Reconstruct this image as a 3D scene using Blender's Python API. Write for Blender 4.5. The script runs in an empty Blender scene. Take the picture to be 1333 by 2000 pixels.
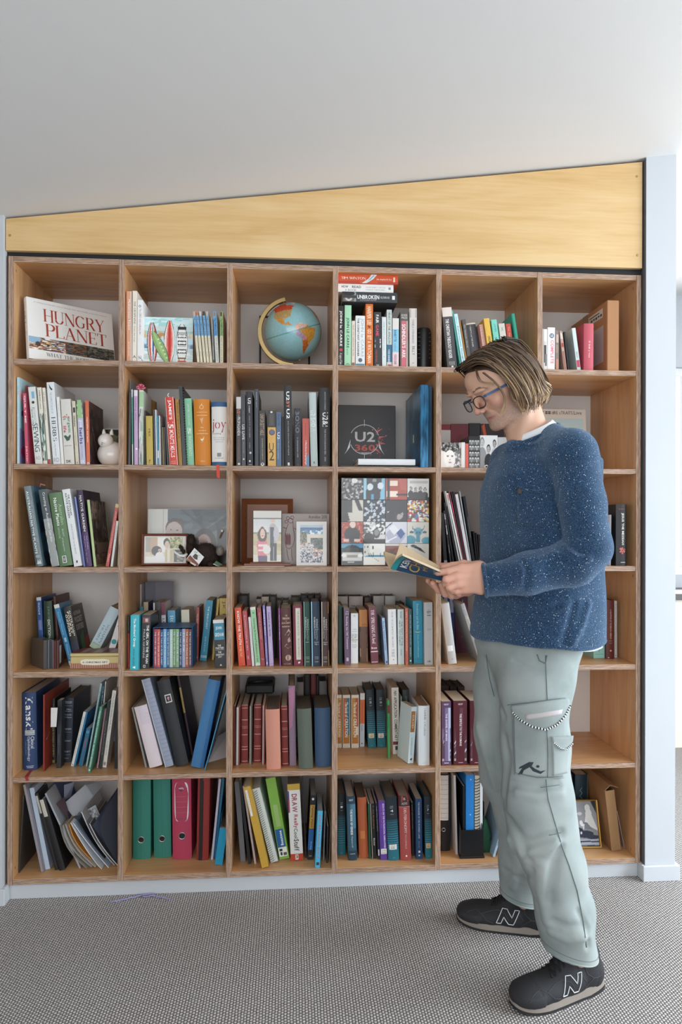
import bpy,bmesh,math,random
import numpy as np
from mathutils import Vector,Matrix
random.seed(7);RNG=np.random.default_rng(7)
SC=bpy.context.scene
COL=SC.collection
PI=math.pi

# ---------------------------------------------------------------- camera
S=0.3594                      # spacing of the bookcase dividers
CAM_F,CAM_CX,CAM_CY=1305.1,666.5,1032.888
YAW,ROLL,CAMH=0.07272,-0.00198,1.236
CAMX,CAMD=2.59317*S,6.3621*S
cam_d=bpy.data.cameras.new('camera')
cam_d.sensor_fit='VERTICAL';cam_d.sensor_height=36.0
cam_d.lens=CAM_F*36.0/2000.0
cam_d.shift_y=(CAM_CY-1000.0)/2000.0
cam_d.clip_start=0.05
cam=bpy.data.objects.new('camera',cam_d);COL.objects.link(cam)
cam.location=(CAMX,-CAMD,CAMH)
cam.rotation_mode='QUATERNION'
cam.rotation_quaternion=(Matrix.Rotation(-YAW,4,'Z')@Matrix.Rotation(PI/2,4,'X')@Matrix.Rotation(-ROLL,4,'Z')).to_quaternion()
SC.camera=cam

def ray(px,py):
    a=(px-CAM_CX)/CAM_F;z=-(py-CAM_CY)/CAM_F
    a,z=a*math.cos(ROLL)+z*math.sin(ROLL),-a*math.sin(ROLL)+z*math.cos(ROLL)
    return(a*math.cos(YAW)+math.sin(YAW),-a*math.sin(YAW)+math.cos(YAW),z)
def at(px,py,Y):
    r=ray(px,py);k=(Y+CAMD)/r[1]
    return np.array([CAMX+k*r[0],Y,CAMH+k*r[2]])
def on_z(px,py,Z):
    r=ray(px,py);k=(Z-CAMH)/r[2]
    return np.array([CAMX+k*r[0],-CAMD+k*r[1],Z])

# ---------------------------------------------------------------- world, lights, exposure
w=bpy.data.worlds.new('world');SC.world=w;w.use_nodes= True
bg=w.node_tree.nodes['Background']
bg.inputs[0].default_value=(0.86,0.93,1.0,1);bg.inputs[1].default_value=1.5      # bright overcast sky
def area(name,loc,rot,sx,sy,power,col):
    l=bpy.data.lights.new(name,'AREA');l.shape='RECTANGLE';l.size=sx;l.size_y=sy
    l.energy=power;l.color=col
    o=bpy.data.objects.new(name,l);COL.objects.link(o);o.location=loc;o.rotation_euler=rot
    return o
area('window_light_rear',(0.6,-4.25,1.45),(PI/2-.3,0,0),3.6,1.9,26,(1.0,0.985,0.965))
area('window_light_right',(4.55,-1.2,1.35),(PI/2-.5,0,PI/2),2.4,2.0,105,(0.82,0.91,1.0))
area('window_light_beyond',(3.4,1.62,1.55),(-PI/2,0,0),1.9,1.3,22,(0.95,0.98,1.0))
SC.view_settings.view_transform='Standard'
SC.view_settings.look='None'
SC.view_settings.exposure=0.72
SC.view_settings.gamma=1.0
SC.view_settings.use_curve_mapping= False
try:
    SC.cycles.use_denoising= True
    SC.cycles.max_bounces=8
    SC.cycles.diffuse_bounces=5
except Exception:
    pass

# ---------------------------------------------------------------- materials
def lin(c):
    if isinstance(c,str):
        c=[int(c[i:i+2],16)/255 for i in(0,2,4)]if len(c)==6 else[int(ch*2,16)/255 for ch in c]
    return tuple((x/12.92 if x<=0.04045 else((x+0.055)/1.055)**2.4)for x in c)
MATS={}
def mat(col,rough=0.55,metal=0.0,coat=0.0,spec=0.5):
    key=(col,rough,metal,coat,spec)
    if key in MATS: return MATS[key]
    m=bpy.data.materials.new('paint_%s'%(col if isinstance(col,str)else len(MATS)));m.use_nodes= True
    b=m.node_tree.nodes['Principled BSDF']
    b.inputs['Base Color'].default_value=(*lin(col),1)
    b.inputs['Roughness'].default_value=rough;b.inputs['Metallic'].default_value=metal
    b.inputs['Specular IOR Level'].default_value=spec
    if coat:b.inputs['Coat Weight'].default_value=coat;b.inputs['Coat Roughness'].default_value=0.15
    MATS[key]=m
    return m
class NT:
    """a small helper to write node materials"""
    def __init__(s,name):
        s.m=bpy.data.materials.new(name);s.m.use_nodes= True;s.t=s.m.node_tree
        s.b=s.t.nodes['Principled BSDF']
    def n(s,typ,ins=None,**kw):
        nd=s.t.nodes.new('ShaderNode'+typ)
        for k,v in kw.items():setattr(nd,k,v)
        for k,v in(ins or{}).items():
            if hasattr(v,'is_linked')or isinstance(v,bpy.types.NodeSocket):s.t.links.new(v,nd.inputs[k])
            else:nd.inputs[k].default_value=v
        return nd
    def ramp(s,fac,stops):
        r=s.n('ValToRGB');s.t.links.new(fac,r.inputs[0])
        e=r.color_ramp.elements
        while len(e)<len(stops):e.new(0.5)
        for el,(p,c)in zip(e,stops):
            el.position=p;el.color=(*lin(c),1)if isinstance(c,str)else(c,c,c,1)
        return r.outputs[0]
    def set(s,k,v):
        if isinstance(v,bpy.types.NodeSocket):s.t.links.new(v,s.b.inputs[k])
        else:s.b.inputs[k].default_value=v
    def bump(s,h,strength=0.3,dist=0.002):
        bp=s.n('Bump',{'Height':h,'Strength':strength,'Distance':dist});s.set('Normal',bp.outputs[0])
    def math(s,op,a,b=None):
        nd=s.n('Math',operation=op)
        for i,v in enumerate((a,b)):
            if v is None: continue
            if isinstance(v,bpy.types.NodeSocket):s.t.links.new(v,nd.inputs[i])
            else:nd.inputs[i].default_value=v
        return nd.outputs[0]
    def mix(s,fac,a,b,blend='MIX'):
        nd=s.n('Mix',data_type='RGBA',blend_type=blend)
        for i,v in((0,fac),(6,a),(7,b)):
            if isinstance(v,bpy.types.NodeSocket):s.t.links.new(v,nd.inputs[i])
            elif isinstance(v,str):nd.inputs[i].default_value=(*lin(v),1)
            else:nd.inputs[i].default_value=v
        return nd.outputs[2]

def wood_mat(name,c_lo,c_mid,c_hi,axis,rough=0.42,knots=False):
    """plywood face veneer; the grain runs along the given axis (0 x, 1 y, 2 z)"""
    t=NT(name)
    co=t.n('TexCoord').outputs['Object']
    sc=[9.0,9.0,9.0];sc[axis]=1.1
    mp=t.n('Mapping',{'Vector':co,'Scale':sc})
    n1=t.n('TexNoise',{'Vector':mp.outputs[0],'Scale':1.6,'Detail':5.0,'Roughness':0.55,'Distortion':0.6})
    sc2=[60.0,60.0,60.0];sc2[axis]=3.0
    mp2=t.n('Mapping',{'Vector':co,'Scale':sc2})
    n2=t.n('TexNoise',{'Vector':mp2.outputs[0],'Scale':2.2,'Detail':3.0})
    f=t.math('ADD',t.math('MULTIPLY',n1.outputs[0],0.75),t.math('MULTIPLY',n2.outputs[0],0.25))
    col=t.ramp(f,[(0.30,c_lo),(0.5,c_mid),(0.70,c_hi)])
    if knots:
        sck=[2.1,2.1,2.1];sck[axis]=1.5
        mpk=t.n('Mapping',{'Vector':co,'Scale':sck})
        v=t.n('TexVoronoi',{'Vector':mpk.outputs[0],'Scale':1.0,'Randomness':1.0})
        k=t.ramp(v.outputs['Distance'],[(0.0,1.0),(0.035,0.55),(0.12,0.22),(0.3,0.0)])
        col=t.mix(k,col,'9a6a34')
    t.set('Base Color',col);t.set('Roughness',rough);t.set('Coat Weight',0.12)
    t.bump(n2.outputs[0],0.08,0.001)
    return t.m
def ply_edge(name,axis):
    """the layered edge of the plywood: thin plies stacked along the axis"""
    t=NT(name)
    co=t.n('TexCoord').outputs['Object']
    sp=t.n('SeparateXYZ',{'Vector':co})
    nz=t.n('TexNoise',{'Vector':co,'Scale':14.0,'Detail':4.0})
    a=t.math('ADD',t.math('MULTIPLY',sp.outputs[axis],2*PI*200),t.math('MULTIPLY',nz.outputs[0],1.2))
    s_=t.math('SINE',a)
    scg=[260.0]*3; 
    for i in range(3):
        if i!=axis:scg[i]=22.0
    mp=t.n('Mapping',{'Vector':co,'Scale':scg})
    n2=t.n('TexNoise',{'Vector':mp.outputs[0],'Scale':1.0,'Detail':4.0,'Roughness':0.65})
    f=t.math('ADD',t.math('MULTIPLY',s_,0.22),n2.outputs[0])
    col=t.ramp(f,[(0.25,'64493a'),(0.42,'957460'),(0.58,'b99a82'),(0.85,'d2baa2')])
    t.set('Base Color',col);t.set('Roughness',0.6)
    return t.m
PLY_Z=wood_mat('plywood_face_upright','b5845a','cc9c6c','dab081',2)
PLY_X=wood_mat('plywood_face_level','b38257','ca9a69','d8ae7e',0)
PELM=wood_mat('plywood_pelmet','cba368','dab680','e2c492',0,0.4, True)
EDGE_X=ply_edge('plywood_edge_upright',0)
EDGE_Z=ply_edge('plywood_edge_level',2)
def plaster(name,col,rough=0.75):
    t=NT(name)
    co=t.n('TexCoord').outputs['Object']
    n=t.n('TexNoise',{'Vector':co,'Scale':180.0,'Detail':3.0})
    n3=t.n('TexNoise',{'Vector':co,'Scale':1.3,'Detail':2.0})
    c=t.mix(t.math('MULTIPLY',n3.outputs[0],0.10),col,'ffffff')
    t.set('Base Color',c);t.set('Roughness',rough);t.bump(n.outputs[0],0.05,0.0006)
    return t.m
WALLM=plaster('white_wall_paint','bcc0c4')
CEILM=plaster('ceiling_paint','d0cecb',0.85)
TRIMW=plaster('white_trim_paint','c3c7cb',0.4)
BACKM=plaster('bookcase_back_paint','d9d6d3',0.6)
BLACKT=mat('15171a',0.5)
def carpet_mat():
    t=NT('wool_loop_carpet')
    co=t.n('TexCoord').outputs['Object']
    dn=t.n('TexNoise',{'Vector':co,'Scale':40.0,'Detail':2.0})
    cen=t.n('VectorMath',{0:dn.outputs['Color'],1:(0.5,0.5,0.5)},operation='SUBTRACT')
    wob=t.n('VectorMath',{0:cen.outputs[0],3:0.0035},operation='SCALE')
    pos=t.n('VectorMath',{0:co,1:wob.outputs[0]},operation='ADD')
    sp=t.n('SeparateXYZ',{'Vector':pos.outputs[0]})
    fx,fy=2*PI/0.0078,2*PI/0.0098
    row=t.math('FLOOR',t.math('DIVIDE',sp.outputs[0],0.0078))
    sh=t.math('MULTIPLY',t.math('MODULO',t.math('ABSOLUTE',row),2.0),0.0049)
    sx=t.math('ABSOLUTE',t.math('SINE',t.math('MULTIPLY',sp.outputs[0],fx/2)))
    sy=t.math('ABSOLUTE',t.math('SINE',t.math('MULTIPLY',t.math('ADD',sp.outputs[1],sh),fy/2)))
    h=t.math('MULTIPLY',t.math('POWER',sx,0.6),t.math('POWER',sy,0.6))
    fib=t.n('TexNoise',{'Vector':co,'Scale':900.0,'Detail':2.0})
    tone=t.n('TexNoise',{'Vector':co,'Scale':130.0,'Detail':2.0})
    big=t.n('TexNoise',{'Vector':co,'Scale':2.2,'Detail':2.0})
    f=t.math('ADD',t.math('MULTIPLY',h,0.72),t.math('MULTIPLY',fib.outputs[0],0.28))
    c1=t.ramp(f,[(0.18,'544e4a'),(0.45,'a8a29e'),(0.8,'e0dcd8')])
    c2=t.mix(t.ramp(tone.outputs[0],[(0.45,0.0),(0.7,0.35)]),c1,'8a817b','MULTIPLY')
    c3=t.mix(t.ramp(big.outputs[0],[(0.3,0.0),(0.8,0.18)]),c2,'b39f93','MULTIPLY')
    t.set('Base Color',c3);t.set('Roughness',0.95);t.set('Specular IOR Level',0.1)
    t.bump(f,0.9,0.006)
    return t.m
CARPET=carpet_mat()
def painted_mat(rough=0.4,coat=0.0):
    t=NT('printed_picture_%d'%int(rough*100))
    a=t.n('Attribute',attribute_name='Col')
    t.set('Base Color',a.outputs['Color']);t.set('Roughness',rough);t.set('Coat Weight',coat)
    return t.m
PRINT=painted_mat(0.45);PRINTG=painted_mat(0.25,0.3)

# ---------------------------------------------------------------- mesh helpers
def link(o,parent=None):
    COL.objects.link(o)
    if parent is not None:o.parent=parent
    return o
def empty(name,loc=(0,0,0),rot=None):
    o=bpy.data.objects.new(name, None);COL.objects.link(o);o.location=loc
    o.empty_display_size=0.05
    if rot is not None:o.rotation_euler=rot
    return o
def tag(o,label=None,cat=None,group=None,kind=None):
    if label:o['label']=label
    if cat:o['category']=cat
    if group:o['group']=group
    if kind:o['kind']=kind
    return o
def mesh(name,verts,faces,mats,parent=None,fm=None,smooth=False):
    me=bpy.data.meshes.new(name)
    me.from_pydata([tuple(map(float,v))for v in verts],[],[tuple(map(int,f))for f in faces])
    for m in(mats if isinstance(mats,(list,tuple))else[mats]):me.materials.append(m)
    if fm is not None:me.polygons.foreach_set('material_index',np.asarray(fm,dtype=np.int32))
    if smooth:me.polygons.foreach_set('use_smooth',np.ones(len(me.polygons),dtype=bool))
    me.update()
    return link(bpy.data.objects.new(name,me),parent)
class MB:
    """collects shapes for ONE mesh"""
    def __init__(s):s.v=[];s.f=[];s.fm=[]
    def add(s,v,f,m=0):
        k=len(s.v);s.v+=[tuple(p)for p in v];s.f+=[tuple(i+k for i in q)for q in f];s.fm+=[m]*len(f)
    def box(s,a,b,c=0.0008,m=0):
        """chamfered box between two corners"""
        lo=np.minimum(a,b);hi=np.maximum(a,b);c=min(c,*(0.45*(hi-lo)))
        V=[];idx={}
        for sx in(0,1):
            for sy in(0,1):
                for sz in(0,1):
                    cor=np.array([hi[0]if sx else lo[0],hi[1]if sy else lo[1],hi[2]if sz else lo[2]])
                    inn=np.array([-1 if sx else 1,-1 if sy else 1,-1 if sz else 1])*c
                    for ax in range(3):
                        p=cor+inn;p[ax]=cor[ax];idx[(sx,sy,sz,ax)]=len(V);V.append(p)
        F=[]
        g= lambda x,y,z,a:idx[(x,y,z,a)]
        F+=[[g(0,0,0,0),g(0,0,1,0),g(0,1,1,0),g(0,1,0,0)],[g(1,0,0,0),g(1,1,0,0),g(1,1,1,0),g(1,0,1,0)]]
        F+=[[g(0,0,0,1),g(1,0,0,1),g(1,0,1,1),g(0,0,1,1)],[g(0,1,0,1),g(0,1,1,1),g(1,1,1,1),g(1,1,0,1)]]
        F+=[[g(0,0,0,2),g(0,1,0,2),g(1,1,0,2),g(1,0,0,2)],[g(0,0,1,2),g(1,0,1,2),g(1,1,1,2),g(0,1,1,2)]]
        for y in(0,1):
            for z in(0,1):F.append([g(0,y,z,1),g(1,y,z,1),g(1,y,z,2),g(0,y,z,2)])
        for x in(0,1):
            for z in(0,1):F.append([g(x,0,z,0),g(x,1,z,0),g(x,1,z,2),g(x,0,z,2)])
        for x in(0,1):
            for y in(0,1):F.append([g(x,y,0,0),g(x,y,1,0),g(x,y,1,1),g(x,y,0,1)])
        for x in(0,1):
            for y in(0,1):
                for z in(0,1):F.append([g(x,y,z,0),g(x,y,z,1),g(x,y,z,2)])
        s.add(V,F,m)
    def quad(s,pts,m=0):s.add(pts,[list(range(len(pts)))],m)
    def prism(s,poly,d,m=0):
        """polygon (list of 3d points) extruded by the vector d"""
        n=len(poly);V=[np.array(p,float)for p in poly];V+=[p+np.array(d,float)for p in V]
        F=[list(range(n))[::-1],list(range(n,2*n))]+[[i,(i+1)%n,n+(i+1)%n,n+i]for i in range(n)]
        s.add(V,F,m)
    def tube(s,pts,r,n=8,m=0,cap=True,closed=False):
        pts=[np.array(p,float)for p in pts];k=len(pts)
        rr=r if hasattr(r,'__len__')else[r]*k
        T=[]
        for i in range(k):
            a=pts[(i-1)%k]if(closed or i>0)else pts[i];b=pts[(i+1)%k]if(closed or i<k-1)else pts[i]
            t=b-a;T.append(t/(np.linalg.norm(t)+1e-12))
        up=np.array([0,0,1.0])if abs(T[0][2])<0.9 else np.array([1.0,0,0])
        u=np.cross(T[0],up);u/=np.linalg.norm(u);V=[]
        for i in range(k):
            u=u-T[i]*np.dot(u,T[i]);u/=(np.linalg.norm(u)+1e-12);v=np.cross(T[i],u)
            for j in range(n):
                a=2*PI*j/n;V.append(pts[i]+rr[i]*(math.cos(a)*u+math.sin(a)*v))
        F=[]
        for i in range(k if closed else k-1):
            i2=(i+1)%k
            for j in range(n):F.append([i*n+j,i*n+(j+1)%n,i2*n+(j+1)%n,i2*n+j])
        if cap and not closed:F+=[list(range(n))[::-1],list(range((k-1)*n,k*n))]
        s.add(V,F,m)
    def lathe(s,prof,n=32,m=0,center=(0,0,0)):
        V=[];F=[];k=len(prof)
        for(r,z)in prof:
            for j in range(n):
                a=2*PI*j/n;V.append((center[0]+r*math.cos(a),center[1]+r*math.sin(a),center[2]+z))
        for i in range(k-1):
            for j in range(n):F.append([i*n+j,i*n+(j+1)%n,(i+1)*n+(j+1)%n,(i+1)*n+j])
        F+=[list(range(n))[::-1],list(range((k-1)*n,k*n))]
        s.add(V,F,m)
    def sphere(s,c,r,n=16,m=0):
        c=np.array(c,float);rr=np.array(r if hasattr(r,'__len__')else[r]*3,float);V=[];F=[]
        V.append(c+rr*[0,0,1])
        for i in range(1,n//2):
            t=PI*i/(n//2)
            for j in range(n):V.append(c+rr*[math.sin(t)*math.cos(2*PI*j/n),math.sin(t)*math.sin(2*PI*j/n),math.cos(t)])
        V.append(c-rr*[0,0,1]);k=n//2-1
        for j in range(n):F.append([0,1+j,1+(j+1)%n])
        for i in range(k-1):
            for j in range(n):F.append([1+i*n+j,1+(i+1)*n+j,1+(i+1)*n+(j+1)%n,1+i*n+(j+1)%n])
        for j in range(n):F.append([1+(k-1)*n+j,len(V)-1,1+(k-1)*n+(j+1)%n])
        s.add(V,F,m)
    def map(s,fn):s.v=[tuple(fn(np.array(p,float)))for p in s.v]; return s
    def build(s,name,mats,parent=None,smooth=False):
        return mesh(name,s.v,s.f,mats,parent,s.fm,smooth)
def box(name,a,b,m,parent=None,c=0.0008):
    q=MB();q.box(a,b,c); return q.build(name,m,parent)

# ---------------------------------------------------------------- the room
ZB=[CAMH+z*S for z in(2.48352,1.53923,0.56996,-0.38747,-1.35457,-2.32501,-3.26724)]   # middles of the boards, top to bottom
TH=0.018
DEP=0.3643                    # depth of the compartments to the white back
WALLY=-0.018                  # face of the wall on both sides of the recess
XL,XR=-TH/2,6*S+TH/2      # outer sides of the bookcase
CEIL0,CEILK=CAMH+1.0305,0.1290     # ceiling height at x = 0 and its rise along x
ceil= lambda x:CEIL0+CEILK*x
def struct(o):o['kind']='structure'; return o
RX0,RX1,RY0,RY1=-2.2,4.7,-4.4,3.2
q=MB();q.box((RX0,RY0,-0.1),(RX1,RY1,0.0),0.001);struct(q.build('floor',CARPET))
q=MB();zt=0.12
q.prism([(RX0,RY0,ceil(RX0)),(RX1,RY0,ceil(RX1)),(RX1,RY0,ceil(RX1)+zt),(RX0,RY0,ceil(RX0)+zt)],(0,RY1-RY0,0));struct(q.build('ceiling',CEILM))
xl_w,xr_w,xr_p=-0.0165,2.1735,2.2835
def wall_prism(name,pts_xy,z0=0.0):
    """vertical wall over a plan polygon, its top following the ceiling"""
    n=len(pts_xy);V=[(x,y,z0)for x,y in pts_xy]+[(x,y,ceil(x)+0.02)for x,y in pts_xy]
    F=[list(range(n))[::-1],list(range(n,2*n))]+[[i,(i+1)%n,n+(i+1)%n,n+i]for i in range(n)]
    return struct(mesh(name,V,F,WALLM))
wall_prism('wall_front_left',[(RX0,WALLY),(xl_w,WALLY),(xl_w,0.50),(RX0,0.50)])
wall_prism('wall_front_right',[(xr_w,WALLY),(xr_p,WALLY),(xr_p,0.50),(xr_w,0.50)])
wall_prism('wall_recess',[(xl_w,DEP+0.03),(xr_w,DEP+0.03),(xr_w,0.50),(xl_w,0.50)])
def wall_with_hole(name,axis,pos,a0,a1,h0,h1,z0,z1,th):
    """side or rear wall with one window hole, built as four blocks of one mesh"""
    q=MB()
    top= lambda s_:(ceil(pos)if axis=='x' else ceil(s_))+0.02
    def blk(s0,s1,zz0,zz1):
        P=[]
        for s_ in(s0,s1):
            t=zz1 if zz1 is not None else top(s_)
            P.append((s_,zz0,t))
        V=[]
        for(s_,b,t)in P:
            for z in(b,t):
                for d in(0,th):
                    V.append((pos+d,s_,z)if axis=='x' else(s_,pos+d,z))
        F=[(0,1,3,2),(4,6,7,5),(0,2,6,4),(1,5,7,3),(0,4,5,1),(2,3,7,6)]
        q.add(V,F)
    blk(a0,h0,0, None);blk(h1,a1,0, None);blk(h0,h1,0,z0);blk(h0,h1,z1, None)
    return struct(q.build(name,WALLM))
wall_with_hole('wall_rear','y',RY0-0.1,RX0,RX1,-1.3,2.5,0.45,2.0,0.1)
wall_with_hole('wall_left','x',RX0-0.1,RY0,RY1,-3.4,-3.3,1.0,1.6,0.1)
wall_with_hole('wall_right','x',RX1,RY0,RY1,-2.4,0.0,0.3,2.3,0.1)
wall_with_hole('wall_far','y',1.72,xr_p-0.4,RX1,2.45,4.4,0.95,2.25,0.1)
def window(name,axis,pos,h0,h1,z0,z1,nm):
    q=MB();fw=0.05;n_=nm
    def bar(s0,s1,zz0,zz1):
        if axis=='x':q.box((pos-0.02,s0,zz0),(pos+0.04,s1,zz1),0.003)
        else:q.box((s0,pos-0.02,zz0),(s1,pos+0.04,zz1),0.003)
    bar(h0,h1,z0,z0+fw);bar(h0,h1,z1-fw,z1)
    for i in range(n_+1):
        c_=h0+(h1-h0-fw)*i/n_;bar(c_,c_+fw,z0,z1)
    return struct(q.build(name,mat('e8e9ea',0.4)))
window('window_1','y',RY0-0.06,-1.3,2.5,0.45,2.0,3)
window('window_2','x',RX1+0.04,-2.4,0.0,0.3,2.3,2)
window('window_3','y',1.77,2.45,4.4,0.95,2.25,2)
BH=0.0545
q=MB();q.box((RX0,WALLY-0.012,0),(xl_w+0.012,WALLY,BH),0.002);q.box((xl_w,WALLY,0),(xl_w+0.012,0.0135,BH),0.002);struct(q.build('baseboard_left',TRIMW))
q=MB();q.box((xr_w-0.012,WALLY-0.012,0),(xr_p+0.012,WALLY,BH),0.002);q.box((xr_w-0.012,WALLY,0),(xr_w,0.0135,BH),0.002)
q.box((xr_p,WALLY,0),(xr_p+0.012,0.50,BH),0.002);struct(q.build('baseboard_right',TRIMW))
struct(box('baseboard_plinth',(xl_w,0.0135,0),(xr_w,0.0315,ZB[6]-TH/2-0.0005),TRIMW))
pz= lambda px,py:at(px,py,0.0)[2]
zc= lambda x:ceil(x)
XPL,XPR=-0.0139,2.1652                # pelmet ends
q=MB();q.box((xl_w,0.012,BH),(XL-0.0008,0.03,zc(0)-0.002),0.0005);struct(q.build('trim_1',BLACKT))
q=MB();q.box((XR+0.0008,0.012,BH),(xr_w-0.0005,0.03,zc(xr_w)-0.002),0.0005);struct(q.build('trim_2',BLACKT))
q=MB();q.prism([(xl_w,0.010,zc(xl_w)-0.016),(xr_w,0.010,zc(xr_w)-0.016),(xr_w,0.010,zc(xr_w)),(xl_w,0.010,zc(xl_w))],(0,0.02,0));struct(q.build('trim_3',BLACKT))
q=MB();q.box((xl_w,0.0105,ZB[0]+TH/2+0.0006),(xr_w,0.03,ZB[0]+TH/2+0.03),0.0005);struct(q.build('trim_4',BLACKT))
struct(box('trim_5',(xr_w-0.0012,WALLY+0.001,BH),(xr_w-0.0002,0.0118,zc(xr_w)-0.004),mat('6f6d70',0.45),c=0.0002))

zl0,zl1=CAMH+0.9178,CAMH+1.0212
zr0,zr1=CAMH+0.9245,CAMH+1.3003
pel=empty('plywood_pelmet',(0,0,zl0))
tag(pel,'yellow plywood pelmet panel, wedge shaped, filling the gap between bookcase and sloping ceiling','panel')
q=MB()
q.prism([(XPL,-0.006,zl0-zl0),(XPR,-0.006,zr0-zl0),(XPR,-0.006,zr1-zl0),(XPL,-0.006,zl1-zl0)],(0,0.015,0))
q.build('board',PELM,pel)
for px,py in((19.3,460),(1244.8,344.5),(1245.6,498.5)):
    p=at(px,py,-0.006);q=MB()
    q.lathe([(0.0042,0),(0.0042,0.0009),(0.0030,0.0016),(0.0012,0.0012),(0.0003,0.0004)],16)
    q.map(lambda v:np.array([v[0],-v[2],v[1]]))
    o=q.build('screw',mat('b99b62',0.3,0.9),pel, True);o.location=(p[0],-0.006,p[2]-zl0)

bc=empty('bookcase',(0,0,0))
tag(bc,'large birch plywood bookcase of thirty six open square compartments built into the wall','bookcase')
def ply(name,a,b,vertical):
    """a plywood panel: faces in veneer, front edge showing its plies"""
    q=MB();q.box(a,b,0.0006)
    V=np.array(q.v);fm=[]
    for f in q.f:
        n_=V[list(f)];fm.append(1 if np.all(n_[:,1]<min(a[1],b[1])+0.001)else 0)
    q.fm=fm
    return q.build(name,[PLY_Z if vertical else PLY_X,EDGE_X if vertical else EDGE_Z],bc)
zt_,zb_=ZB[0]+TH/2,ZB[6]-TH/2
for k in range(7):
    nm='side_panel' if k in(0,6)else 'divider'
    ply(nm,(k*S-TH/2,0,zb_),(k*S+TH/2,DEP,zt_), True)
for r in range(7):
    for c in range(6):
        ply('top_board' if r==0 else('bottom_board' if r==6 else 'shelf'),(c*S+TH/2,0.0006,ZB[r]-TH/2),((c+1)*S-TH/2,DEP,ZB[r]+TH/2), False)
box('back_panel',(XL,DEP,zb_),(XR,DEP+0.006,zt_),BACKM,bc)
for px,py,Y,k in((30.5,529,0.02,0),(1236,564,0.02,6),(27.6,1695,0.02,0),(1234,1658,0.03,6),(1236,1125,0.02,6)):
    xx=k*S+(TH/2+0.0003 if k==0 else -TH/2-0.0003);p=at(px,py,Y)
    q=MB();q.box((xx-0.0003,Y-0.001,p[2]-0.004),(xx+0.0003,Y+0.001,p[2]+0.004),0.0002);q.build('screw_hole',mat('3a2413',0.8),bc)

un=empty('low_cabinet',(3.4,1.55,0));tag(un,'cream low cabinet with dark edged top in the bright room beyond the wall end','cabinet')
box('body',(-0.62,-0.2,0),(0.8,0.15,0.84),mat('e2d9c9',0.5),un)
box('worktop',(-0.66,-0.24,0.84),(0.82,0.155,0.875),mat('3b3531',0.4),un)

# ---------------------------------------------------------------- lettering
GL={}
def load_glyphs(chars):
    """turns every needed character of the built-in typeface into a cached flat mesh"""
    objs=[]
    for st in('','b'):
        for ch in chars:
            cu=bpy.data.curves.new('glyph','FONT');cu.body=ch;cu.resolution_u=2
            cu.offset=0.022 if st=='b' else 0.0
            o=bpy.data.objects.new('glyph',cu);COL.objects.link(o);objs.append((st,ch,o,cu))
    dg=bpy.context.evaluated_depsgraph_get()
    for st,ch,o,cu in objs:
        me=o.evaluated_get(dg).to_mesh()
        V=np.array([v.co[:2]for v in me.vertices]).reshape(-1,2)
        F=[tuple(p.vertices)for p in me.polygons]
        o.evaluated_get(dg).to_mesh_clear()
        if len(V)==0:V=np.zeros((0,2));w=0.25
        else:w=V[:,0].max()-V[:,0].min();V=V-[V[:,0].min(),0]
        GL[(st,ch)]=(V,F,w)
    for st,ch,o,cu in objs:
        bpy.data.objects.remove(o);bpy.data.curves.remove(cu)
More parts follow.
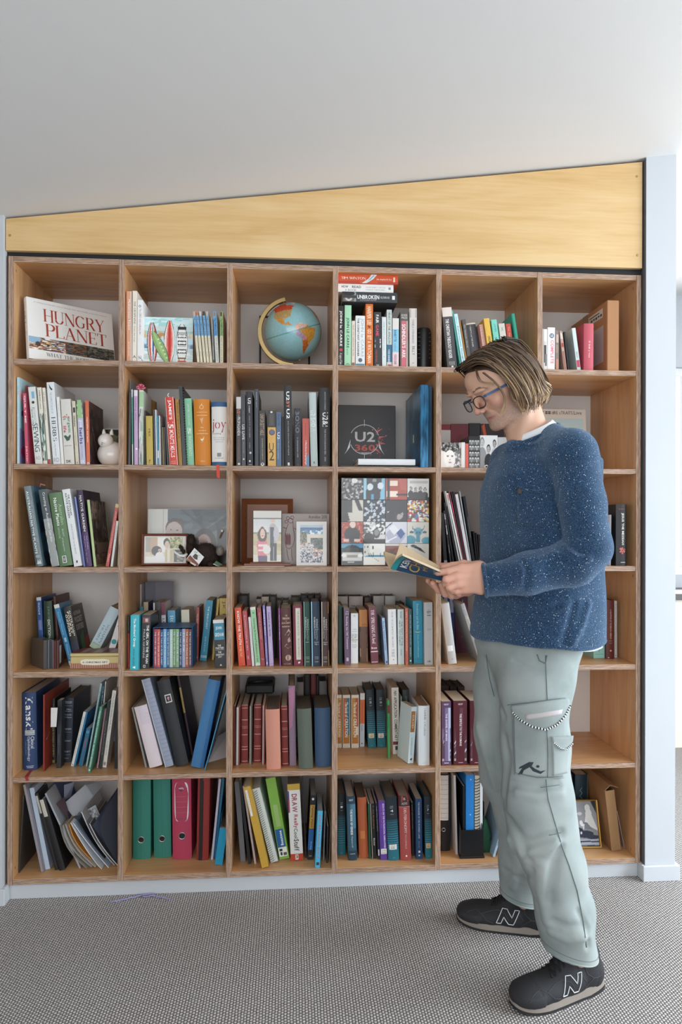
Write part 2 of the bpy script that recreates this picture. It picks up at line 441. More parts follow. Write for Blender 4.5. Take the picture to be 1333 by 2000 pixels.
def serif_glyph(ch):
    T,t=0.13,0.035
    P=[]
    def st(x0,y0,x1,y1,w):
        d=np.array([x1-x0,y1-y0]);n=np.array([-d[1],d[0]])/(np.linalg.norm(d)+1e-9)*w/2
        a,b=np.array([x0,y0]),np.array([x1,y1]);P.append([a-n,b-n,b+n,a+n])
    def se(x,y,w=0.28):P.append([np.array([x-w/2,y-0.016]),np.array([x+w/2,y-0.016]),np.array([x+w/2,y+0.016]),np.array([x-w/2,y+0.016])])
    def arc(cx,cy,rx,ry,a0,a1,wa,wb,n=12):
        for i in range(n):
            p0,p1=a0+(a1-a0)*i/n,a0+(a1-a0)*(i+1)/n
            def pt(a,s):
                w=wa*abs(math.cos(a))+wb*abs(math.sin(a)); return np.array([cx+(rx+s*w/2)*math.cos(a),cy+(ry+s*w/2)*math.sin(a)])
            P.append([pt(p0,-1),pt(p0,1),pt(p1,1),pt(p1,-1)])
    w=0.7
    if ch=='H':st(.14,0,.14,1,T);st(.66,0,.66,1,T);st(.14,.5,.66,.5,t);[se(x,y)for x in(.14,.66)for y in(0,1)];w=.8
    elif ch=='U':st(.14,.3,.14,1,T);st(.64,.3,.64,1,t*1.3);arc(.39,.28,.25,.27,PI,2*PI,T,t);se(.14,1);se(.64,1,.22);w=.78
    elif ch=='N':st(.12,0,.12,1,t*1.2);st(.70,0,.70,1,t*1.2);st(.12,1,.70,0,T);se(.12,0,.22);se(.08,1,.2);se(.70,1,.22);w=.82
    elif ch=='G':arc(.42,.5,.34,.49,.25*PI,1.75*PI,T,t);st(.66,.08,.66,.42,T*.9);se(.66,.42,.26);st(.68,.74,.68,.95,t);w=.82
    elif ch=='R':st(.14,0,.14,1,T);arc(.36,.75,.22,.235,-.5*PI,.5*PI,T,t);st(.14,.985,.38,.985,t);st(.14,.515,.38,.515,t);st(.36,.52,.66,0,T);se(.14,0);se(.08,1,.14);se(.69,0,.18);w=.76
    elif ch=='Y':st(.1,1,.38,.45,T);st(.66,1,.38,.45,t*1.2);st(.38,0,.38,.48,T);se(.12,1,.26);se(.65,1,.2);se(.38,0);w=.74
    elif ch=='P':st(.14,0,.14,1,T);arc(.36,.73,.23,.255,-.5*PI,.5*PI,T,t);st(.14,.985,.38,.985,t);st(.14,.475,.38,.475,t);se(.14,0);se(.08,1,.14);w=.64
    elif ch=='L':st(.14,0,.14,1,T);st(.14,.018,.58,.018,t);st(.57,0,.58,.22,t*1.4);se(.14,1);se(.08,0,.14);w=.62
    elif ch=='A':st(.36,1,.1,0,t*1.2);st(.36,1,.66,0,T);st(.2,.34,.54,.34,t);se(.1,0,.22);se(.66,0,.26);w=.78
    elif ch=='E':st(.14,0,.14,1,T);[st(.14,y,.56,y,t)for y in(.018,.982)];st(.14,.51,.45,.51,t);st(.56,.0,.57,.22,t*1.3);st(.55,.8,.55,1,t*1.3);st(.45,.42,.45,.6,t);w=.62
    elif ch=='T':st(.36,0,.36,1,T);st(.06,.982,.66,.982,t);st(.06,.78,.06,1,t*1.3);st(.66,.78,.66,1,t*1.3);se(.36,0);w=.7
    elif ch=='W':st(.08,1,.3,0,T);st(.3,0,.5,.9,t);st(.46,1,.68,0,T);st(.68,0,.92,1,t*1.2);se(.1,1,.24);se(.92,1,.2);w=.98
    elif ch=='O':arc(.42,.5,.33,.485,0,2*PI,T,t,20);w=.82
    elif ch=='D':st(.14,0,.14,1,T);arc(.36,.5,.32,.482,-.5*PI,.5*PI,T,t,14);st(.14,.982,.38,.982,t);st(.14,.018,.38,.018,t);w=.76
    elif ch=='S':arc(.34,.745,.2,.24,.2*PI,1.5*PI,T*.7,t);arc(.34,.255,.22,.24,-.8*PI,.5*PI,T*.9,t);st(.36,.5,.3,.5,T*.6);st(.53,.78,.53,.98,t);st(.11,.02,.11,.24,t);w=.64
    elif ch==' ':w=.38
    else: return None
    V=[];F=[]
    for i,q in enumerate(P):
        k=len(V);V+=[(*p,)for p in q];F.append((k,k+1,k+2,k+3))
    return np.array(V).reshape(-1,2),F,w
def text_flat(s_,style=''):
    """lays a line out; returns vertices (N,2), faces and the outline box"""
    V=[];F=[];x=0.0
    ser='s' in style
    for ch in s_:
        g=serif_glyph(ch.upper())if ser else None
        if g is None:
            gv,gf,w=GL[('b' if 'b' in style else '',ch if('b' in style or True)else ch)];pad=0.07
            gv=gv*(1/0.73 if ser else 1);w=w*(1/0.73 if ser else 1)
        else:gv,gf,w=g;pad=0.0
        k=sum(len(a)for a in V)
        if len(gv):V.append(gv+[x,0]);F+=[tuple(i+k for i in q)for q in gf]
        x+=w+pad
    if not V: return None
    V=np.concatenate(V)
    return V,F,(V[:,0].min(),V[:,0].max(),V[:,1].min(),V[:,1].max())
def fit_text(s_,style,u0,u1,v0,v1):
    """text stretched into the box u0..u1 (left-right) x v0..v1 (bottom-top)"""
    r=text_flat(s_,style)
    if r is None: return[],[]
    V,F,(a,b,c,d)=r
    if not any(ch in s_ for ch in 'gjpqy,'):c=min(c,0.0)
    X=u0+(V[:,0]-a)/(b-a+1e-9)*(u1-u0);Z=v0+(V[:,1]-c)/(d-c+1e-9)*(v1-v0)
    return np.stack([X,Z],1),F
load_glyphs("ABCDEFGHIJKLMNOPQRSTUVWXYZabcdefghijklmnopqrstuvwxyz0123456789 '&.,-:°+!/É*?é")

# ---------------------------------------------------------------- books
ROWN=['top shelf','second shelf','third shelf','fourth shelf','fifth shelf','bottom shelf']
COLN=['first column','second column','third column','fourth column','fifth column','sixth column']
ORD=['first','second','third','fourth','fifth','sixth','seventh','eighth','ninth','tenth','eleventh','twelfth','thirteenth','fourteenth','fifteenth','sixteenth','seventeenth','eighteenth','nineteenth','twentieth','twenty-first','twenty-second','twenty-third']
def shelf_top(r): return ZB[r+1]+TH/2
PAGEM={}
def page_mat(c='d9cdb4'):
    if c in PAGEM: return PAGEM[c]
    t=NT('page_edges_'+c)
    co=t.n('TexCoord').outputs['Object']
    mp=t.n('Mapping',{'Vector':co,'Scale':(1400.0,3.0,3.0)})
    n=t.n('TexNoise',{'Vector':mp.outputs[0],'Scale':1.0,'Detail':2.0})
    col=t.mix(t.math('MULTIPLY',n.outputs[0],0.5),c,'8d7f68')
    t.set('Base Color',col);t.set('Roughness',0.85)
    PAGEM[c]=t.m
    return t.m
def book_geo(root,w,d,h,kind,col,col2=None,pages='d9cdb4',rough=None,back=None):
    """cover (spine and two boards in one bent shell) and page block; spine at y = 0, reaching back along +y.
    Returns the bulge of the spine as a function of u."""
    hard=kind in 'hH'
    t=0.0022 if hard else(0.0006 if w>0.004 else 0.0004)
    t=min(t,w*0.22)
    b={'h':0.10*w,'H':0.16*w,'p':0.02*w}.get(kind,0.0);b=min(b,0.008)
    n=10 if hard else 4
    bul= lambda u:-b*(1-(2*u-1)**2)
    m=mat(col,rough if rough is not None else(0.5 if hard else 0.36))
    out=[(0,d)]+[(w*i/n,bul(i/n))for i in range(n+1)]+[(w,d)]
    inn=[(t,d)]+[(t+(w-2*t)*i/n,bul(i/n)+t)for i in range(n+1)]+[(w-t,d)]
    q=MB();k=len(out)
    V=[(x,y,z)for z in(0,h)for x,y in out]+[(x,y,z)for z in(0,h)for x,y in inn]
    F=[]
    for i in range(k-1):
        F+=[(i,i+1,k+i+1,k+i),(2*k+i+1,2*k+i,3*k+i,3*k+i+1),(i+1,i,2*k+i,2*k+i+1),(k+i,k+i+1,3*k+i+1,3*k+i)]
    F+=[(0,k,3*k,2*k),(k-1,3*k-1,4*k-1,2*k-1)]
    q.add(V,F)
    q.build('cover',m,root)
    ins=0.003 if hard else 0.0004
    pg=MB();pg.box((t+0.0002,t+0.001,ins),(w-t-0.0002,d-(0.004 if hard else 0.0005),h-ins),0.0004)
    pg.build('pages',page_mat(pages),root)
    return bul
def decals(root,items,w,h,bul,y0=0.0):
    """print on the spine. Items: ('R',u0,u1,v0,v1,colour) panel; ('T',text,u0,u1,v0,v1,colour,style) line reading downwards;
    ('H',...) the same reading across; ('U',...) reading upwards; ('O',u,v,ru,colour[,hole]) disc; ('P',[(u,v)..],colour) polygon. v runs from the top."""
    by={}
    def put(col,V,F,lift,nm):
        kb=(col,nm);k=by.setdefault(kb,MB())
        P=[(x,y0+bul(min(max(x/w,0),1))-lift,z)for x,z in V]
        k.add(P,F)
    lay=0.00012
    for it in items:
        c=it[0]
        lay+=0.00003
        if c=='R':
            _,u0,u1,v0,v1,col=it;n=8;V=[];F=[]
            for i in range(n+1):
                x=w*(u0+(u1-u0)*i/n);V+=[(x,h*(1-v1)),(x,h*(1-v0))]
            F=[(2*i,2*i+2,2*i+3,2*i+1)for i in range(n)]
            put(col,V,F,lay,'spine_panel')
        elif c in 'THU':
            _,s_,u0,u1,v0,v1,col=it[:7];st=it[7]if len(it)>7 else ''
            if c=='T':
                V,F=fit_text(s_,st,h*v0,h*v1,0,1)
                if len(V):V=[(w*(u1-(u1-u0)*(1-b_)),h-a_)for a_,b_ in V]
            elif c=='U':
                V,F=fit_text(s_,st,h*(1-v1),h*(1-v0),0,1)
                if len(V):V=[(w*(u1-(u1-u0)*b_),a_)for a_,b_ in V]
            else:
                V,F=fit_text(s_,st,w*u0,w*u1,h*(1-v1),h*(1-v0))
            if len(V):put(col,[tuple(p)for p in V],F,lay+0.00008,'title')
        elif c=='O':
            u,v,ru,col=it[1:5];r=ru*w;n=18;V=[(w*u+r*math.cos(2*PI*i/n),h*(1-v)+r*math.sin(2*PI*i/n))for i in range(n)]
            put(col,V,[tuple(range(n))],lay,'emblem')
        elif c=='P':
            put(it[2],[(w*u,h*(1-v))for u,v in it[1]],[tuple(range(len(it[1])))],lay,'emblem')
    for(col,nm),k in by.items():
        k.build(nm,mat(col,0.45),root)
def rect2(o,th,w,h):
    c,n=math.cos(th),math.sin(th);p=np.array([o[0],o[2]]); return np.array([p,p+[w*c,w*n],p+[w*c-h*n,w*n+h*c],p+[-h*n,h*c]])
def apart(A,B):
    """gap between two convex outlines along their best separating direction"""
    g=-9.0
    for Q in(A,B):
        for i in range(2):
            e=Q[i+1]-Q[i];n=np.array([-e[1],e[0]])/np.hypot(*e);a,b=A@n,B@n;g=max(g,a.min()-b.max(),b.min()-a.max())
    return g
class Cell:
    """one compartment; pixel data are read in a zoomed crop of origin (ox, oy) and scale k"""
    def __init__(s,r,c,ox,oy,k):
        s.r,s.c,s.ox,s.oy,s.k=r,c,ox,oy,k;s.n=0;s.placed=[];s.zt=shelf_top(r)
        s.x0,s.x1=c*S+TH/2,(c+1)*S-TH/2
        s.grp='books on the %s, %s'%(ROWN[r],COLN[c]);s.Y= None
    def clear(s,o,th,w,h,y0,y1):
        """narrows or nudges an upright thing until it is clear of its neighbours, the sides and the board above"""
        w0=w;best= None;ztop=ZB[s.r]-TH/2
        for p in[0.0004*i for i in range(90)]:
            for side in(1,-1):
                cut=min(p,.45*w0);mv=(p-cut)+(cut if side>0 else 0);q=np.array(o,float);q[0]+=side*(p-cut)+(cut/max(math.cos(th),.5)if side>0 and th>=0 else(0 if side<0 or th>=0 else 0))
                ww=w0-cut
                if th<0:q[0]+=cut*math.cos(th)if side>0 else -0.0;q[2]=s.zt-ww*math.sin(th)+(o[2]-s.zt+w0*math.sin(th))
                if th<0 and side<0:q[0]=o[0]-(p-cut)
                R=rect2(q,th,ww,h);m=min(R[:,0].min()-s.x0,s.x1-R[:,0].max(),ztop-R[:,1].max())-.0003
                for(R2,a0,a1)in s.placed:
                    if a0<y1 and y0<a1:m=min(m,apart(R,R2)-.0002)
                    if best and m<best[0]: break
                if best is None or m>best[0]+1e-5:best=(m,q,ww,R)
                if m>=0: break
            if best[0]>=0: break
        s.placed.append((best[3],y0,y1));s.bad=best[0]
        return best[1],best[2]
    def px(s,x,y): return s.ox+x/s.k,s.oy+y/s.k
    def where(s): return 'on the %s, %s'%(ROWN[s.r],COLN[s.c])
    def at(s,x,y,Y): return at(*s.px(x,y),Y)
    def ground(s,x,y): return on_z(*s.px(x,y),s.zt)
    def frame(s,xbl,xbr,yb,xtl,yt,Y=None,rise=0.0):
        """front rectangle of a leaning object: root matrix data (origin, angle), width, height"""
        z0=s.zt+rise
        if Y is None:Y=float(np.clip(on_z(*s.px((xbl+xbr)/2,yb),z0)[1],0.004,0.30))
        bl,br=s.at(xbl,yb,Y),s.at(xbr,yb,Y);tl=s.at(xtl,yt,Y)
        dx,dz=tl[0]-bl[0],tl[2]-z0
        th=math.atan2(-dx,dz);h=math.hypot(dx,dz)
        w=(br[0]-bl[0])*math.cos(th)if abs(th)<0.6 else(br[0]-bl[0])
        o=np.array([bl[0],Y,z0])
        if th<0:o=np.array([br[0]-w*math.cos(th),Y,z0-w*math.sin(th)])   # leans right: stands on its right edge
        return o,th,w,h
    def book(s,g,kind,col,items=(),look='',Y=None,d=None,pages='d9cdb4',turn=0.0,rough=None,lab=None,rise=0.0,name='book',cat='book',gap=0.0006):
        o,th,w,h=s.frame(*g,Y=Y,rise=rise)
        w=max(w-gap,0.002);h-=0.0006
        if d is None:d=min(0.74*h,0.21)
        d=max(min(d,DEP-0.006-o[1]),0.03)
        o,w=s.clear(o,th,w,h,o[1]-0.009,o[1]+d)if not turn else(o,w)
        rt=empty(name,tuple(o+[gap/2,0,0.0003]))
        rt.rotation_euler=(0,-th,turn)
        bul=book_geo(rt,w,d,h,kind,col,pages=pages,rough=rough)
        decals(rt,items,w,h,bul)
        if lab is None:
            for f in('%s, %s from left, %s, %s','%s, %s, %s, %s'):
                lab=f%(look,ORD[s.n],ROWN[s.r],COLN[s.c])
                if len(lab.split())<=16: break
            s.n+=1
        tag(rt,lab,cat,s.grp)
        return rt,w,h,d
T_= lambda s_,v0,v1,col='fff',u0=.28,u1=.72,st='':('T',s_,u0,u1,v0,v1,col,st)
R_= lambda v0,v1,col,u0=0.0,u1=1.0:('R',u0,u1,v0,v1,col)
H_= lambda s_,v0,v1,col='fff',u0=.15,u1=.85,st='':('H',s_,u0,u1,v0,v1,col,st)

# ---------------------------------------------------------------- painted prints (flat pictures only)
class Canvas:
    def __init__(s,nx,ny,bgc='888'):
        s.nx,s.ny=nx,ny
        s.v,s.u=np.meshgrid(np.linspace(0,1,ny),np.linspace(0,1,nx),indexing='ij')
        s.a=np.zeros((ny,nx,3));s.a[:]=lin(bgc)
    def _put(s,m,c,al=1.0):
        c=np.array(lin(c)if isinstance(c,str)else c);s.a=s.a*(1-al*m[..., None])+c*(al*m[..., None])
    def rect(s,u0,u1,v0,v1,c,al=1.0):s._put(((s.u>=u0)&(s.u<=u1)&(s.v>=v0)&(s.v<=v1)).astype(float),c,al); return s
    def ell(s,u,v,ru,rv,c,al=1.0,rot=0.0):
        x,y=s.u-u,s.v-v;x,y=x*math.cos(rot)+y*math.sin(rot),-x*math.sin(rot)+y*math.cos(rot)
        s._put((((x/ru)**2+(y/rv)**2)<=1).astype(float),c,al); return s
    def poly(s,P,c,al=1.0):
        m=np.zeros_like(s.u,dtype=bool);n=len(P)
        for i in range(n):
            (x0,y0),(x1,y1)=P[i],P[(i+1)%n]
            if y0==y1: continue
            m^=((s.v>=min(y0,y1))&(s.v<max(y0,y1))&(s.u<x0+(s.v-y0)*(x1-x0)/(y1-y0)))
        s._put(m.astype(float),c,al); return s
    def line(s,u0,v0,u1,v1,wd,c,al=1.0):
        d=np.array([u1-u0,v1-v0]);L=(d**2).sum()+1e-12
        t=np.clip(((s.u-u0)*d[0]+(s.v-v0)*d[1])/L,0,1)
        s._put((np.hypot(s.u-u0-t*d[0],s.v-v0-t*d[1])<=wd/2).astype(float),c,al); return s
    def grad(s,c0,c1,u0=0,u1=1,v0=0,v1=1,al=1.0):
        f=np.clip((s.v-v0)/(v1-v0),0,1)[..., None];m=((s.u>=u0)&(s.u<=u1)&(s.v>=v0)&(s.v<=v1))[..., None]*al
        s.a=s.a*(1-m)+m*(np.array(lin(c0))*(1-f)+np.array(lin(c1))*f); return s
    def blobs(s,n,pal,seed,box=(0,1,0,1),al=1.0,asp=1.0):
        r=np.random.default_rng(seed);P=r.random((n,2));k=r.integers(0,len(pal),n);u0,u1,v0,v1=box
        P=P*[u1-u0,v1-v0]+[u0,v0]
        D=((s.u[..., None]-P[:,0])**2*asp*asp+(s.v[..., None]-P[:,1])**2).argmin(-1)
        C=np.array([lin(c)for c in pal])[k[D]]
        m=((s.u>=u0)&(s.u<=u1)&(s.v>=v0)&(s.v<=v1))[..., None]*al
        s.a=s.a*(1-m)+C*m; return s
    def noise(s,amt,seed,cells=0):
        r=np.random.default_rng(seed);s.a=np.clip(s.a*(1+amt*(r.random((s.ny,s.nx))[..., None]-0.5)),0,1); return s
    def person(s,u,v,k,skin='d9b8a0',hair='3a2a20',top='333',sx=1.0):
        """a generic little figure, head centre at (u, v), head radius k"""
        s.ell(u,v+3.1*k,1.9*k*sx,2.1*k,top);s.rect(u-1.6*k*sx,u+1.6*k*sx,v+2.9*k,v+6*k,top)
        s.ell(u,v-0.15*k,0.95*k*sx,1.15*k,hair);s.ell(u,v+0.1*k,0.75*k*sx,0.95*k,skin)
        s.ell(u-.28*k*sx,v+0.02*k,.12*k*sx,.1*k,hair);s.ell(u+.28*k*sx,v+.02*k,.12*k*sx,.1*k,hair)
        s.ell(u,v+.5*k,.28*k*sx,.08*k,'a05a50'); return s
def print_mesh(name,cv,fn,parent,gloss=False):
    """fn(u, v) arrays -> points (N,3): lays the canvas on a surface"""
    P=fn(cv.u.ravel(),cv.v.ravel());nx,ny=cv.nx,cv.ny
    i=np.arange(nx*ny).reshape(ny,nx)
    F=np.stack([i[1:,:-1],i[1:,1:],i[:-1,1:],i[:-1,:-1]],-1).reshape(-1,4)
    me=bpy.data.meshes.new(name);me.from_pydata(P.tolist(),[],F.tolist());me.materials.append(PRINTG if gloss else PRINT)
    at_=me.color_attributes.new('Col','FLOAT_COLOR','POINT')
    at_.data.foreach_set('color',np.concatenate([cv.a.reshape(-1,3),np.ones((nx*ny,1))],1).astype(np.float32).ravel())
    me.update(); return link(bpy.data.objects.new(name,me),parent)
def on_spine(w,h,bul,u0,u1,v0,v1,lift=0.0003):
    def fn(u,v):
        x=w*(u0+(u1-u0)*u); return np.stack([x,np.array([bul(t)for t in x/w])-lift,h*(1-(v0+(v1-v0)*v))],1)
    return fn
def on_cover(w,d,h,u0,u1,v0,v1,lift=0.0003):
    return lambda u,v:np.stack([np.full_like(u,w+lift),d*(u0+(u1-u0)*u),h*(1-(v0+(v1-v0)*v))],1)
def cover_decals(root,items,w,d,h):
    """print on the front board (x = w side); same items as decals, u along the board, v from the top"""
    by={};lay=0.00012
    for it in items:
        c=it[0];lay+=0.00003
        if c=='R':_,u0,u1,v0,v1,col=it;V=[(d*u0,h*(1-v1)),(d*u1,h*(1-v1)),(d*u1,h*(1-v0)),(d*u0,h*(1-v0))];F=[(0,1,2,3)];nm='cover_panel'
        elif c=='H':
            _,s_,u0,u1,v0,v1,col=it[:7];V,F=fit_text(s_,it[7]if len(it)>7 else '',d*u0,d*u1,h*(1-v1),h*(1-v0));nm='title'
        elif c=='O':
            u,v,ru,col=it[1:5];n=24;V=[(d*u+ru*math.cos(2*PI*i/n),h*(1-v)+ru*math.sin(2*PI*i/n))for i in range(n)];F=[tuple(range(n))];nm='emblem'
        elif c=='P':V=[(d*u,h*(1-v))for u,v in it[1]];F=[tuple(range(len(V)))];col=it[2];nm='emblem'
        k=by.setdefault((col,nm),MB());k.add([(w+lay+(0.00008 if c=='H' else 0),y,z)for y,z in V],F)
    for(col,nm),k in by.items():k.build(nm,mat(col,0.45),root)
def facing(name,fbl,yaw,lean,roll=0.0):
    """root of a book or frame whose front faces the room: the x = w board turns towards the camera.
    fbl is the bottom left corner of the back; width runs along the local y axis"""
    rt=empty(name,tuple(fbl));rt.rotation_mode='QUATERNION'
    rt.rotation_quaternion=(Matrix.Rotation(yaw-PI/2,4,'Z')@Matrix.Rotation(-lean,4,'Y')@Matrix.Rotation(-roll,4,'X')).to_quaternion()
    return rt

# ================================================================ the shelves, compartment by compartment
# ---- top shelf, first column: one large landscape book turned to the room
c=Cell(0,0,0,490,2.898)
fl=c.at(166,612,0.012);fr=c.at(655,622,0.185);fl[2]=fr[2]=c.zt
dv=fr-fl;yw=math.atan2(dv[1],dv[0]);dw=math.hypot(dv[0],dv[1]);L=math.radians(10);thk=0.029;hh=0.219
rt=facing('book',fl-np.array([math.sin(yw),-math.cos(yw),0])*thk+[0,0,thk*math.sin(L)*0.0],yw,L)
rt.location=(fl[0]-math.sin(yw)*thk*0.98,fl[1]+math.cos(yw)*thk*0.98,c.zt+0.0004)
book_geo(rt,thk,dw,hh,'h','e9e7e2')
decals(rt,[T_('HUNGRY PLANET',.08,.62,'3c3431',.25,.75,'s')],thk,hh, lambda u:-0.10*thk*(1-(2*u-1)**2))
cover_decals(rt,[('H','A stunning photographic journey through what thirty families around the world eat',.08,.93,.052,.072,'777'),('H','HUNGRY',.175,.895,.145,.36,'a83a26','s'),('H','PLANET',.19,.91,.385,.60,'a83a26','s'),
    ('H','WHAT THE WORLD EATS',.19,.90,.865,.925,'4a4a4a','s'),('H','PETER MENZEL and FAITH DALUISIO',.33,.75,.94,.96,'777')],thk,dw,hh)
cv=Canvas(120,28,'333').blobs(420,['e8dcd0','5a4030','b89070','2a2422','d8b070','8a3a30','6a84a0','f0ece4'],3).noise(.5,4)
cv.rect(.41,.66,0,1,'2c2f30').blobs(200,['2a3030','4a6050','a06a30','803020','1c2022','586a70'],5,(.41,.66,0,1)).rect(.66,.925,0,1,'222').blobs(220,['1e1e1c','3a3a38','6a6a62','2c3026','887'],6,(.665,.92,0,1)).rect(.925,1,0,1,'333').blobs(40,['222','555','776'],8,(.93,1,0,1))
cv.rect(.405,.411,0,1,'eee').rect(.657,.663,0,1,'eee').rect(.918,.924,0,1,'eee').ell(.06,.2,.07,.35,'8fb0c8').ell(.1,.55,.03,.2,'4a3c38')
print_mesh('photo_strip',cv,on_cover(thk,dw,hh,.005,.995,.635,.835),rt)
tag(rt,'white landscape book about world food, cover to the room, alone on top shelf, first column','book',c.grp)

# ---- top shelf, second column
c=Cell(0,1,235,550,6.059)
c.book((70,137,945,68,112),'p','d9a585',[R_(0,1,'c9663f',0,.14),T_('Mediterranean Recipes',.12,.55,'fff',.3,.75),T_('lansdowne',.72,.92,'f4e4d8',.4,.7),R_(0,1,'f3ece4',.86,1)],'tall salmon cookbook with white lettering',Y=.012,d=.2)
c.book((141,196,945,145,108),'p','ece4d4',[T_('THE GRAPEVINE',.15,.47,'3b3a38',.3,.75,'s'),T_('from the tree',.5,.72,'8a8577',.35,.65),H_('A',.91,.95,'444')],'tall cream book with dark serif title',Y=.012,d=.23,pages='e8e0d0')
c.book((200,268,945,203,216),'p','f1f0ee',[('O',.45,.1,.22,'4a7fae'),('O',.45,.1,.12,'f1f0ee'),T_('The CSIRO total wellbeing diet',.14,.56,'b08a8c',.25,.7),T_('2',.9,.96,'557'),('P',[(.75,.94),(1,.98),(1,1),(.75,.97)],'6aa0c8')],'white diet book with small blue ring',Y=.012,d=.2)
p0,p1=c.at(278,955,.030),c.at(858,960,.030);pt=c.at(278,420,.036)
W_,H2=p1[0]-p0[0],pt[2]-c.zt
rt=facing('canvas_picture',(p0[0],.030+.028,c.zt+.0006),0,math.radians(2));q=MB();q.box((0,0,0),(.026,W_,H2),.0012);q.build('stretcher',mat('8a6248',.7),rt)
cv=Canvas(150,140,'bfe0e4').blobs(60,['c8e8ea','a8dad8','d8eef0'],1,(0,1,0,.2),1,.4).rect(0,1,.2,.27,'cfdcd6').rect(0,1,.3,.45,'c89a6c').blobs(50,['d8b48a','c09062','e2d4bc','a8c8c4'],2,(0,1,.3,.45)).rect(0,1,.45,.6,'c4e0ee').rect(0,1,.6,.68,'7a98b4').blobs(60,['8aa8c0','b8d4e4','6484a0'],3,(0,1,.58,.68),.7).rect(0,1,.68,1,'cfe2e2').blobs(80,['d8e8e4','bcd8d8','e8ecea','c8d0cc'],4,(0,1,.7,1),1,.5).noise(.14,2)
def board(u,v0,v1,hw,cols,tilt=0.0):
    n=26;L_=[];R2=[]
    for i in range(n+1):
        t=i/n;y=v0+(v1-v0)*t;wd=hw*math.sin(PI*(0.04+0.9*t))**0.75;cx=u+tilt*(t-.5);L_.append((cx-wd,y));R2.append((cx+wd,y))
    cv.poly([(a-.012,b)for a,b in L_]+[(a+.012,b)for a,b in R2[::-1]],'2c2c30')
    for k,cc in enumerate(cols):
        f0,f1=-1+2*k/len(cols),-1+2*(k+1)/len(cols)
        mid=[((a[0]+b[0])/2,(b[0]-a[0])/2,a[1])for a,b in zip(L_,R2)]
        cv.poly([(m+f0*r,y)for m,r,y in mid]+[(m+f1*r,y)for m,r,y in mid[::-1]],cc)
board(.17,.12,.99,.10,['c8b0a8','c4483c','f0e8e0','3c5c9c','e8e0d8','b83a34'],.02)
board(.52,.07,.99,.105,['f0e6dc','e4a898','d84840','b82c30','d84840','e4a898','f0e6dc'])
board(.775,.14,.97,.11,['ecebe6'])
for(v0,v1,cc)in((.2,.26,'2c2c30'),(.33,.34,'333'),(.36,.44,'2c2c30'),(.5,.6,'2c2c30'),(.62,.63,'333'),(.69,.78,'2c2c30'),(.8,.82,'ddd'),(.87,.9,'7a6a48'),(.93,.97,'c4584a')):cv.rect(.69,.86,v0,v1,cc)
for v_ in(.4,.55,.735):cv.ell(.73,v_,.035,.028,'f0f0ec').ell(.82,v_,.035,.028,'f0f0ec').ell(.775,v_,.012,.03,'f0f0ec')
cv.rect(.6,.665,.2,1,'cfe0e2',.6).rect(.885,.95,.2,.95,'cfe0e2',.4)
board(.33,.30,1.0,.095,['8cb06a','a4c484','8cb06a'],.30)
for i in range(6):cv.ell(.29+i*.035,.48+i*.08,.018,.018,'d8e4c4')
print_mesh('painted_face',cv,on_cover(.026,W_,H2,0,1,0,1),rt)
tag(rt,'small square canvas print of four patterned surfboards on pale blue boards','picture')
for i,(xb,xt)in enumerate(((912,859),(950,893),(990,930),(1026,971),(1062,1010))):
    c.book((xb,xb+30,958,xt,352),'p','e6dcc0',[R_(0,.08,['c8a898','b8785a','c8c0b8','4a4040','b8b4b0'][i]),R_(.08,.47,'7fb4dc'),T_('THE FAMOUS FIVE',.1,.45,'2c5a8c',.2,.8,'b'),T_('Adventure again',.5,.86,'8a7f68',.3,.7)],
        'slim children\'s paperback, blue and cream spine, %s portrait'%['pink','orange-haired','grey','dark','pale'][i],Y=.02,d=.125,pages='d8c8a4')
c.book((1098,1120,958,1072,430),'p','a6a8aa',[T_('Young Reader',.25,.6,'333',.25,.75),R_(.9,.97,'333',.2,.8)],'slim grey paperback sunk between blue ones',Y=.03,d=.11)
c.book((1130,1172,958,1097,350),'p','dcdcd2',[R_(0,.47,'6aaad8'),R_(.02,.09,'b07a50',.15,.7),T_('The FAMOUS FIVE',.13,.45,'1c4878',.2,.8,'b'),T_('Five go off together',.5,.95,'7a7a70',.3,.7)],'sky blue and white children\'s paperback',Y=.02,d=.125)
c.book((1180,1220,958,1178,353),'p','e0dcc0',[R_(0,.47,'9cbc7a'),R_(.01,.09,'6a4a38',.1,.7),T_('The FAMOUS FIVE',.13,.45,'3a6a30',.2,.8,'b'),T_('Five on a secret trail',.5,.95,'7a7a60',.3,.7)],'green and cream children\'s paperback, dark cover',Y=.02,d=.125)

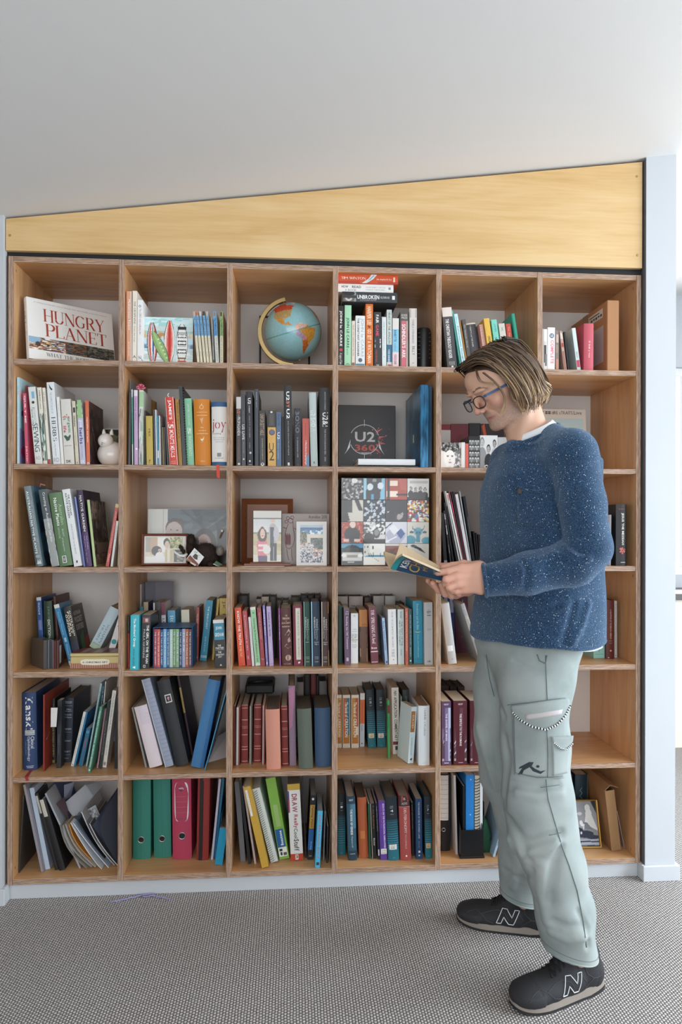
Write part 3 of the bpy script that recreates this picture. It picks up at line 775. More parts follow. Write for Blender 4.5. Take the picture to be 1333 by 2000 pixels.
# ---- top shelf, third column: globe, with a dark framed picture behind
c=Cell(0,2,490,560,8.331)
GY=.165
gc=c.at(690,740,GY);R_g=(c.at(1150,740,GY)[0]-c.at(222,740,GY)[0])/2
gl=empty('globe',(gc[0],GY,c.zt+.0005));tag(gl,'tilted desk globe, blue oceans, orange Americas, brass half ring, alone on top shelf','globe')
gz=gc[2]-c.zt
LAND=[
 ('c85038',[(-168,66),(-156,71),(-128,70),(-115,73),(-95,72),(-82,73),(-78,62),(-66,60),(-56,52),(-66,50),(-70,45),(-83,46),(-95,49),(-123,49),(-132,56),(-150,60),(-160,58)]),
 ('b89a62',[(-123,49),(-95,49),(-83,46),(-70,45),(-75,38),(-81,30),(-80,25),(-84,30),(-97,27),(-106,32),(-117,32),(-124,40)]),
 ('d09038',[(-117,32),(-106,32),(-97,27),(-97,20),(-92,18),(-87,21),(-88,16),(-83,14),(-82,9),(-78,8),(-86,12),(-95,15),(-105,20),(-109,25)]),
 ('d8d0dc',[(-51,60),(-42,60),(-22,70),(-20,80),(-40,83),(-60,80),(-70,77),(-54,70)]),
 ('dcae98',[(-78,8),(-72,12),(-62,10),(-52,5),(-60,1),(-70,1),(-78,1)]),
 ('c8923a',[(-70,1),(-60,1),(-52,5),(-50,0),(-35,-6),(-39,-15),(-41,-22),(-48,-26),(-54,-33),(-58,-30),(-58,-20),(-66,-10),(-72,-5)]),
 ('a892ac',[(-78,1),(-70,1),(-72,-5),(-66,-10),(-69,-18),(-71,-18),(-76,-14),(-81,-5)]),
 ('c88a90',[(-66,-10),(-58,-20),(-62,-22),(-68,-22),(-69,-18)]),
 ('bf6a2c',[(-71,-18),(-68,-22),(-62,-22),(-58,-20),(-58,-30),(-57,-36),(-62,-40),(-66,-46),(-68,-52),(-72,-53),(-74,-45),(-73,-37),(-71,-30)]),
 ('b08468',[(-17,15),(-16,28),(-6,35),(10,37),(30,32),(40,15),(50,11),(40,-5),(35,-25),(20,-35),(12,-18),(9,3),(-8,5)]),
 ('b09a98',[(-9,37),(-9,43),(0,50),(10,55),(25,60),(40,65),(40,45),(25,38),(12,45)]),
]
nlo,nla=200,110
lo=np.linspace(-180,180,nlo+1)[:-1];la=np.linspace(-90,90,nla+1)
LO,LA=np.meshgrid(lo,la);cvs=np.zeros((nla+1,nlo,3));cvs[:]=lin('8ebfc6')
r_=np.random.default_rng(5);nz=r_.random((nla+1,nlo))
cvs*=(0.93+0.14*nz)[..., None]
for col,P in LAND:
    m=np.zeros_like(LO,dtype=bool)
    for i in range(len(P)):
        (x0,y0),(x1,y1)=P[i],P[(i+1)%len(P)]
        if y0==y1: continue
        m^=((LA>=min(y0,y1))&(LA<max(y0,y1))&(LO<x0+(LA-y0)*(x1-x0)/(y1-y0)))
    cvs[m]=np.array(lin(col))*(0.72+0.5*nz[m])[:, None]
cvs[np.abs(LA)<.9]=lin('4a8a80')
LC=-80.0
a_=np.radians(LO-LC);b_=np.radians(LA)
X=np.cos(b_)*np.sin(a_);Yy=-np.cos(b_)*np.cos(a_);Zz=np.sin(b_)
pit=math.radians(14);Yy,Zz=Yy*math.cos(pit)-Zz*math.sin(pit),Yy*math.sin(pit)+Zz*math.cos(pit)
tl=math.radians(17.5);X,Zz=X*math.cos(tl)-Zz*math.sin(tl),X*math.sin(tl)+Zz*math.cos(tl)
P=np.stack([X*R_g,Yy*R_g,Zz*R_g+gz],-1).reshape(-1,3)
F=[(j*nlo+i,j*nlo+(i+1)%nlo,(j+1)*nlo+(i+1)%nlo,(j+1)*nlo+i)for j in range(nla)for i in range(nlo)]
me=bpy.data.meshes.new('globe_ball');me.from_pydata(P.tolist(),[],F);me.materials.append(painted_mat(.22,.5))
ca=me.color_attributes.new('Col','FLOAT_COLOR','POINT');ca.data.foreach_set('color',np.concatenate([cvs.reshape(-1,3),np.ones((len(P),1))],1).astype(np.float32).ravel())
me.polygons.foreach_set('use_smooth',np.ones(len(me.polygons),dtype=bool));link(bpy.data.objects.new('globe_ball',me),gl)
brass=mat('c9ae78',.32,.75);dbr=mat('5c4628',.4,.5)
q=MB();ra=R_g*1.105
arc_=[(math.radians(t))for t in np.linspace(104,270,40)]
for i in range(len(arc_)-1):
    for(r0,r1,y0,y1,m)in((ra,ra+.013,-.005,.005,0),(ra-.0012,ra,-.0055,.0055,1),(ra+.013,ra+.0142,-.0055,.0055,1)):
        A,B=arc_[i],arc_[i+1];ry= lambda r,t:(r*math.cos(t),r*math.sin(t)+gz)
        V=[(ry(r,t)[0],y,ry(r,t)[1])for t in(A,B)for r in(r0,r1)for y in(y0,y1)]
        q.add(V,[(0,1,3,2),(4,6,7,5),(0,2,6,4),(1,5,7,3),(0,4,5,1),(2,3,7,6)],m)
q.build('meridian_ring',[brass,dbr],gl)
q=MB();ax_=math.radians(107.5);q.tube([(R_g*.98*math.cos(ax_),0,R_g*.98*math.sin(ax_)+gz),(ra*1.01*math.cos(ax_),0,ra*1.01*math.sin(ax_)+gz)],.0025,10);q.tube([(-R_g*.98*math.cos(ax_),0,-R_g*.98*math.sin(ax_)+gz),(-ra*.6*math.cos(ax_)-0,0,-R_g*1.0+gz)],.0025,8);q.build('axle_pin',brass,gl, True)
q=MB();hb=max(gz-ra-.010,.004)
q.lathe([(.030,0),(.055,.0),(.056,.004),(.048,.007),(.030,max(hb,.009)),(.012,max(hb,.009)+.002)],36);q.build('base',dbr,gl, True)
a0,a1=c.at(135,1250,.33),c.at(968,1250,.33);tz=c.at(135,445,.33)[2]
rt=facing('framed_picture',(a0[0],.352,c.zt+.0004),0,math.radians(2.5));W_,H2=a1[0]-a0[0],tz-c.zt
q=MB()
for A,B in(((0,0,0),(.014,.007,H2)),((0,W_-.007,0),(.014,W_,H2)),((0,.007,0),(.014,W_-.007,.007)),((0,.007,H2-.007),(.014,W_-.007,H2))):q.box(A,B,.001)
q.build('frame',mat('221c1a',.4),rt);box('mount',(.002,.007,.007),(.009,W_-.007,H2-.007),mat('cfc6bd',.6),rt)
cover_decals(rt,[('H','In Memory of',.12,.3,.66,.70,'666'),('H','Thanksgiving',.12,.35,.74,.78,'666'),('P',[(.3,.8),(.7,.8),(.9,.98),(.12,.98)],'a08c7c')],.009,W_,H2)
tag(rt,'thin black framed certificate leaning on the back behind the globe','picture frame')

# ---- top shelf, fourth column: row of paperbacks, three lying across their tops, black speaker
c=Cell(0,3,650,530,6.348)
YB=.03
c.book((68,137,1168,70,425),'p','2a2a2c',[T_('JOHN le CARRE',.08,.66,'f2f0ec',.2,.72,'b'),('O',.5,.72,.28,'c8443c'),T_('A Legacy of Spies',.77,.96,'e8e4e0',.15,.75)],'black novel with bold white name, red dot',Y=YB,d=.135)
c.book((145,230,1172,150,418),'p','a5d8b4',[T_('JOHN LE CARRE',.2,.69,'27503c',.2,.7,'b'),T_('Agent in the Field',.7,.8,'4a8060',.25,.6),H_('A',.94,.96,'345')],'mint green novel with dark green name',Y=YB,d=.14)
c.book((236,278,1172,238,612),'p','e4d4c4',[T_('THE SPY WHO CAME IN FROM THE COLD',.08,.76,'6a5a50',.3,.65),R_(.9,1,'8a6a58',.1,.9)],'short beige novel with thin dark lettering',Y=YB,d=.115)
c.book((284,402,1174,286,548),'p','e6e8e8',[T_('THE CONSTANT GARDENER',.05,.79,'35383c',.18,.38,'b'),T_('JOHN le CARRE',.05,.80,'b8c0c4',.48,.88,'b'),('O',.5,.86,.22,'5a6a74'),R_(.93,1,'5a8ca4',.05,.95)],'thick white novel with grey name, blue foot',Y=YB,d=.115)
c.book((412,505,1176,410,402),'p','d9722e',[T_('HARPER LEE',.04,.33,'f4dcc0',.2,.75,'b'),T_('GO SET A WATCHMAN',.4,.93,'f4dcc0',.2,.75,'b'),('P',[(.25,.34),(.7,.36),(.45,.38)],'4a2a1c'),H_('A',.96,.98,'622')],'tall orange novel with cream capitals',Y=YB,d=.135)
b_=c.book((516,606,1176,514,503),'p','3a393c',[T_('FAIR',.05,.2,'f0eeea',.25,.65,'b'),T_('GAME',.23,.43,'d8506a',.25,.65,'b'),T_('VALERIE PLAME WILSON',.68,.9,'d0504a',.2,.42),H_('W',.94,.98,'eee',.3,.7)],'dark grey memoir, white and red title',Y=YB,d=.12)
cv=Canvas(14,22,'888').blobs(40,['ddd','666','333','aaa'],2);print_mesh('photo_print',cv,on_spine(b_[1],b_[2], lambda u:0,.05,.95,.48,.64),b_[0])
c.book((614,668,1178,612,565),'p','dbe2e4',[T_('PAPER BOATS and more stories',.1,.66,'8a9698',.35,.6),('O',.5,.78,.16,'9aa'),('O',.5,.78,.1,'dbe2e4')],'slim pale grey novel with small ring',Y=YB,d=.115)
c.book((672,736,1180,672,474),'p','c8d2cc',[T_('HEART OF THE AMAZON',.04,.58,'3c4a48',.3,.72),R_(.6,.9,'3c6c8c'),T_('YOSSI GHINSBERG',.68,.93,'dce8ec',.25,.6,'b'),R_(.94,1,'c05a58',.2,.9)],'pale green adventure book, blue lower half',Y=YB,d=.13)
b_=c.book((742,822,1182,744,580),'p','efd6d8',[R_(0,.22,'e2ded8'),R_(.22,.68,'8fc8e0'),T_('BABETTE',.24,.47,'2c5a84',.25,.6,'b'),T_('cookbook',.5,.66,'5a90b0',.3,.6),T_('MONSOON DINNER',.73,.93,'5a3a44',.25,.65)],'pink and sky blue paperback, portrait on top',Y=YB,d=.115)
cv=Canvas(16,22,'e2ded8').person(.5,.4,.2,'d8d0c8','333','888');print_mesh('portrait_print',cv,on_spine(b_[1],b_[2], lambda u:0,.1,.9,.01,.21),b_[0])
c.book((838,945,1184,838,500),'p','6a655a',[R_(0,.15,'5a5550'),H_('BOOKER',.04,.08,'e4e0d8'),H_('PRIZE',.09,.125,'e4e0d8'),R_(.16,1,'d8707c',.15,.7),T_("SCHINDLER'S ARK",.22,.82,'f6ecec',.2,.65,'b'),R_(.16,1,'d8d0c4',.76,.86),R_(.33,.5,'8a2c30',.9,.99)],'thick worn grey and pink novel',Y=YB,d=.125)
b_=c.book((955,1048,1186,953,458),'p','ddd8d2',[T_('PAMELA STEPHENSON',.19,.58,'8a8480',.35,.6),T_('BILLY',.63,.78,'6a6664',.35,.7),H_('A',.9,.92,'444',.35,.6)],'cream biography, small photo at spine top',Y=YB,d=.14)
cv=Canvas(18,22,'b8a898').person(.5,.4,.22,'d8b8a0','4a3a30','888');print_mesh('portrait_print',cv,on_spine(b_[1],b_[2], lambda u:0,.05,.95,.01,.15),b_[0])
def flat_book(g,kind,col,items,lab,Y,d,zb,pages='d9cdb4',name='book',cat='book'):
    """a book lying on its side: g = (x left, x right, y bottom, y top) of the spine, zb its underside"""
    x0,x1,y1,y0=g
    a,b=c.at(x0,y1,Y),c.at(x1,y1,Y);t=c.at(x0,y0,Y)[2]-c.at(x0,y1,Y)[2];a[0]=max(a[0],c.x0+.0012);t=min(t,ZB[c.r]-TH/2-.0012-zb)
    W=b[0]-a[0];rt=empty(name,(a[0],Y,zb));d=min(d,DEP-.006-Y)
    rt.rotation_mode='QUATERNION'
    rt.rotation_quaternion=Matrix(((0,0,1),(0,1,0),(-1,0,0))).to_quaternion()
    rt.location=(a[0],Y,zb+t)
    bul=book_geo(rt,t,d,W,kind,col,pages=pages)
    its=[]
    for it in items:       # reading left to right along the spine: flip the reading direction
        if it[0]=='T':its.append(('U',it[1],it[2],it[3],it[4],it[5],it[6],it[7]))
        else:its.append(it)
    by=[]
    decals(rt,[(i[0],i[1],1-i[3],1-i[2],1-i[5],1-i[4],*i[6:])if i[0]=='U' else(('R',1-i[2],1-i[1],1-i[4],1-i[3],i[5])if i[0]=='R' else i)for i in its],t,W,bul)
    tag(rt,lab,cat,c.grp); return rt,t,W
zb=c.at(412,398,YB)[2]+.0006
z1=zb
tU=c.at(120,290,YB)[2]-c.at(120,415,YB)[2]
rb,t_,w_=flat_book((120,803,415,290),'p','3b3c3f',[T_('UNBROKEN',.27,.67,'f2f2f0',.3,.7,'b'),T_('HILLENBRAND',.69,.86,'c8c8c8',.38,.6),R_(.905,.955,'e8e8e8',.3,.68),T_('AN EXTRAORDINARY TRUE STORY',.32,.62,'bbb',.14,.24)],'charcoal paperback lying across the row of novels, lowest of three',YB-.012,.15,z1)
cv=Canvas(30,20,'9a9a9a').ell(.4,.6,.5,.7,'6a6a68').ell(.42,.55,.3,.42,'c8c0b8').ell(.4,.15,.5,.25,'2a2a28').ell(.42,.7,.12,.08,'6a5a54')
print_mesh('portrait_print',cv, lambda u,v:np.stack([t_*(.04+.92*v),np.full_like(u,-.0006),w_*(.02+.23*u)],1),rb)
z2=z1+t_+.0005
rb,t2,w2=flat_book((70,755,292,190),'p','ecebe7',[T_('HOW',.06,.18,'4a4a48',.5,.8,'b'),T_('READ',.25,.41,'4a4a48',.5,.8,'b'),T_('A BOOK',.12,.33,'8a8a88',.12,.38),T_('MORTIMER J ADLER',.5,.86,'a8a8a4',.52,.7),T_('CHARLES VAN DOREN',.5,.84,'a8a8a4',.26,.42),R_(.91,.95,'888',.4,.68)],'white paperback lying across the novels, middle of three',YB-.006,.15,z2)
z3=z2+t2+.0005
tt3=t2*1.25
rb,t3,w3=flat_book((70,812,182,42),'p','c9502b',[T_('TIM WINTON',.05,.46,'f4e4d4',.42,.7,'s'),T_("the shepherd's hut",.64,.89,'f4e0d0',.36,.58),R_(.92,.95,'e8c4a8',.2,.75),R_(0,1,'b03c28',0,.22)],'rust orange novel lying across the novels, topmost of three',YB-.012,.15,z3)
cv=Canvas(44,22,'c9502b').poly([(.1,1),(.35,1),(.75,.5),(.95,0),(.65,0),(.5,.45)],'cfdde0').poly([(.3,.9),(.6,.55),(.85,.05),(.75,.05),(.5,.6)],'8aa4aa').noise(.3,1)
print_mesh('painted_band',cv, lambda u,v:np.stack([t3*(.02+.96*v),np.full_like(u,-.0007),w3*(.36+.30*u)],1),rb)
s0,s1=c.at(1055,1180,.06),c.at(1236,1180,.06);hS=c.at(1150,690,.06)[2]-c.zt;rS=(s1[0]-s0[0])/2
sp=empty('speaker',((s0[0]+s1[0])/2,0.06+rS,c.zt+.0005));tag(sp,'rounded black tabletop speaker with fine side slots, right of the novels','speaker')
q=MB();prof=[(rS*.2,0),(rS*.93,0),(rS,.006),(rS,hS*.86)]+[(rS*(.80+.2*math.cos(a)),hS*.86+hS*.14*math.sin(a))for a in np.linspace(.2,PI/2,7)]+[(rS*.3,hS)]
q.lathe(prof,40);q.build('body',mat('17181a',.35),sp, True)
q=MB(); 
for sgn in(-1,1):
    for i in range(7):
        z=hS*(.30+.095*i);a0=-PI/2+sgn*math.radians(38)
        q.tube([(rS*1.004*math.cos(a0+sgn*t),rS*1.004*math.sin(a0+sgn*t),z+.004*t)for t in np.linspace(0,.38,6)],.0011,6)
q.build('slots',mat('8d9092',.3,.6),sp, True)
q=MB();q.tube([(rS*1.002*math.cos(-PI/2+t),rS*1.002*math.sin(-PI/2+t),hS*.08)for t in np.linspace(-.25,.25,6)],.002,6);q.build('badge',mat('555',.4),sp)

# ---- top shelf, fifth column: leaning row
c=Cell(0,4,855,590,6.348)
c.book((62,122,808,24,170),'p','b8946a',[],'brown paperback half hidden by the divider',Y=.20,d=.13)
b_=c.book((126,248,808,52,70),'p','4a494c',[R_(0,.15,'ddd4cc'),T_('THE CHRISTIAN THEOLOGY READER',.19,.83,'e8e6e2',.25,.6,'b'),T_('ALISTER McGRATH',.88,.94,'c8c4c0',.2,.8),R_(.95,.985,'eee',.42,.62)],'dark grey textbook, pale photo at top',Y=.03,d=.15)
c.book((252,288,808,138,110),'p','64c2b4',[],'thin turquoise paperback wedged left of pale blue one',Y=.035,d=.14)
c.book((292,362,790,180,148),'p','c4e4ec',[T_('Alister',.05,.18,'6aa0b4',.3,.6),T_('Reformation Thought',.22,.86,'27414e',.25,.72)],'pale blue paperback with dark serif title',Y=.03,d=.14)
c.book((368,392,780,265,238),'p','9a6a34',[],'narrow ochre brown paperback',Y=.05,d=.13)
c.book((394,440,780,302,215),'p','5a5450',[T_('The Victorian Church',.1,.55,'c8c4bc',.3,.65)],'grey brown paperback with white title',Y=.05,d=.13)
c.book((440,560,780,352,268),'h','454547',[R_(0,.03,'d8ccb0'),T_('F BARTH and THE DARK',.06,.5,'d8d4cc',.3,.45),R_(.03,.9,'38383a',.7,.95)],'wide charcoal hardback with cream top edge',Y=.06,d=.14)
c.book((590,650,780,505,280),'p','d9a898',[T_('THE FREE CHURCH',.05,.5,'f0dcd0',.3,.6),R_(0,1,'8a3a2c',0,.2)],'rose pink paperback with reddish edge',Y=.05,d=.14)
c.book((665,735,780,572,205),'p','e3b650',[T_('CREATION AND CHANGE',.34,.9,'3a3428',.3,.7,'b')],'mustard yellow paperback with black capitals',Y=.04,d=.15)
c.book((752,822,780,664,220),'p','7fd0c0',[T_('JAMES',.08,.24,'3a9aa0',.3,.7),T_('A NEW COMMENTARY',.34,.85,'2a5a60',.3,.65)],'aqua green paperback',Y=.045,d=.14)
c.book((838,915,780,756,268),'p','d9d3c8',[('P',[(.3,.06),(.5,.1),(.7,.06),(.55,.12),(.7,.17),(.5,.14),(.3,.17),(.42,.12)],'7fb0a0'),T_('Jesus the Messiah',.3,.7,'aaa49a',.3,.6)],'cream paperback with small green star',Y=.045,d=.14)
c.book((920,982,780,846,270),'p','c6503c',[T_('The Gospel in Revelation',.06,.72,'f0c8b0',.3,.65)],'red paperback',Y=.045,d=.14)
c.book((1022,1066,700,912,146),'p','2fa88e',[R_(0,1,'1d7a68',0,.3)],'tall jade green thin paperback, last before gap',Y=.04,d=.15)

# ---- top shelf, sixth column
c=Cell(0,5,1055,570,6.665)
c.book((36,50,1010,36,480),'p','c8c4bc',[],'very thin pale booklet against divider',Y=.03,d=.13)
c.book((52,98,1010,52,484),'p','e4e4e2',[T_('U2',.3,.36,'9a9a98',.1,.9),R_(.38,.8,'4a4c4e',.05,.75),R_(.6,.88,'787a7c',.3,.9)],'white paperback with grey photograph',Y=.03,d=.13)
c.book((100,196,1010,104,462),'p','efecec',[('O',.55,.19,.33,'54667c'),H_('U2',.16,.22,'f0f0f0',.35,.75,'b'),T_('COMPLETE',.29,.83,'d8788a',.4,.85,'b')],'white book, pink capitals under blue disc',Y=.03,d=.14)
c.book((204,250,1010,204,500),'m','8c7c74',[R_(.1,.3,'c8b0a4',.2,.9),R_(.35,.55,'a08c80',.1,.8),R_(.7,.95,'c88a74',.2,.9)],'mottled brown magazine, upright',Y=.03,d=.16)
c.book((318,356,1010,256,510),'m','b89c90',[R_(.05,.2,'d8c8bc',.1,.9),R_(.3,.4,'a84a3a',.1,.9),R_(.5,.95,'9c6a5c',.1,.8)],'mottled pinkish magazine leaning left',Y=.03,d=.16)
c.book((368,388,1010,312,520),'m','2c2a2a',[],'thin black magazine leaning left',Y=.03,d=.16)
c.book((490,540,1010,416,472),'p','d0dcda',[T_('Edward',.55,.68,'5a6a70',.3,.7),R_(.74,.9,'c84a64',.1,.9)],'pale grey green book, dark photo on cover',Y=.03,d=.16)
c.book((570,698,1012,574,412),'h','c05562',[T_('El Bulli y mas',.37,.72,'f4dcdc',.42,.62)],'flat rose red hardback with tiny white script',Y=.022,d=.15,rough=.6)
p0,p1=c.at(878,1020,.012),c.at(1032,1020,.012);tz=c.at(900,108,.012)[2]
rt=empty('cardboard_box',(p0[0],.012,c.zt+.0004));W_,H2=p1[0]-p0[0],tz-c.zt
box('carton',(0,0,0),(W_,.31,H2),mat('b08058',.8),rt,.002)
q=MB();q.box((-.0006,.16,H2*.02),(-.0001,.20,H2*.998),.0002);q.build('tape',mat('8a6a48',.3),rt)
q=MB();q.box((-.0006,.035,H2*.80),(-.0001,.15,H2*.93),.0002);q.build('label',mat('d9d2c6',.6),rt)
q=MB();q.box((-.0006,.03,H2*.16),(-.0001,.11,H2*.68),.0002);q.build('label',mat('b9b4b0',.5),rt)
q=MB()
for i in range(5):q.box((-.0010,.04+i*.019,H2*(.825+.01*(i%2))),(-.0007,.053+i*.019,H2*.86),.0001)
q.box((-.0010,.06,H2*.885),(-.0007,.14,H2*.90),.0001);q.build('label_print',mat('3a3632',.6),rt)
tag(rt,'brown cardboard parcel with two paper labels standing at the right end of top shelf','box')

# ---- second shelf, first column
c=Cell(1,0,20,720,6.059)
YB=.028
b_=c.book((80,112,1115,78,100),'p','b8d8e2',[T_('QUILTING',.1,.2,'5a6a88',.2,.5),T_('stitch and patchwork',.3,.8,'7a8ab0',.2,.5)],'pale blue craft book with flowered cover',Y=.02,d=.24)
cv=Canvas(40,60,'b8dce2').blobs(26,['e8b0b8','c05070','6a5a9a','f0e0d8','a8d8d0','8ac0c8'],4,(0,1,.15,1),.8).ell(.3,.1,.12,.06,'d0707c').ell(.2,.4,.14,.05,'5a4878').ell(.2,.85,.16,.07,'a83860');print_mesh('flower_print',cv,on_cover(b_[1],b_[3],b_[2],0,1,0,1),b_[0])
c.book((182,226,1115,148,292),'p','d0506a',[T_('QUILT ME',.03,.42,'f4e0e4',.2,.7,'b'),T_('jane',.74,.96,'f4d8e0',.2,.7),R_(0,1,'2a3a50',.88,1)],'raspberry pink craft book with white lettering',Y=YB,d=.18)
c.book((298,386,1118,210,218),'p','dfe2dc',[R_(.06,.15,'7fb4d8',.38,.78),('O',.5,.2,.2,'333'),H_('THE',.265,.285,'667',.2,.65),T_('BOOK OF',.29,.47,'5a6a70',.1,.34),T_('COMPLETE',.29,.47,'a8b0b0',.45,.68),T_('SEWING',.47,.84,'2c4a54',.12,.82),H_('RD',.9,.94,'99a',.2,.8)],'thick grey white book with large dark sewing title',Y=YB,d=.2)
b_=c.book((392,442,1118,318,222),'p','e6e0d0',[T_('SOPHIE DAHL cookery',.04,.28,'4a463e',.25,.6,'b')],'cream book with green leaf pattern on spine',Y=YB,d=.19)
cv=Canvas(18,60,'dfe0d4').blobs(46,['3a6a60','b8d0c4','e6e4d8','4a4a44','d8e4dc','7fa89c'],9);print_mesh('leaf_print',cv,on_spine(b_[1],b_[2], lambda u:0,0,1,.34,.95),b_[0])
c.book((448,482,1120,378,226),'p','e9e3d6',[T_('THE GREEK COOKERY BOOK',.05,.42,'6a655a',.25,.6),R_(.93,1,'b04a48')],'narrow cream book with red foot',Y=YB,d=.19)
c.book((486,506,1118,428,370),'p','b99c72',[],'thin tan booklet squeezed upright',Y=.06,d=.17)
c.book((510,600,1122,428,162),'p','e4e8ea',[('P',[(.3,.02),(.5,.06),(.75,.09),(.55,.1),(.35,.07)],'2c3a3c'),T_('THE COMPLETE BOOK OF',.12,.38,'a8b0b4',.3,.6),T_('HERBS',.42,.72,'3a4248',.25,.8,'s'),T_('Lesley Bremness',.74,.9,'a0a8b0',.3,.6),H_('RD',.92,.97,'99a',.15,.85)],'tall white herb book with spaced serif capitals',Y=YB,d=.22)
c.book((604,640,1122,545,335),'p','ecebe6',[T_('the little book',.1,.3,'b0b0a8',.35,.65)],'plain slim white book',Y=YB,d=.18)
c.book((644,764,1124,594,362),'p','dcd8d0',[H_('a',.23,.25,'c0404a',.45,.6,'b'),H_('slice',.255,.285,'c0404a',.1,.8,'b'),H_('of',.29,.315,'3a6a44',.12,.4,'b'),T_('organic',.28,.52,'3f8a52',.5,.85,'b'),T_('life',.41,.51,'c0404a',.1,.42,'b'),('P',[(.1,.56),(.3,.55),(.5,.58),(.75,.54),(.8,.57),(.65,.63),(.4,.64),(.45,.66),(.3,.62)],'3a5a48'),H_('and other stories',.7,.72,'777',.1,.8),H_('DK',.93,.97,'444',.2,.7,'b')],'broad cream book, green and red title, hen',Y=YB,d=.2)
c.book((776,818,1126,728,384),'p','d8cfb8',[R_(.1,.18,'3c3a34',.2,.85),T_('Chickens',.23,.4,'4a4438',.2,.7,'b'),T_('the essential guide',.48,.7,'8a8270',.3,.6),H_('A',.95,.98,'443',.3,.7)],'beige paperback about hens',Y=YB,d=.17)
b_=c.book((828,896,1128,780,372),'p','c4c4da',[R_(0,.28,'9cc48a'),T_('grow',.31,.42,'eef0f4',.2,.7,'b'),T_('herbs',.43,.68,'4a3a78',.2,.8,'b'),T_('JESSICA HOUDRET',.7,.9,'8a88a8',.3,.6),H_('DK',.93,.975,'f4f4f8',.15,.85,'b')],'lilac herb book with green leafy top',Y=YB,d=.18)
cv=Canvas(14,30,'9cc48a').blobs(40,['4a7a44','b8d8a4','2c4a30','8ab878','d0e4c4'],6);print_mesh('leaf_print',cv,on_spine(b_[1],b_[2], lambda u:0,0,1,0,.27),b_[0])
b_=c.book((902,946,1128,886,380),'p','d96a42',[T_('vegetables and herbs',.25,.65,'f8e4d8',.25,.7,'b'),('O',.5,.975,.35,'f4e4d8'),('O',.5,.975,.18,'d96a42')],'orange spined vegetable book, dark photo cover',Y=YB,d=.17)
cv=Canvas(40,50,'3c3430').blobs(90,['4a3e3a','2c2624','5c4a46','6a4a50','38302e'],7).line(.2,.4,.5,.8,.03,'a88a90');print_mesh('cover_photo',cv,on_cover(b_[1],b_[3],b_[2],.01,1,.0,1),b_[0])
q0,q1=c.at(1078,1128,.26),c.at(1290,1128,.26);tz=c.at(1100,690,.26)[2]
W_=c.x1-q0[0]-.001;H2=tz-c.zt
rt=facing('framed_picture',(q0[0],.29,c.zt+.0004),0,math.radians(4));box('frame',(0,0,0),(.012,W_,H2),mat('e4e2de',.5),rt)
cv=Canvas(30,60,'4a4a38').blobs(120,['3a3c2c','6a6648','8a8464','2c2c20','54583c'],3);print_mesh('photo_print',cv,on_cover(.012,W_,H2,.05,.95,.04,.95),rt)
tag(rt,'white edged photograph of foliage standing behind the white china animal','picture frame')
k0=c.at(990,1000,.06);hC=(c.at(1100,725,.06)[2]-c.zt)/.99
ct=empty('china_cat',(c.at(1170,1128,.085)[0],.085,c.zt));tag(ct,'glossy white china animal with two small ears, right end of second shelf','figurine')

# ---- second shelf, second column
c=Cell(1,1,235,725,6.059)
YB=.03
def bagged(g,col,its,look,Y,d):
    return c.book(g,'m',col,its,look,Y=Y,d=d,name='magazine',cat='magazine')
c.book((92,122,1110,104,250),'m','3c3a3c',[],'dark notebook against the divider',Y=YB,d=.2)
c.book((126,152,1110,120,215),'p','3d9a86',[R_(0,.1,'dfe6e4'),T_('green living',.1,.3,'cfe8e0',.2,.7),R_(.72,1,'c8d4d0',0,1)],'thin green file with white ends',Y=YB,d=.22)
c.book((166,212,1110,160,222),'p','c3a3c8',[R_(0,.08,'e6e0e8'),T_('wedding ideas',.1,.4,'8a6a98',.2,.7),('O',.6,.78,.3,'ece4ec')],'lilac folder with pale top',Y=YB,d=.13)
b_=c.book((220,272,1110,222,222),'p','d4ddd0',[R_(.02,.22,'a8cc9c')],'pale flowered folder with pink rosette',Y=YB,d=.13)
cv=Canvas(14,60,'d8ddd6').blobs(50,['b8ccc0','e8e8e4','6a7a78','c8b0b8','88a898','dcdcd8'],11);print_mesh('flower_print',cv,on_spine(b_[1],b_[2], lambda u:0,0,1,.25,1),b_[0])
p=c.at(140,85,.05);q=MB();r2=np.random.default_rng(3)
p=c.at(245,170,.04);rs=empty('ribbon_rosette',(p[0],.04,c.at(245,222,.04)[2]));q=MB()
for i in range(16):
    a=2*PI*i/16;rad=.010+.002*(i%3)
    q.tube([(0.002*math.cos(a),0,.009),(rad*math.cos(a),-.004+.004*math.sin(3*a),.009+rad*.7*math.sin(a)),(rad*1.15*math.cos(a+.5),-.002,.009+rad*.75*math.sin(a+.5)),(.003*math.cos(a+.7),.001,.009)],[.0022,.003,.003,.0015],6,i%2)
q.build('loops',[mat('d8899c',.5),mat('c03a54',.5)],rs, True)
tag(rs,'pink and red curled ribbon rosette perched on the files','ribbon')
c.book((108,126,1110,112,96),'m','8a8486',[],'crumpled grey plastic sleeve, tallest at left',Y=.06,d=.12)
q=MB();p0=c.at(275,460,.17);p1=c.at(410,350,.17);zt2=c.at(300,285,.17)[2];V=[];F=[]
n=14
for i in range(n+1):
    t=i/n;x=p0[0]+(p1[0]-p0[0])*t;yy=.17+.05*math.sin(PI*t*.8)
    V+=[(x,yy,c.zt+.0006),(x,yy,zt2-(zt2-p1[2])*t**1.5),(x+.0006,yy+.0012,zt2-(zt2-p1[2])*t**1.5),(x+.0006,yy+.0012,c.zt+.0006)]
for i in range(n):
    for j in range(4):F.append((4*i+j,4*i+(j+1)%4,4*i+4+(j+1)%4,4*i+4+j))
F+=[(0,1,2,3),(4*n+3,4*n+2,4*n+1,4*n)]
tag(mesh('cardboard_sheet',V,F,mat('a8814e',.7), None, None, True),'curled brown cardboard sheet behind the spiral notebook','cardboard')
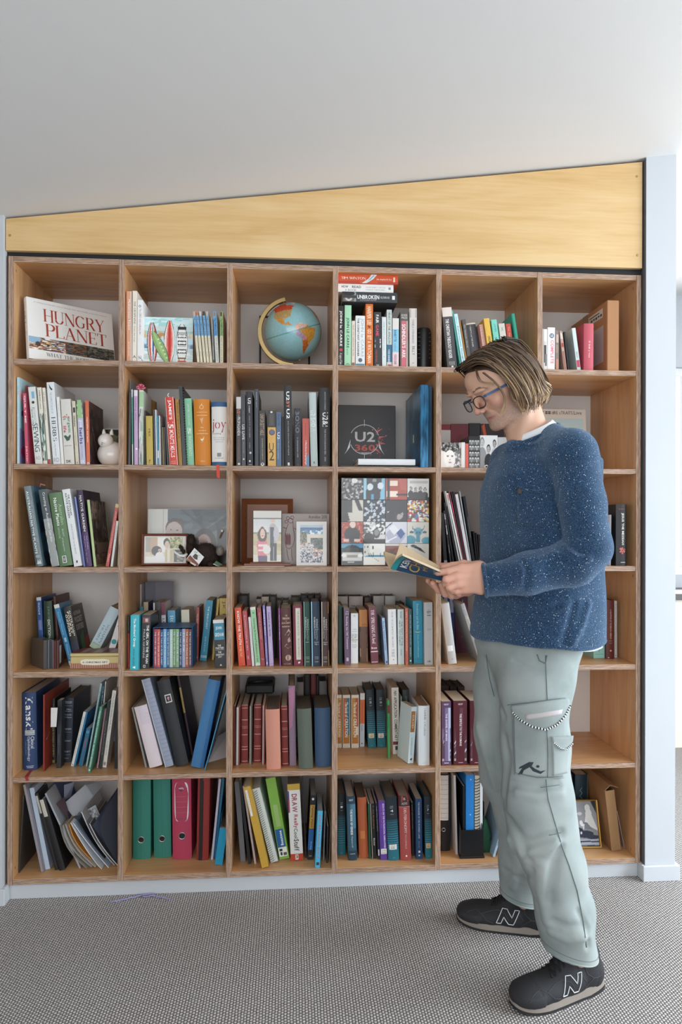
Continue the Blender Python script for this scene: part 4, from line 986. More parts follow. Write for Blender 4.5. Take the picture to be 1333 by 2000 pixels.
b_=c.book((278,302,1112,276,462),'m','5a5450',[],'dark spiral notebook',Y=.05,d=.15)
q=MB()
for i in range(22):
    z=b_[2]*(.03+.94*i/21);q.tube([(b_[1]*.5+b_[1]*.45*math.cos(a),-.001+.003*math.sin(a),z)for a in np.linspace(0,2*PI,8,endpoint=False)],.0005,5,closed=True)
q.build('spiral',mat('8a8580',.3,.6),b_[0])
c.book((312,392,1114,302,528),'p','bfa646',[T_('donna hay',.08,.24,'d8c888',.35,.55),T_('MIX',.26,.42,'3c3820',.35,.65),H_('r',.88,.95,'3c3820',.4,.6,'b')],'mustard paperback with small black title',Y=YB,d=.17)
for i,(x0,x1,xt,yt,col)in enumerate(((404,424,390,455,'3a4a58'),(426,440,412,455,'e4e6e4'),(444,462,430,525,'4a9ab8'),(464,478,456,525,'dfe6e4'))):
    c.book((x0,x1,1114,xt,yt),'m',col,[R_(.7,.85,'f0f2f0',.1,.9)]if i==2 else[],['dark blue thin booklet','white thin booklet','bright blue thin booklet','pale thin booklet, last of the blue bunch'][i],Y=YB,d=.16)
for i,(x0,x1,xt,yt,col)in enumerate(((480,500,470,640,'4a4438'),(502,518,492,660,'a8a060'),(520,540,512,660,'3c3634'),(542,578,515,540,'2e2a28'))):
    c.book((x0,x1,1112,xt,yt),'m',col,[],['short dark brown magazine','short olive magazine','short black magazine','taller black magazine beside the red book'][i],Y=.05,d=.16)
b_=c.book((586,684,1116,530,310),'h','d9493e',[R_(0,1,'f0e4de',0,.05),R_(0,1,'f0e4de',.93,1),T_("JAMIE'S",.04,.33,'f8f0ea',.25,.72,'b'),T_('15',.36,.46,'f8f0ea',.15,.8,'b'),T_('MINUTE',.48,.69,'f8f0ea',.25,.75,'b'),T_('MEALS',.71,.88,'f8f0ea',.25,.75,'b'),H_('JAMIE OLIVER',.935,.95,'f4e0d8',.2,.8),H_('PENGUIN',.96,.975,'f4e0d8',.2,.8)],'bright red cookbook with bold white capitals',Y=YB,d=.19)
q=MB();q.tube([(b_[1]*.5,-.004,b_[2]),(b_[1]*.35,-.005,b_[2]+.006),(b_[1]*.5,-.003,b_[2]+.013)],.0016,6);q.build('ribbon_marker',mat('e8e4e0'),b_[0], True)
c.book((690,738,1112,646,330),'p','b98f2c',[T_("tana ramsay's",.05,.58,'5a4410',.3,.85),T_('family kitchen',.62,.9,'8a6c20',.4,.7)],'ochre cookbook, part covered by black strip',Y=.045,d=.2)
b_=c.book((740,782,1114,692,176),'m','303438',[],'tall charcoal comb-bound folder',Y=YB,d=.2)
q=MB()
for i in range(30):q.box((b_[1]-.0002,-.002,b_[2]*(.02+.033*i)),(b_[1]+.0035,.012,b_[2]*(.02+.033*i)+.0045),.0005)
q.build('comb_binding',mat('1a1a1c',.4),b_[0])
b2=c.book((790,878,1114,756,322),'p','8fd8ae',[T_('JAMIE OLIVER',.08,.4,'dff4e6',.35,.65),T_('5',.43,.53,'f4fcf6',.25,.75,'b'),T_('INGREDIENTS',.56,.85,'e4f6ea',.35,.75),H_('PENGUIN',.95,.965,'b8e4c8',.2,.8)],'mint green cookbook with big white numeral',Y=.046,d=.2)
c.book((886,1076,1116,868,334),'H','d98422',[('O',.5,.12,.13,'f4dcb4'),('O',.5,.12,.105,'d98422'),('P',[(.48,.075),(.56,.07),(.5,.095)],'f4dcb4'),H_('stephanie',.19,.205,'f4dcb4',.18,.85,'b'),H_('alexander',.235,.25,'f4dcb4',.18,.85,'b'),('P',[(.42,.29),(.5,.38),(.47,.29)],'f4dcb4'),('P',[(.58,.28),(.5,.38),(.53,.29)],'f4dcb4'),H_('the',.42,.435,'f4dcb4',.4,.6,'b'),H_("cook's",.465,.48,'f4dcb4',.28,.75,'b'),H_('companion',.51,.53,'f4dcb4',.14,.87,'b'),('P',[(.38,.57),(.42,.6),(.55,.595),(.62,.56),(.6,.61),(.5,.63),(.42,.62)],'f4dcb4'),('P',[(.46,.63),(.48,.63),(.46,.66)],'f4dcb4'),('P',[(.54,.63),(.56,.63),(.55,.66)],'f4dcb4'),H_('VIKING',.925,.945,'f4dcb4',.36,.64)],'very thick orange cookbook with cream drawings',Y=.026,d=.2)
b_=c.book((1086,1268,1116,1080,366),'H','2f5d8a',[R_(.075,.94,'e8e5e0'),H_('joy',.27,.48,'b03a54',.05,.95),H_('of',.47,.49,'555',.05,.12),H_('Cooking',.485,.515,'555',.06,.62),H_('IRMA S ROMBAUER',.555,.57,'999',.12,.85),H_('MARION ROMBAUER BECKER',.585,.6,'999',.12,.85),H_('ETHAN BECKER',.62,.635,'999',.25,.75),R_(.8,.86,'8a8a88',.36,.62),H_('SCRIBNER',.875,.89,'777',.2,.8)],'thick white jacketed cookbook with blue ends, crimson title',Y=.02,d=.2)
q=MB();w_=b_[1]
q.add([(w_*.33,-.004,.001),(w_*.53,-.004,.001),(w_*.53,-.0225,-.0003),(w_*.33,-.0225,-.0003),(w_*.35,-.0225,-.042),(w_*.56,-.0225,-.046)],[(0,1,2,3),(3,2,5,4)]);q.v=[(x,y,z+.0012)for x,y,z in q.v]
o_=q.build('ribbon_marker',mat('d0452e',.6),b_[0])
md=o_.modifiers.new('thick','SOLIDIFY');md.thickness=.0006

# ---- second shelf, third column: dark music books
c=Cell(1,2,450,740,6.348)
YB=.03
c.book((76,136,1078,74,222),'p','333236',[R_(0,.17,'c8c8c8'),T_('U2',.18,.24,'d87a52',.2,.8,'b'),T_('THE BEST OF',.25,.29,'aaa',.3,.7),T_('PROPAGANDA',.29,.56,'c8c8c6',.2,.85,'b'),T_('20 YEARS OF THE OFFICIAL MAGAZINE',.58,.9,'b06a60',.4,.6),('O',.55,.965,.25,'d8d8d8')],'black music book, white photo at spine top',Y=YB,d=.2)
c.book((142,194,1078,134,190),'p','3c3d42',[T_('a concert documentary',.22,.38,'999',.4,.6),T_('U2 LIVE',.42,.63,'d4d4d4',.15,.75,'b'),T_('PIMM JAL DE LA PARRA',.66,.82,'a8a8a8',.35,.6),('O',.5,.9,.2,'ddd')],'charcoal music book with white live title',Y=YB,d=.2)
c.book((204,286,1078,192,154),'h','2f2f35',[T_('U2',.09,.17,'e6e6e4',.3,.75,'b'),T_('A DIARY',.19,.29,'d0d0d0',.42,.6,'b'),T_('MATT MCGEE',.33,.62,'a8a8a8',.45,.6),T_('omnibus',.68,.76,'a8a8a8',.45,.6),('O',.6,.82,.17,'c8c8c8'),('O',.5,.93,.14,'e8e8e8'),R_(.975,.98,'bbb',.3,.8)],'thick black hardback with short white title',Y=YB,d=.2)
c.book((302,354,1078,298,128),'h','474c52',[T_('INSIDE OUT',.04,.24,'a8b0b4',.4,.62)],'tall slate grey thin hardback',Y=YB,d=.21)
c.book((362,440,1078,356,392),'p','2c2a2a',[T_('UNFORGETTABLE',.06,.44,'a08a74',.15,.8,'b'),T_('EAMON DUNPHY',.5,.88,'c8b8a0',.42,.58),('O',.5,.96,.27,'e8e8e6'),('O',.5,.955,.14,'2c2a2a')],'black paperback with outlined tan capitals',Y=YB,d=.15)
b_=c.book((466,570,1080,462,390),'p','d3a452',[R_(0,.30,'3b3836'),R_(.015,.045,'ddd',.35,.6),R_(.06,.27,'54504c',.2,.75),('O',.52,.39,.36,'46465a'),('O',.52,.385,.28,'6a6a88'),H_('U',.58,.72,'33281a',.18,.72),H_('2',.72,.89,'33281a',.18,.78)],'yellow paperback with large dark vertical symbol',Y=YB,d=.15)
c.book((574,636,1080,570,412),'p','4c6484',[T_('ROLLING STONE',.04,.25,'2c3c54',.3,.7),T_('U2',.37,.5,'e0e6ee',.2,.7,'b'),T_('the ultimate compilation',.5,.86,'b8c4d4',.2,.5)],'steel blue paperback with white title',Y=YB,d=.15)
c.book((640,672,1080,636,470),'p','2a2c2e',[T_('songs',.5,.7,'445',.3,.7)],'slim black paperback left of the tallest book',Y=.05,d=.14)
b_=c.book((672,776,1082,656,82),'h','2a2b2d',[T_('U2',.075,.185,'f2f2f0',.32,.72,'b'),T_('BY',.195,.275,'d87a5a',.32,.72,'b'),T_('U2',.29,.41,'f2f2f0',.32,.72,'b'),T_('BONO, THE EDGE, ADAM CLAYTON, LARRY MULLEN JR',.44,.86,'b8b8b8',.42,.58),R_(.95,.985,'e0e0e0',.38,.62)],'tallest black hardback, white and orange title',Y=YB,d=.22)
q=MB();V=[]
cv=Canvas(12,60,'6a6a68').blobs(30,['e8e8e8','4a4a4a','8a8a88','333'],4);print_mesh('torn_jacket',cv,on_cover(b_[1],b_[3],b_[2],0,.25,.0,.5,.0006),b_[0])
c.book((800,880,1082,792,366),'h','333439',[T_('BONO',.05,.42,'72757a',.15,.8,'b'),T_('in conversation with',.5,.84,'b8b8b8',.42,.6),H_('H',.95,.975,'943a34',.4,.6)],'dark hardback with large grey embossed capitals',Y=YB,d=.16)
c.book((896,984,1082,894,490),'p','bf5244',[T_('a novel by',.1,.35,'8a3028',.3,.55),T_('I Was Bonos Doppelganger',.46,.96,'f4e4e0',.35,.62,'b'),('P',[(.6,.8),(.98,.72),(.98,1),(.5,1)],'6a8cb0')],'brick red shorter paperback',Y=YB,d=.14)
c.book((1000,1088,1082,976,168),'h','bdc9c6',[T_('U2 SHOW',.24,.54,'dfe8e6',.12,.85,'b'),H_('R',.93,.96,'333',.4,.62,'b')],'tall pale grey green hardback with white capitals',Y=.026,d=.22)
c.book((1108,1242,1082,1104,112),'h','313233',[T_('ANTON CORBIJN',.05,.28,'b4b4b2',.42,.6),T_('U2&i',.31,.49,'f0f0ee',.28,.8,'b'),T_('THE PHOTOGRAPHS 1982 - 2004',.52,.93,'b4b4b2',.45,.6),R_(.985,.99,'776',.2,.85)],'very thick black photography hardback at right end',Y=YB,d=.22)

# ---- second shelf, fourth column
c=Cell(1,3,440,500,3.1)
A0,A1=c.at(686,1270,.24),c.at(1034,1270,.24);tz=c.at(690,900,.24)[2]
W_,H2=A1[0]-A0[0],tz-c.zt
rt=facing('record_box',(A0[0],.275,c.zt+.0004),0,math.radians(1.0));box('sleeve',(0,0,0),(.03,W_,H2),mat('2b2c2f',.4),rt,.0015)
its=[('H','U2',.29,.64,.395,.545,'c9cbcc','b'),('H','360',.29,.64,.585,.68,'c8554c','b'),('H','°',.65,.69,.575,.625,'c8554c','b'),('H','AT THE ROSE BOWL',.35,.58,.70,.72,'e0e0e0','b')]
cover_decals(rt,its,.03,W_,H2)
q=MB();cxx,czz,rr=W_*.455,H2*.49,W_*.255
for a0,a1 in((.3,2.7),(3.5,5.9)):q.tube([(.0305,cxx+rr*math.cos(a),czz+rr*math.sin(a))for a in np.linspace(a0,a1,30)],.0016,6)
q.tube([(.0305,cxx,czz+rr*.9),(.0305,cxx,czz+rr*1.35)],.0012,6);q.tube([(.0305,cxx,czz-rr*.95),(.0305,cxx,czz-rr*1.3)],.0012,6)
for sg in(-1,1):q.add([(.0304,cxx+sg*rr*.95,czz+.0*rr),(.0304,cxx+sg*rr*1.2,czz-rr*.75),(.0304,cxx+sg*rr*1.38,czz-rr*1.05),(.0304,cxx+sg*rr*1.0,czz-rr*.55)],[(0,1,2,3)])
q.build('ring_emblem',mat('b9bbbd',.35,.4),rt)
q=MB();r3=np.random.default_rng(2)
for i in range(60):
    a=r3.normal(0,.8)-.1;d_=rr*(.85+abs(r3.normal(0,.42)));s_=.0008+.0022*r3.random()**3;y_,z_=cxx+d_*math.cos(a),czz+d_*math.sin(a)
    if y_<W_*.97:q.add([(.0304,y_+s_*math.cos(t),z_+s_*math.sin(t))for t in np.linspace(0,2*PI,9)[:-1]],[tuple(range(8))])
for a in(.15,.55,-.2,-.7):q.add([(.0304,cxx+rr*math.cos(a-.06),czz+rr*math.sin(a-.06)),(.0304,cxx+rr*1.5*math.cos(a),czz+rr*1.5*math.sin(a)),(.0304,cxx+rr*math.cos(a+.08),czz+rr*math.sin(a+.08))],[(0,1,2)])
q.build('splatter',mat('c8606a',.4),rt)
tag(rt,'black square record box with silver ring emblem and red numerals, second shelf','box set','record boxes')
p0,p1=c.at(1182,1272,.022),c.at(1255,1272,.022);tz=c.at(1200,778,.022)[2]
rt=empty('box_file',(p0[0],.022,c.zt+.0004));W_,H2=min(p1[0]-p0[0],c.x1-p0[0]-.001),tz-c.zt
tb=NT('blue_foil_box');g=tb.n('TexNoise',{'Scale':4.0,'Detail':2.0});tb.set('Base Color',tb.ramp(g.outputs[0],[(.35,'1d4564'),(.65,'3b86b4')]));tb.set('Roughness',.28);tb.set('Metallic',.35)
box('carton',(0,0,0),(W_*.72,.30,H2),tb.m,rt,.002);box('slip_case',(W_*.73,.004,.0),(W_,.3,H2*.99),mat('1c3e58',.3),rt,.001)
q=MB()
for i in range(10):q.tube([(-.0006,.13,H2*(.36+.01*i)),(-.0006,.15,H2*(.36+.01*i))],.0012,5)
q.build('clasp',mat('c4b9a0',.3,.7),rt)
tag(rt,'tall deep blue glossy box seen edge-on at right end of second shelf','box')
c.zt0=c.zt
flat_book((806,1152,1268,1232),'h','dfe3e6',[],'flat white hardback lying in front of the black record box',.03,.2,c.zt+.0094,pages='e8eaea')
flat_book((700,1168,1277,1268),'p','26282c',[],'thin black booklet lying flat beneath the white hardback',.026,.2,c.zt+.0006)

# ---- second shelf, fifth column: small boxed sets; man's head in front
c=Cell(1,4,855,780,4.3)
def boxset(name,x0,x1,y0,y1,Y,d,col,lab,cv=None,cov=(0,1,0,1),rise=0.0,items=(),side=None):
    a,b=c.at(x0,y1,Y),c.at(x1,y1,Y);t=c.at(x0,y0,Y)[2];W=b[0]-a[0];Hh=t-c.zt-rise
    rt=facing(name,(a[0],Y+d,c.zt+.0004+rise),0,0);box('carton',(0,0,0),(d,W,Hh),mat(col,.4),rt,.001)
    if cv is not None:print_mesh('cover_print',cv,on_cover(d,W,Hh,*cov),rt)
    cover_decals(rt,items,d,W,Hh);tag(rt,lab,'box set','small boxed sets on the second shelf'); return rt,d,W,Hh
cv=Canvas(64,80,'e6e6e4').ell(.45,.55,.30,.42,'f0efec').blobs(90,['f0f0ee','2c2c2c','888','dcdcda','444'],12,(.62,1,.05,.95),.8).ell(.45,.16,.42,.24,'4a4a48').blobs(80,['333','5a5a58','888','b8b8b4','222'],13,(.02,.9,.0,.33),.9).ell(.45,.62,.26,.33,'f2f1ee').ell(.34,.53,.05,.02,'222').ell(.56,.53,.05,.02,'222').line(.28,.49,.4,.5,.015,'444').line(.5,.5,.62,.49,.015,'444').ell(.45,.66,.03,.02,'999').ell(.45,.76,.09,.015,'777').ell(.45,.78,.07,.012,'aaa').rect(.38,.52,.9,1,'ddd')
boxset('box_set',27,200,362,572,.05,.12,'e2e2e0','white boxed set printed with a grey boy portrait, in front at left',cv)
q=c.at(233,572,.05)
c.book((200,232,572,200,360),'p','e8e8e6',[],'',Y=.046,d=.12,lab='thin white case between grey portrait box and red case',name='disc_case',cat='case')
c.book((233,262,572,233,370),'p','d86a60',[],'',Y=.046,d=.12,lab='coral red case beside the grey portrait box',name='disc_case',cat='case')
cv=Canvas(40,60,'2a2a2c')
for i in range(4):
    for j in range(5):cv.rect(.03+.245*i,.21+.245*i,.12+.18*j,.26+.18*j,'d8d8d4').ell(.12+.245*i,.2+.18*j,.05,.05,'555').rect(.07+.245*i,.17+.245*i,.22+.18*j,.26+.18*j,'333')
boxset('box_set',264,356,310,572,.05,.12,'2a2a2c','black boxed set printed with rows of tiny grey figures',cv)
cv=Canvas(64,70,'e4e4e2').person(.12,.22,.13,'c8c4c0','888','999').person(.48,.42,.12,'b8b4b0','222','2a2a2a').person(.82,.26,.11,'b0aca8','2a2a2a','c8c8c6').ell(.36,.93,.1,.05,'eee').ell(.36,.93,.07,.03,'333')
boxset('box_set',358,505,303,572,.05,.12,'dcdcda','white boxed set printed with three dark haired figures',cv)
boxset('box_set',507,640,318,572,.06,.12,'c8c8c6','plain pale boxed set mostly hidden by the man', None)
cv=Canvas(24,40,'c0c0c0').ell(.5,.9,.45,.4,'777').ell(.4,.75,.3,.25,'aaa').rect(.0,1,.95,1,'444')
boxset('box_set',30,110,210,400,.19,.1,'7a2a34','maroon edged box with grey photo, behind at left',cv,(.05,1,.12,1))
b_=boxset('box_set',112,262,205,400,.19,.11,'6f2832','plain burgundy box with faint round mark, behind', None)
cover_decals(b_[0],[('O',.5,.3,b_[2]*.2,'64222c')],*b_[1:])
boxset('box_set',264,360,200,400,.2,.1,'1e1e20','black box between burgundy box and orange slashed box', None)
b_=boxset('box_set',362,560,205,400,.2,.1,'2e1e1e','dark box with orange slashes near the man\'s chin', None)
cover_decals(b_[0],[('P',[(.05,.05),(.16,.0),(.26,.25),(.16,.3)],'d8582c'),('P',[(.0,.4),(.1,.35),(.14,.55),(.04,.6)],'c8502c'),('P',[(.62,.5),(.9,.3),(.93,.36),(.66,.56)],'c8c8c8'),('P',[(.7,.6),(.95,.42),(.97,.47),(.73,.65)],'c84a30')],*b_[1:])

# ---- second shelf, sixth column: record album
A0,A1=at(1040,915,.21),at(1152,915,.21);tz=at(1140,797,.21)[2];A0=at(1062,915,.21)
zt=shelf_top(1);H2=tz-zt;W_=H2*.97;x0=A1[0]-W_
rt=facing('record_album',(max(x0,5*S+TH/2+.001),.245,zt+.0004),0,math.radians(4));W_=A1[0]-max(x0,5*S+TH/2+.001)
box('sleeve',(0,0,0),(.02,W_,H2),mat('ddd6cc',.5),rt,.001)
cv=Canvas(60,60,'b8d4da').grad('bcd8dc','dce4e0').poly([(.35,0),(1,.32),(1,.45),(.6,.15)],'8cc0d0').blobs(60,['c4dce0','b0d0d8','d8e4e2'],3,(0,1,.5,1),.5)
for(u,v,r)in((.62,.18,.03),(.55,.22,.015),(.66,.24,.04),(.52,.28,.012),(.86,.27,.012),(.84,.4,.015),(.14,.12,.008)):cv.ell(u,v,r,r*.6,'4a4a48')
cv.ell(.63,.17,.018,.018,'9a4a3a').ell(.66,.25,.06,.018,'e8e8e4').line(.4,.3,.55,.2,.008,'5a6a6c').line(.6,.22,.85,.2,.006,'7fb4c0')
print_mesh('cover_print',cv,on_cover(.02,W_,H2,.04,.95,.15,.97),rt)
cover_decals(rt,[('H','ALCHEMY',.06,.315,.035,.085,'3a3a3c'),('R',.335,.375,.04,.058,'3a3a3c'),('R',.382,.425,.04,.058,'3a3a3c'),('R',.335,.375,.064,.082,'3a3a3c'),('R',.382,.425,.064,.082,'3a3a3c'),('H','dIRE sTRAITS',.44,.78,.035,.085,'3a3a3c'),('H','Live',.80,.93,.03,.085,'3a3a3c')],.02,W_,H2)
tag(rt,'cream bordered record album with pale blue picture, behind the man\'s shoulder','record album')

c=Cell(1,0,20,720,6.059)
x_=c.at(1150,1128,.08)[0];zz= lambda y:c.at(1150,y,.08)[2]-c.zt
q=MB();hb=zz(850)
bw=(c.at(1150,1000,.08)[0]-c.at(990,1000,.08)[0])
q.sphere((bw*.30,.0,hb*.46),(bw*1.05,.048,hb*.52),32)
prof=[(bw*.5,0),(bw*.85,.002),(bw*1.02,hb*.25),(bw*1.0,hb*.5),(bw*.85,hb*.8)]
hx=c.at(1135,870,.06)[0]-x_;hz=zz(868);hr=(c.at(1225,870,.06)[0]-c.at(1045,870,.06)[0])/2
b_=empty('china_cat_body')
COL.objects.unlink(b_);bpy.data.objects.remove(b_)
ct.location=(x_,.085,c.zt+.0004)
q.v=[(min(p[0],c.x1-x_-.0008),p[1],max(p[2],0.0004))for p in q.v]
q.build('body',mat('e6ddd6',.12,coat=.5),ct, True)
q=MB();q.sphere((hx,-.030,hz),(hr,hr*.95,hr*1.02),28)
q.build('head',mat('e8e0da',.12,coat=.5),ct, True)
for ex,nm in((1108,'ear'),(1198,'ear')):
    q=MB();e0=c.at(ex,770,.055)[0]-x_;q.tube([(e0+(.002 if ex>1150 else -.002)*0,-.028,zz(800)),(e0,-.028,zz(765)),(e0+(.001 if ex>1150 else -.001),-.028,zz(735)),(e0+(.0015 if ex>1150 else -.0015),-.028,zz(727))],[.0075,.0062,.0028,.0008],12)
    q.build(nm,mat('e8e0da',.12,coat=.5),ct, True)
q=MB()
for(px,py,r)in((1098,900,.0016),(1105,885,.0018),(1115,890,.0012),(1130,895,.0009),(1103,908,.0013)):
    p=c.at(px,py,.05);dx,dz=p[0]-x_-hx,p[2]-c.zt-hz;yy=-.030-hr*.95*math.sqrt(max(0,1-(dx/hr)**2-(dz/(hr*1.02))**2))
    q.sphere((hx+dx,yy,hz+dz),(r,.0006,r),8)
q.build('painted_face_marks',mat('2a2826',.3),ct)

# ---- third shelf, first column: garden books leaning left
c=Cell(2,0,20,930,6.059)
YB=.03
b_=c.book((306,392,1060,160,122),'p','6f7f84',[T_('AUSTRALIAN NATIVE PLANTS',.06,.84,'e4e8e6',.18,.52,'b'),T_('the propagation of',.18,.7,'b8c4c4',.62,.8),R_(.5,1,'4a5c5e',0,.3),H_('REED',.86,.89,'ccc',.2,.8),('P',[(.2,.97),(.4,.91),(.55,.95),(.7,.91),(.85,.97)],'cfd8d4')],'grey plant book, white capitals, blue cover',Y=YB,d=.2)
cv=Canvas(36,60,'24425e').blobs(60,['1c3450','2c5a80','3a7090','1a2c44','4a8090','305848'],3).ell(.42,.68,.16,.06,'d0486a',1,.8).rect(0,.1,.0,1,'6a8c98');print_mesh('cover_photo',cv,on_cover(b_[1],b_[3],b_[2],.01,1,0,1),b_[0])
q=MB();q.tube([(b_[1]*.7,.1,b_[2]),(b_[1]*1.0,.095,b_[2]+.012),(b_[1]*1.7,.09,b_[2]+.004)],[.0012,.003,.002],6);q.build('ribbon_marker',mat('d8a0a0'),b_[0])
b_=c.book((490,586,1055,332,162),'p','9a9e9c',[R_(0,.38,'4c5658'),T_('Creating an Australian Garden',.04,.68,'e8ecea',.35,.75)],'speckled grey garden book',Y=YB,d=.2)
cv=Canvas(22,90,'b8b8b4').blobs(420,['e4e4e0','6a6a68','a8a8a4','3c3c3c','c8c8c4'],5).rect(0,1,0,.38,'46525a',.65).noise(.4,3);print_mesh('speckle_print',cv,on_spine(b_[1],b_[2], lambda u:0,0,1,0,1,.0001),b_[0])
b_=c.book((588,746,1055,455,205),'h','5f7d58',[T_('Native Plants',.07,.45,'eef2ea',.3,.55,'b'),T_('Australian',.16,.44,'9fc090',.62,.86),T_('HORTICULTURE',.47,.62,'c8d8c0',.3,.42),T_('ELLIOT',.5,.6,'c8d8c0',.62,.72),T_('propagation',.62,.8,'c8d8c0',.5,.62),('P',[(0,.86),(1,.58),(1,1),(0,1)],'2c3430'),R_(.86,.955,'dfe4df',.3,.62),R_(.87,.945,'2c3430',.35,.57),H_('NH',.88,.935,'dfe4df',.37,.55)],'thick sage green hardback with white title',Y=YB,d=.19)
b_=c.book((756,852,1058,612,160),'p','e6e8e8',[T_('NATIVE GARDEN',.05,.37,'35393c',.26,.5,'b'),T_('THE AUSTRALIAN',.07,.34,'35393c',.58,.8,'b'),T_('ANGUS STEWART & A.B. BISHOP',.45,.84,'8a8e90',.4,.58),('P',[(.4,.92),(.6,.93),(.5,.96),(.35,.95)],'333')],'white garden book with dark capitals',Y=YB,d=.19)
q=MB();c.book((862,890,1060,752,245),'m','8a9cd8',[],'thin periwinkle blue book',Y=.045,d=.18)
b_=c.book((898,972,1055,784,168),'h','3c2d44',[T_('NATIVE GARDEN',.07,.54,'e6e2e8',.35,.72,'b'),T_('how to design',.1,.5,'8a7a94',.12,.24),R_(.55,1,'4f3766'),T_('Tim Dolby',.6,.78,'c8b8d8',.62,.8),T_('Melbourne to the west',.6,.95,'c8b8d8',.3,.45)],'dark purple hardback with white garden title',Y=YB,d=.2)
b_=c.book((990,1022,1052,908,280),'p','b6c98e',[],'pale green spined book, dark tree photo cover',Y=YB,d=.2)
cv=Canvas(50,70,'4a4238').blobs(160,['3a342c','5a5044','2c2822','6a6050','8a7f70','34302a'],4).blobs(40,['b8aa98','9a8c7c','6a6054'],7,(.0,.42,.02,.3)).rect(.15,1,.66,.82,'8f8270').blobs(60,['6a5a4c','8a7a68','a89480'],9,(.1,1,.83,1));print_mesh('cover_photo',cv,on_cover(b_[1],b_[3],b_[2],.0,.9,0,.98),b_[0])
cover_decals(b_[0],[('H','Ornamental',.2,.75,.69,.735,'b8ab98',''),('H','Gardens',.2,.6,.755,.79,'b8ab98')],*b_[1:2],b_[3],b_[2])
c.book((1128,1168,1060,1248,330),'m','c05048',[R_(0,.06,'d8c488'),T_('JAMES HALFMAN DESIGN',.12,.7,'e8c0b4',.3,.7),T_('PENN',.8,.92,'e8c8c0',.3,.7)],'thin red book leaning right',Y=.03,d=.19,pages='d8ccb8')
c.book((1184,1214,1060,1254,530),'m','d8dcd8',[T_('cut flowers',.1,.4,'889',.3,.7)],'thin white and blue booklet leaning right',Y=.03,d=.17)
c.book((1256,1276,1060,1282,590),'m','c8a878',[],'thin tan booklet against the divider',Y=.05,d=.15)

# ---- third shelf, second column: photographs and a soft toy
c=Cell(2,1,235,970,6.059)
def pic(name,x0,x1,y0,y1,Y,th,col,lab,cv,cov=(0,1,0,1),lean=4,cat='photograph',grp=None,cellx=None,rise=0.0):
    a,b=c.at(x0,y1,Y),c.at(x1,y1,Y);t=c.at(x0,y0,Y+.01)[2];W=min(b[0],c.x1-.0012)-a[0];Hh=(t-c.zt-rise)/math.cos(math.radians(lean))
    rt=facing(name,(a[0],Y+th,c.zt+.0005+rise),0,math.radians(lean)); 
    if col:box('backing',(0,0,0),(th,W,Hh),mat(col,.5),rt,.0008)
    if cv is not None:print_mesh('photo_print',cv,on_cover(th,W,Hh,*cov),rt, True)
    tag(rt,lab,cat,grp); return rt,th,W,Hh
cv=Canvas(120,90,'5b6a72').rect(0,.25,0,1,'dfe2dc').grad('dfe4e0','c8ccc4',.02,.19).rect(.19,.2,0,1,'b8b4a4').blobs(90,['66767e','56646c','72828a','4a575e'],3,(.26,1,0,.8),.8,.7)
cv.poly([(.55,0),(.7,.4),(1,.05),(1,0)],'3c454a',.6).poly([(.42,.0),(.65,.22),(.66,.3),(.5,.12)],'2c3236',.5).poly([(.68,.42),(1,.12),(1,.3),(.7,.5)],'2a2e32',.7)
cv.rect(.88,1,.35,1,'23211f').ell(.34,.36,.12,.2,'5a5450').ell(.33,.42,.105,.19,'c8b8b0').ell(.29,.38,.012,.012,'444').ell(.37,.39,.012,.012,'444').ell(.32,.50,.05,.03,'7a4a48').ell(.32,.49,.04,.012,'eee')
cv.ell(.72,.65,.15,.3,'3c3230').ell(.71,.66,.095,.2,'b59a90').ell(.67,.62,.012,.01,'333').ell(.75,.6,.014,.01,'333').ell(.72,.74,.03,.015,'8a5a54').ell(.55,.6,.1,.14,'3a3634',.9).ell(.5,.95,.3,.35,'2a2624')
pic('photo_print_large',316,1262,148,835,.20,.012,'e4e2de','large unframed photograph of two laughing children leaning on the back',cv,(.005,.995,.005,1))
F0=c.at(240,832,.055);F1=c.at(795,832,.055);tz=c.at(240,440,.06)[2];W_=F1[0]-F0[0];H2=tz-c.zt
rt=facing('framed_picture',(F0[0],.073,c.zt+.0005),math.radians(3),math.radians(5))
def frame_parts(rt,W,Hh,fw,th,colr,inner='e8e4dc',rough=.35):
    q=MB();I=[(0,0,.6),(fw*.3,0,1.0),(fw*.7,0,.9),(fw,0,.55)]
    for k in range(4):
        for(a,_,h1),(b,_,h2)in zip(I[:-1],I[1:]):
            def pt(o,hh):
                P=[(o,o),(W-o,o),(W-o,Hh-o),(o,Hh-o)]; return P,hh*th
            A,ha=pt(a,h1);B,hb_=pt(b,h2);j=(k+1)%4
            q.add([(ha,*A[k]),(ha,*A[j]),(hb_,*B[j]),(hb_,*B[k])],[(0,1,2,3)])
        P=[(0,0),(W,0),(W,Hh),(0,Hh)];j=(k+1)%4
        q.add([(0,*P[k]),(0,*P[j]),(th*.6,*P[j]),(th*.6,*P[k])],[(0,1,2,3)])
        Q=[(fw,fw),(W-fw,fw),(W-fw,Hh-fw),(fw,Hh-fw)]
        q.add([(th*.55,*Q[k]),(th*.55,*Q[j]),(th*.3,*Q[j]),(th*.3,*Q[k])],[(0,1,2,3)])
    q.add([(0,0,0),(0,0,Hh),(0,W,Hh),(0,W,0)],[(0,1,2,3)])
    q.build('frame',mat(colr,rough),rt)
    q=MB();q.box((th*.15,fw*.9,fw*.9),(th*.35,W-fw*.9,Hh-fw*.9),.0004);q.build('mount',mat(inner,.5),rt)
frame_parts(rt,W_,H2,.0085,.018,'713828')
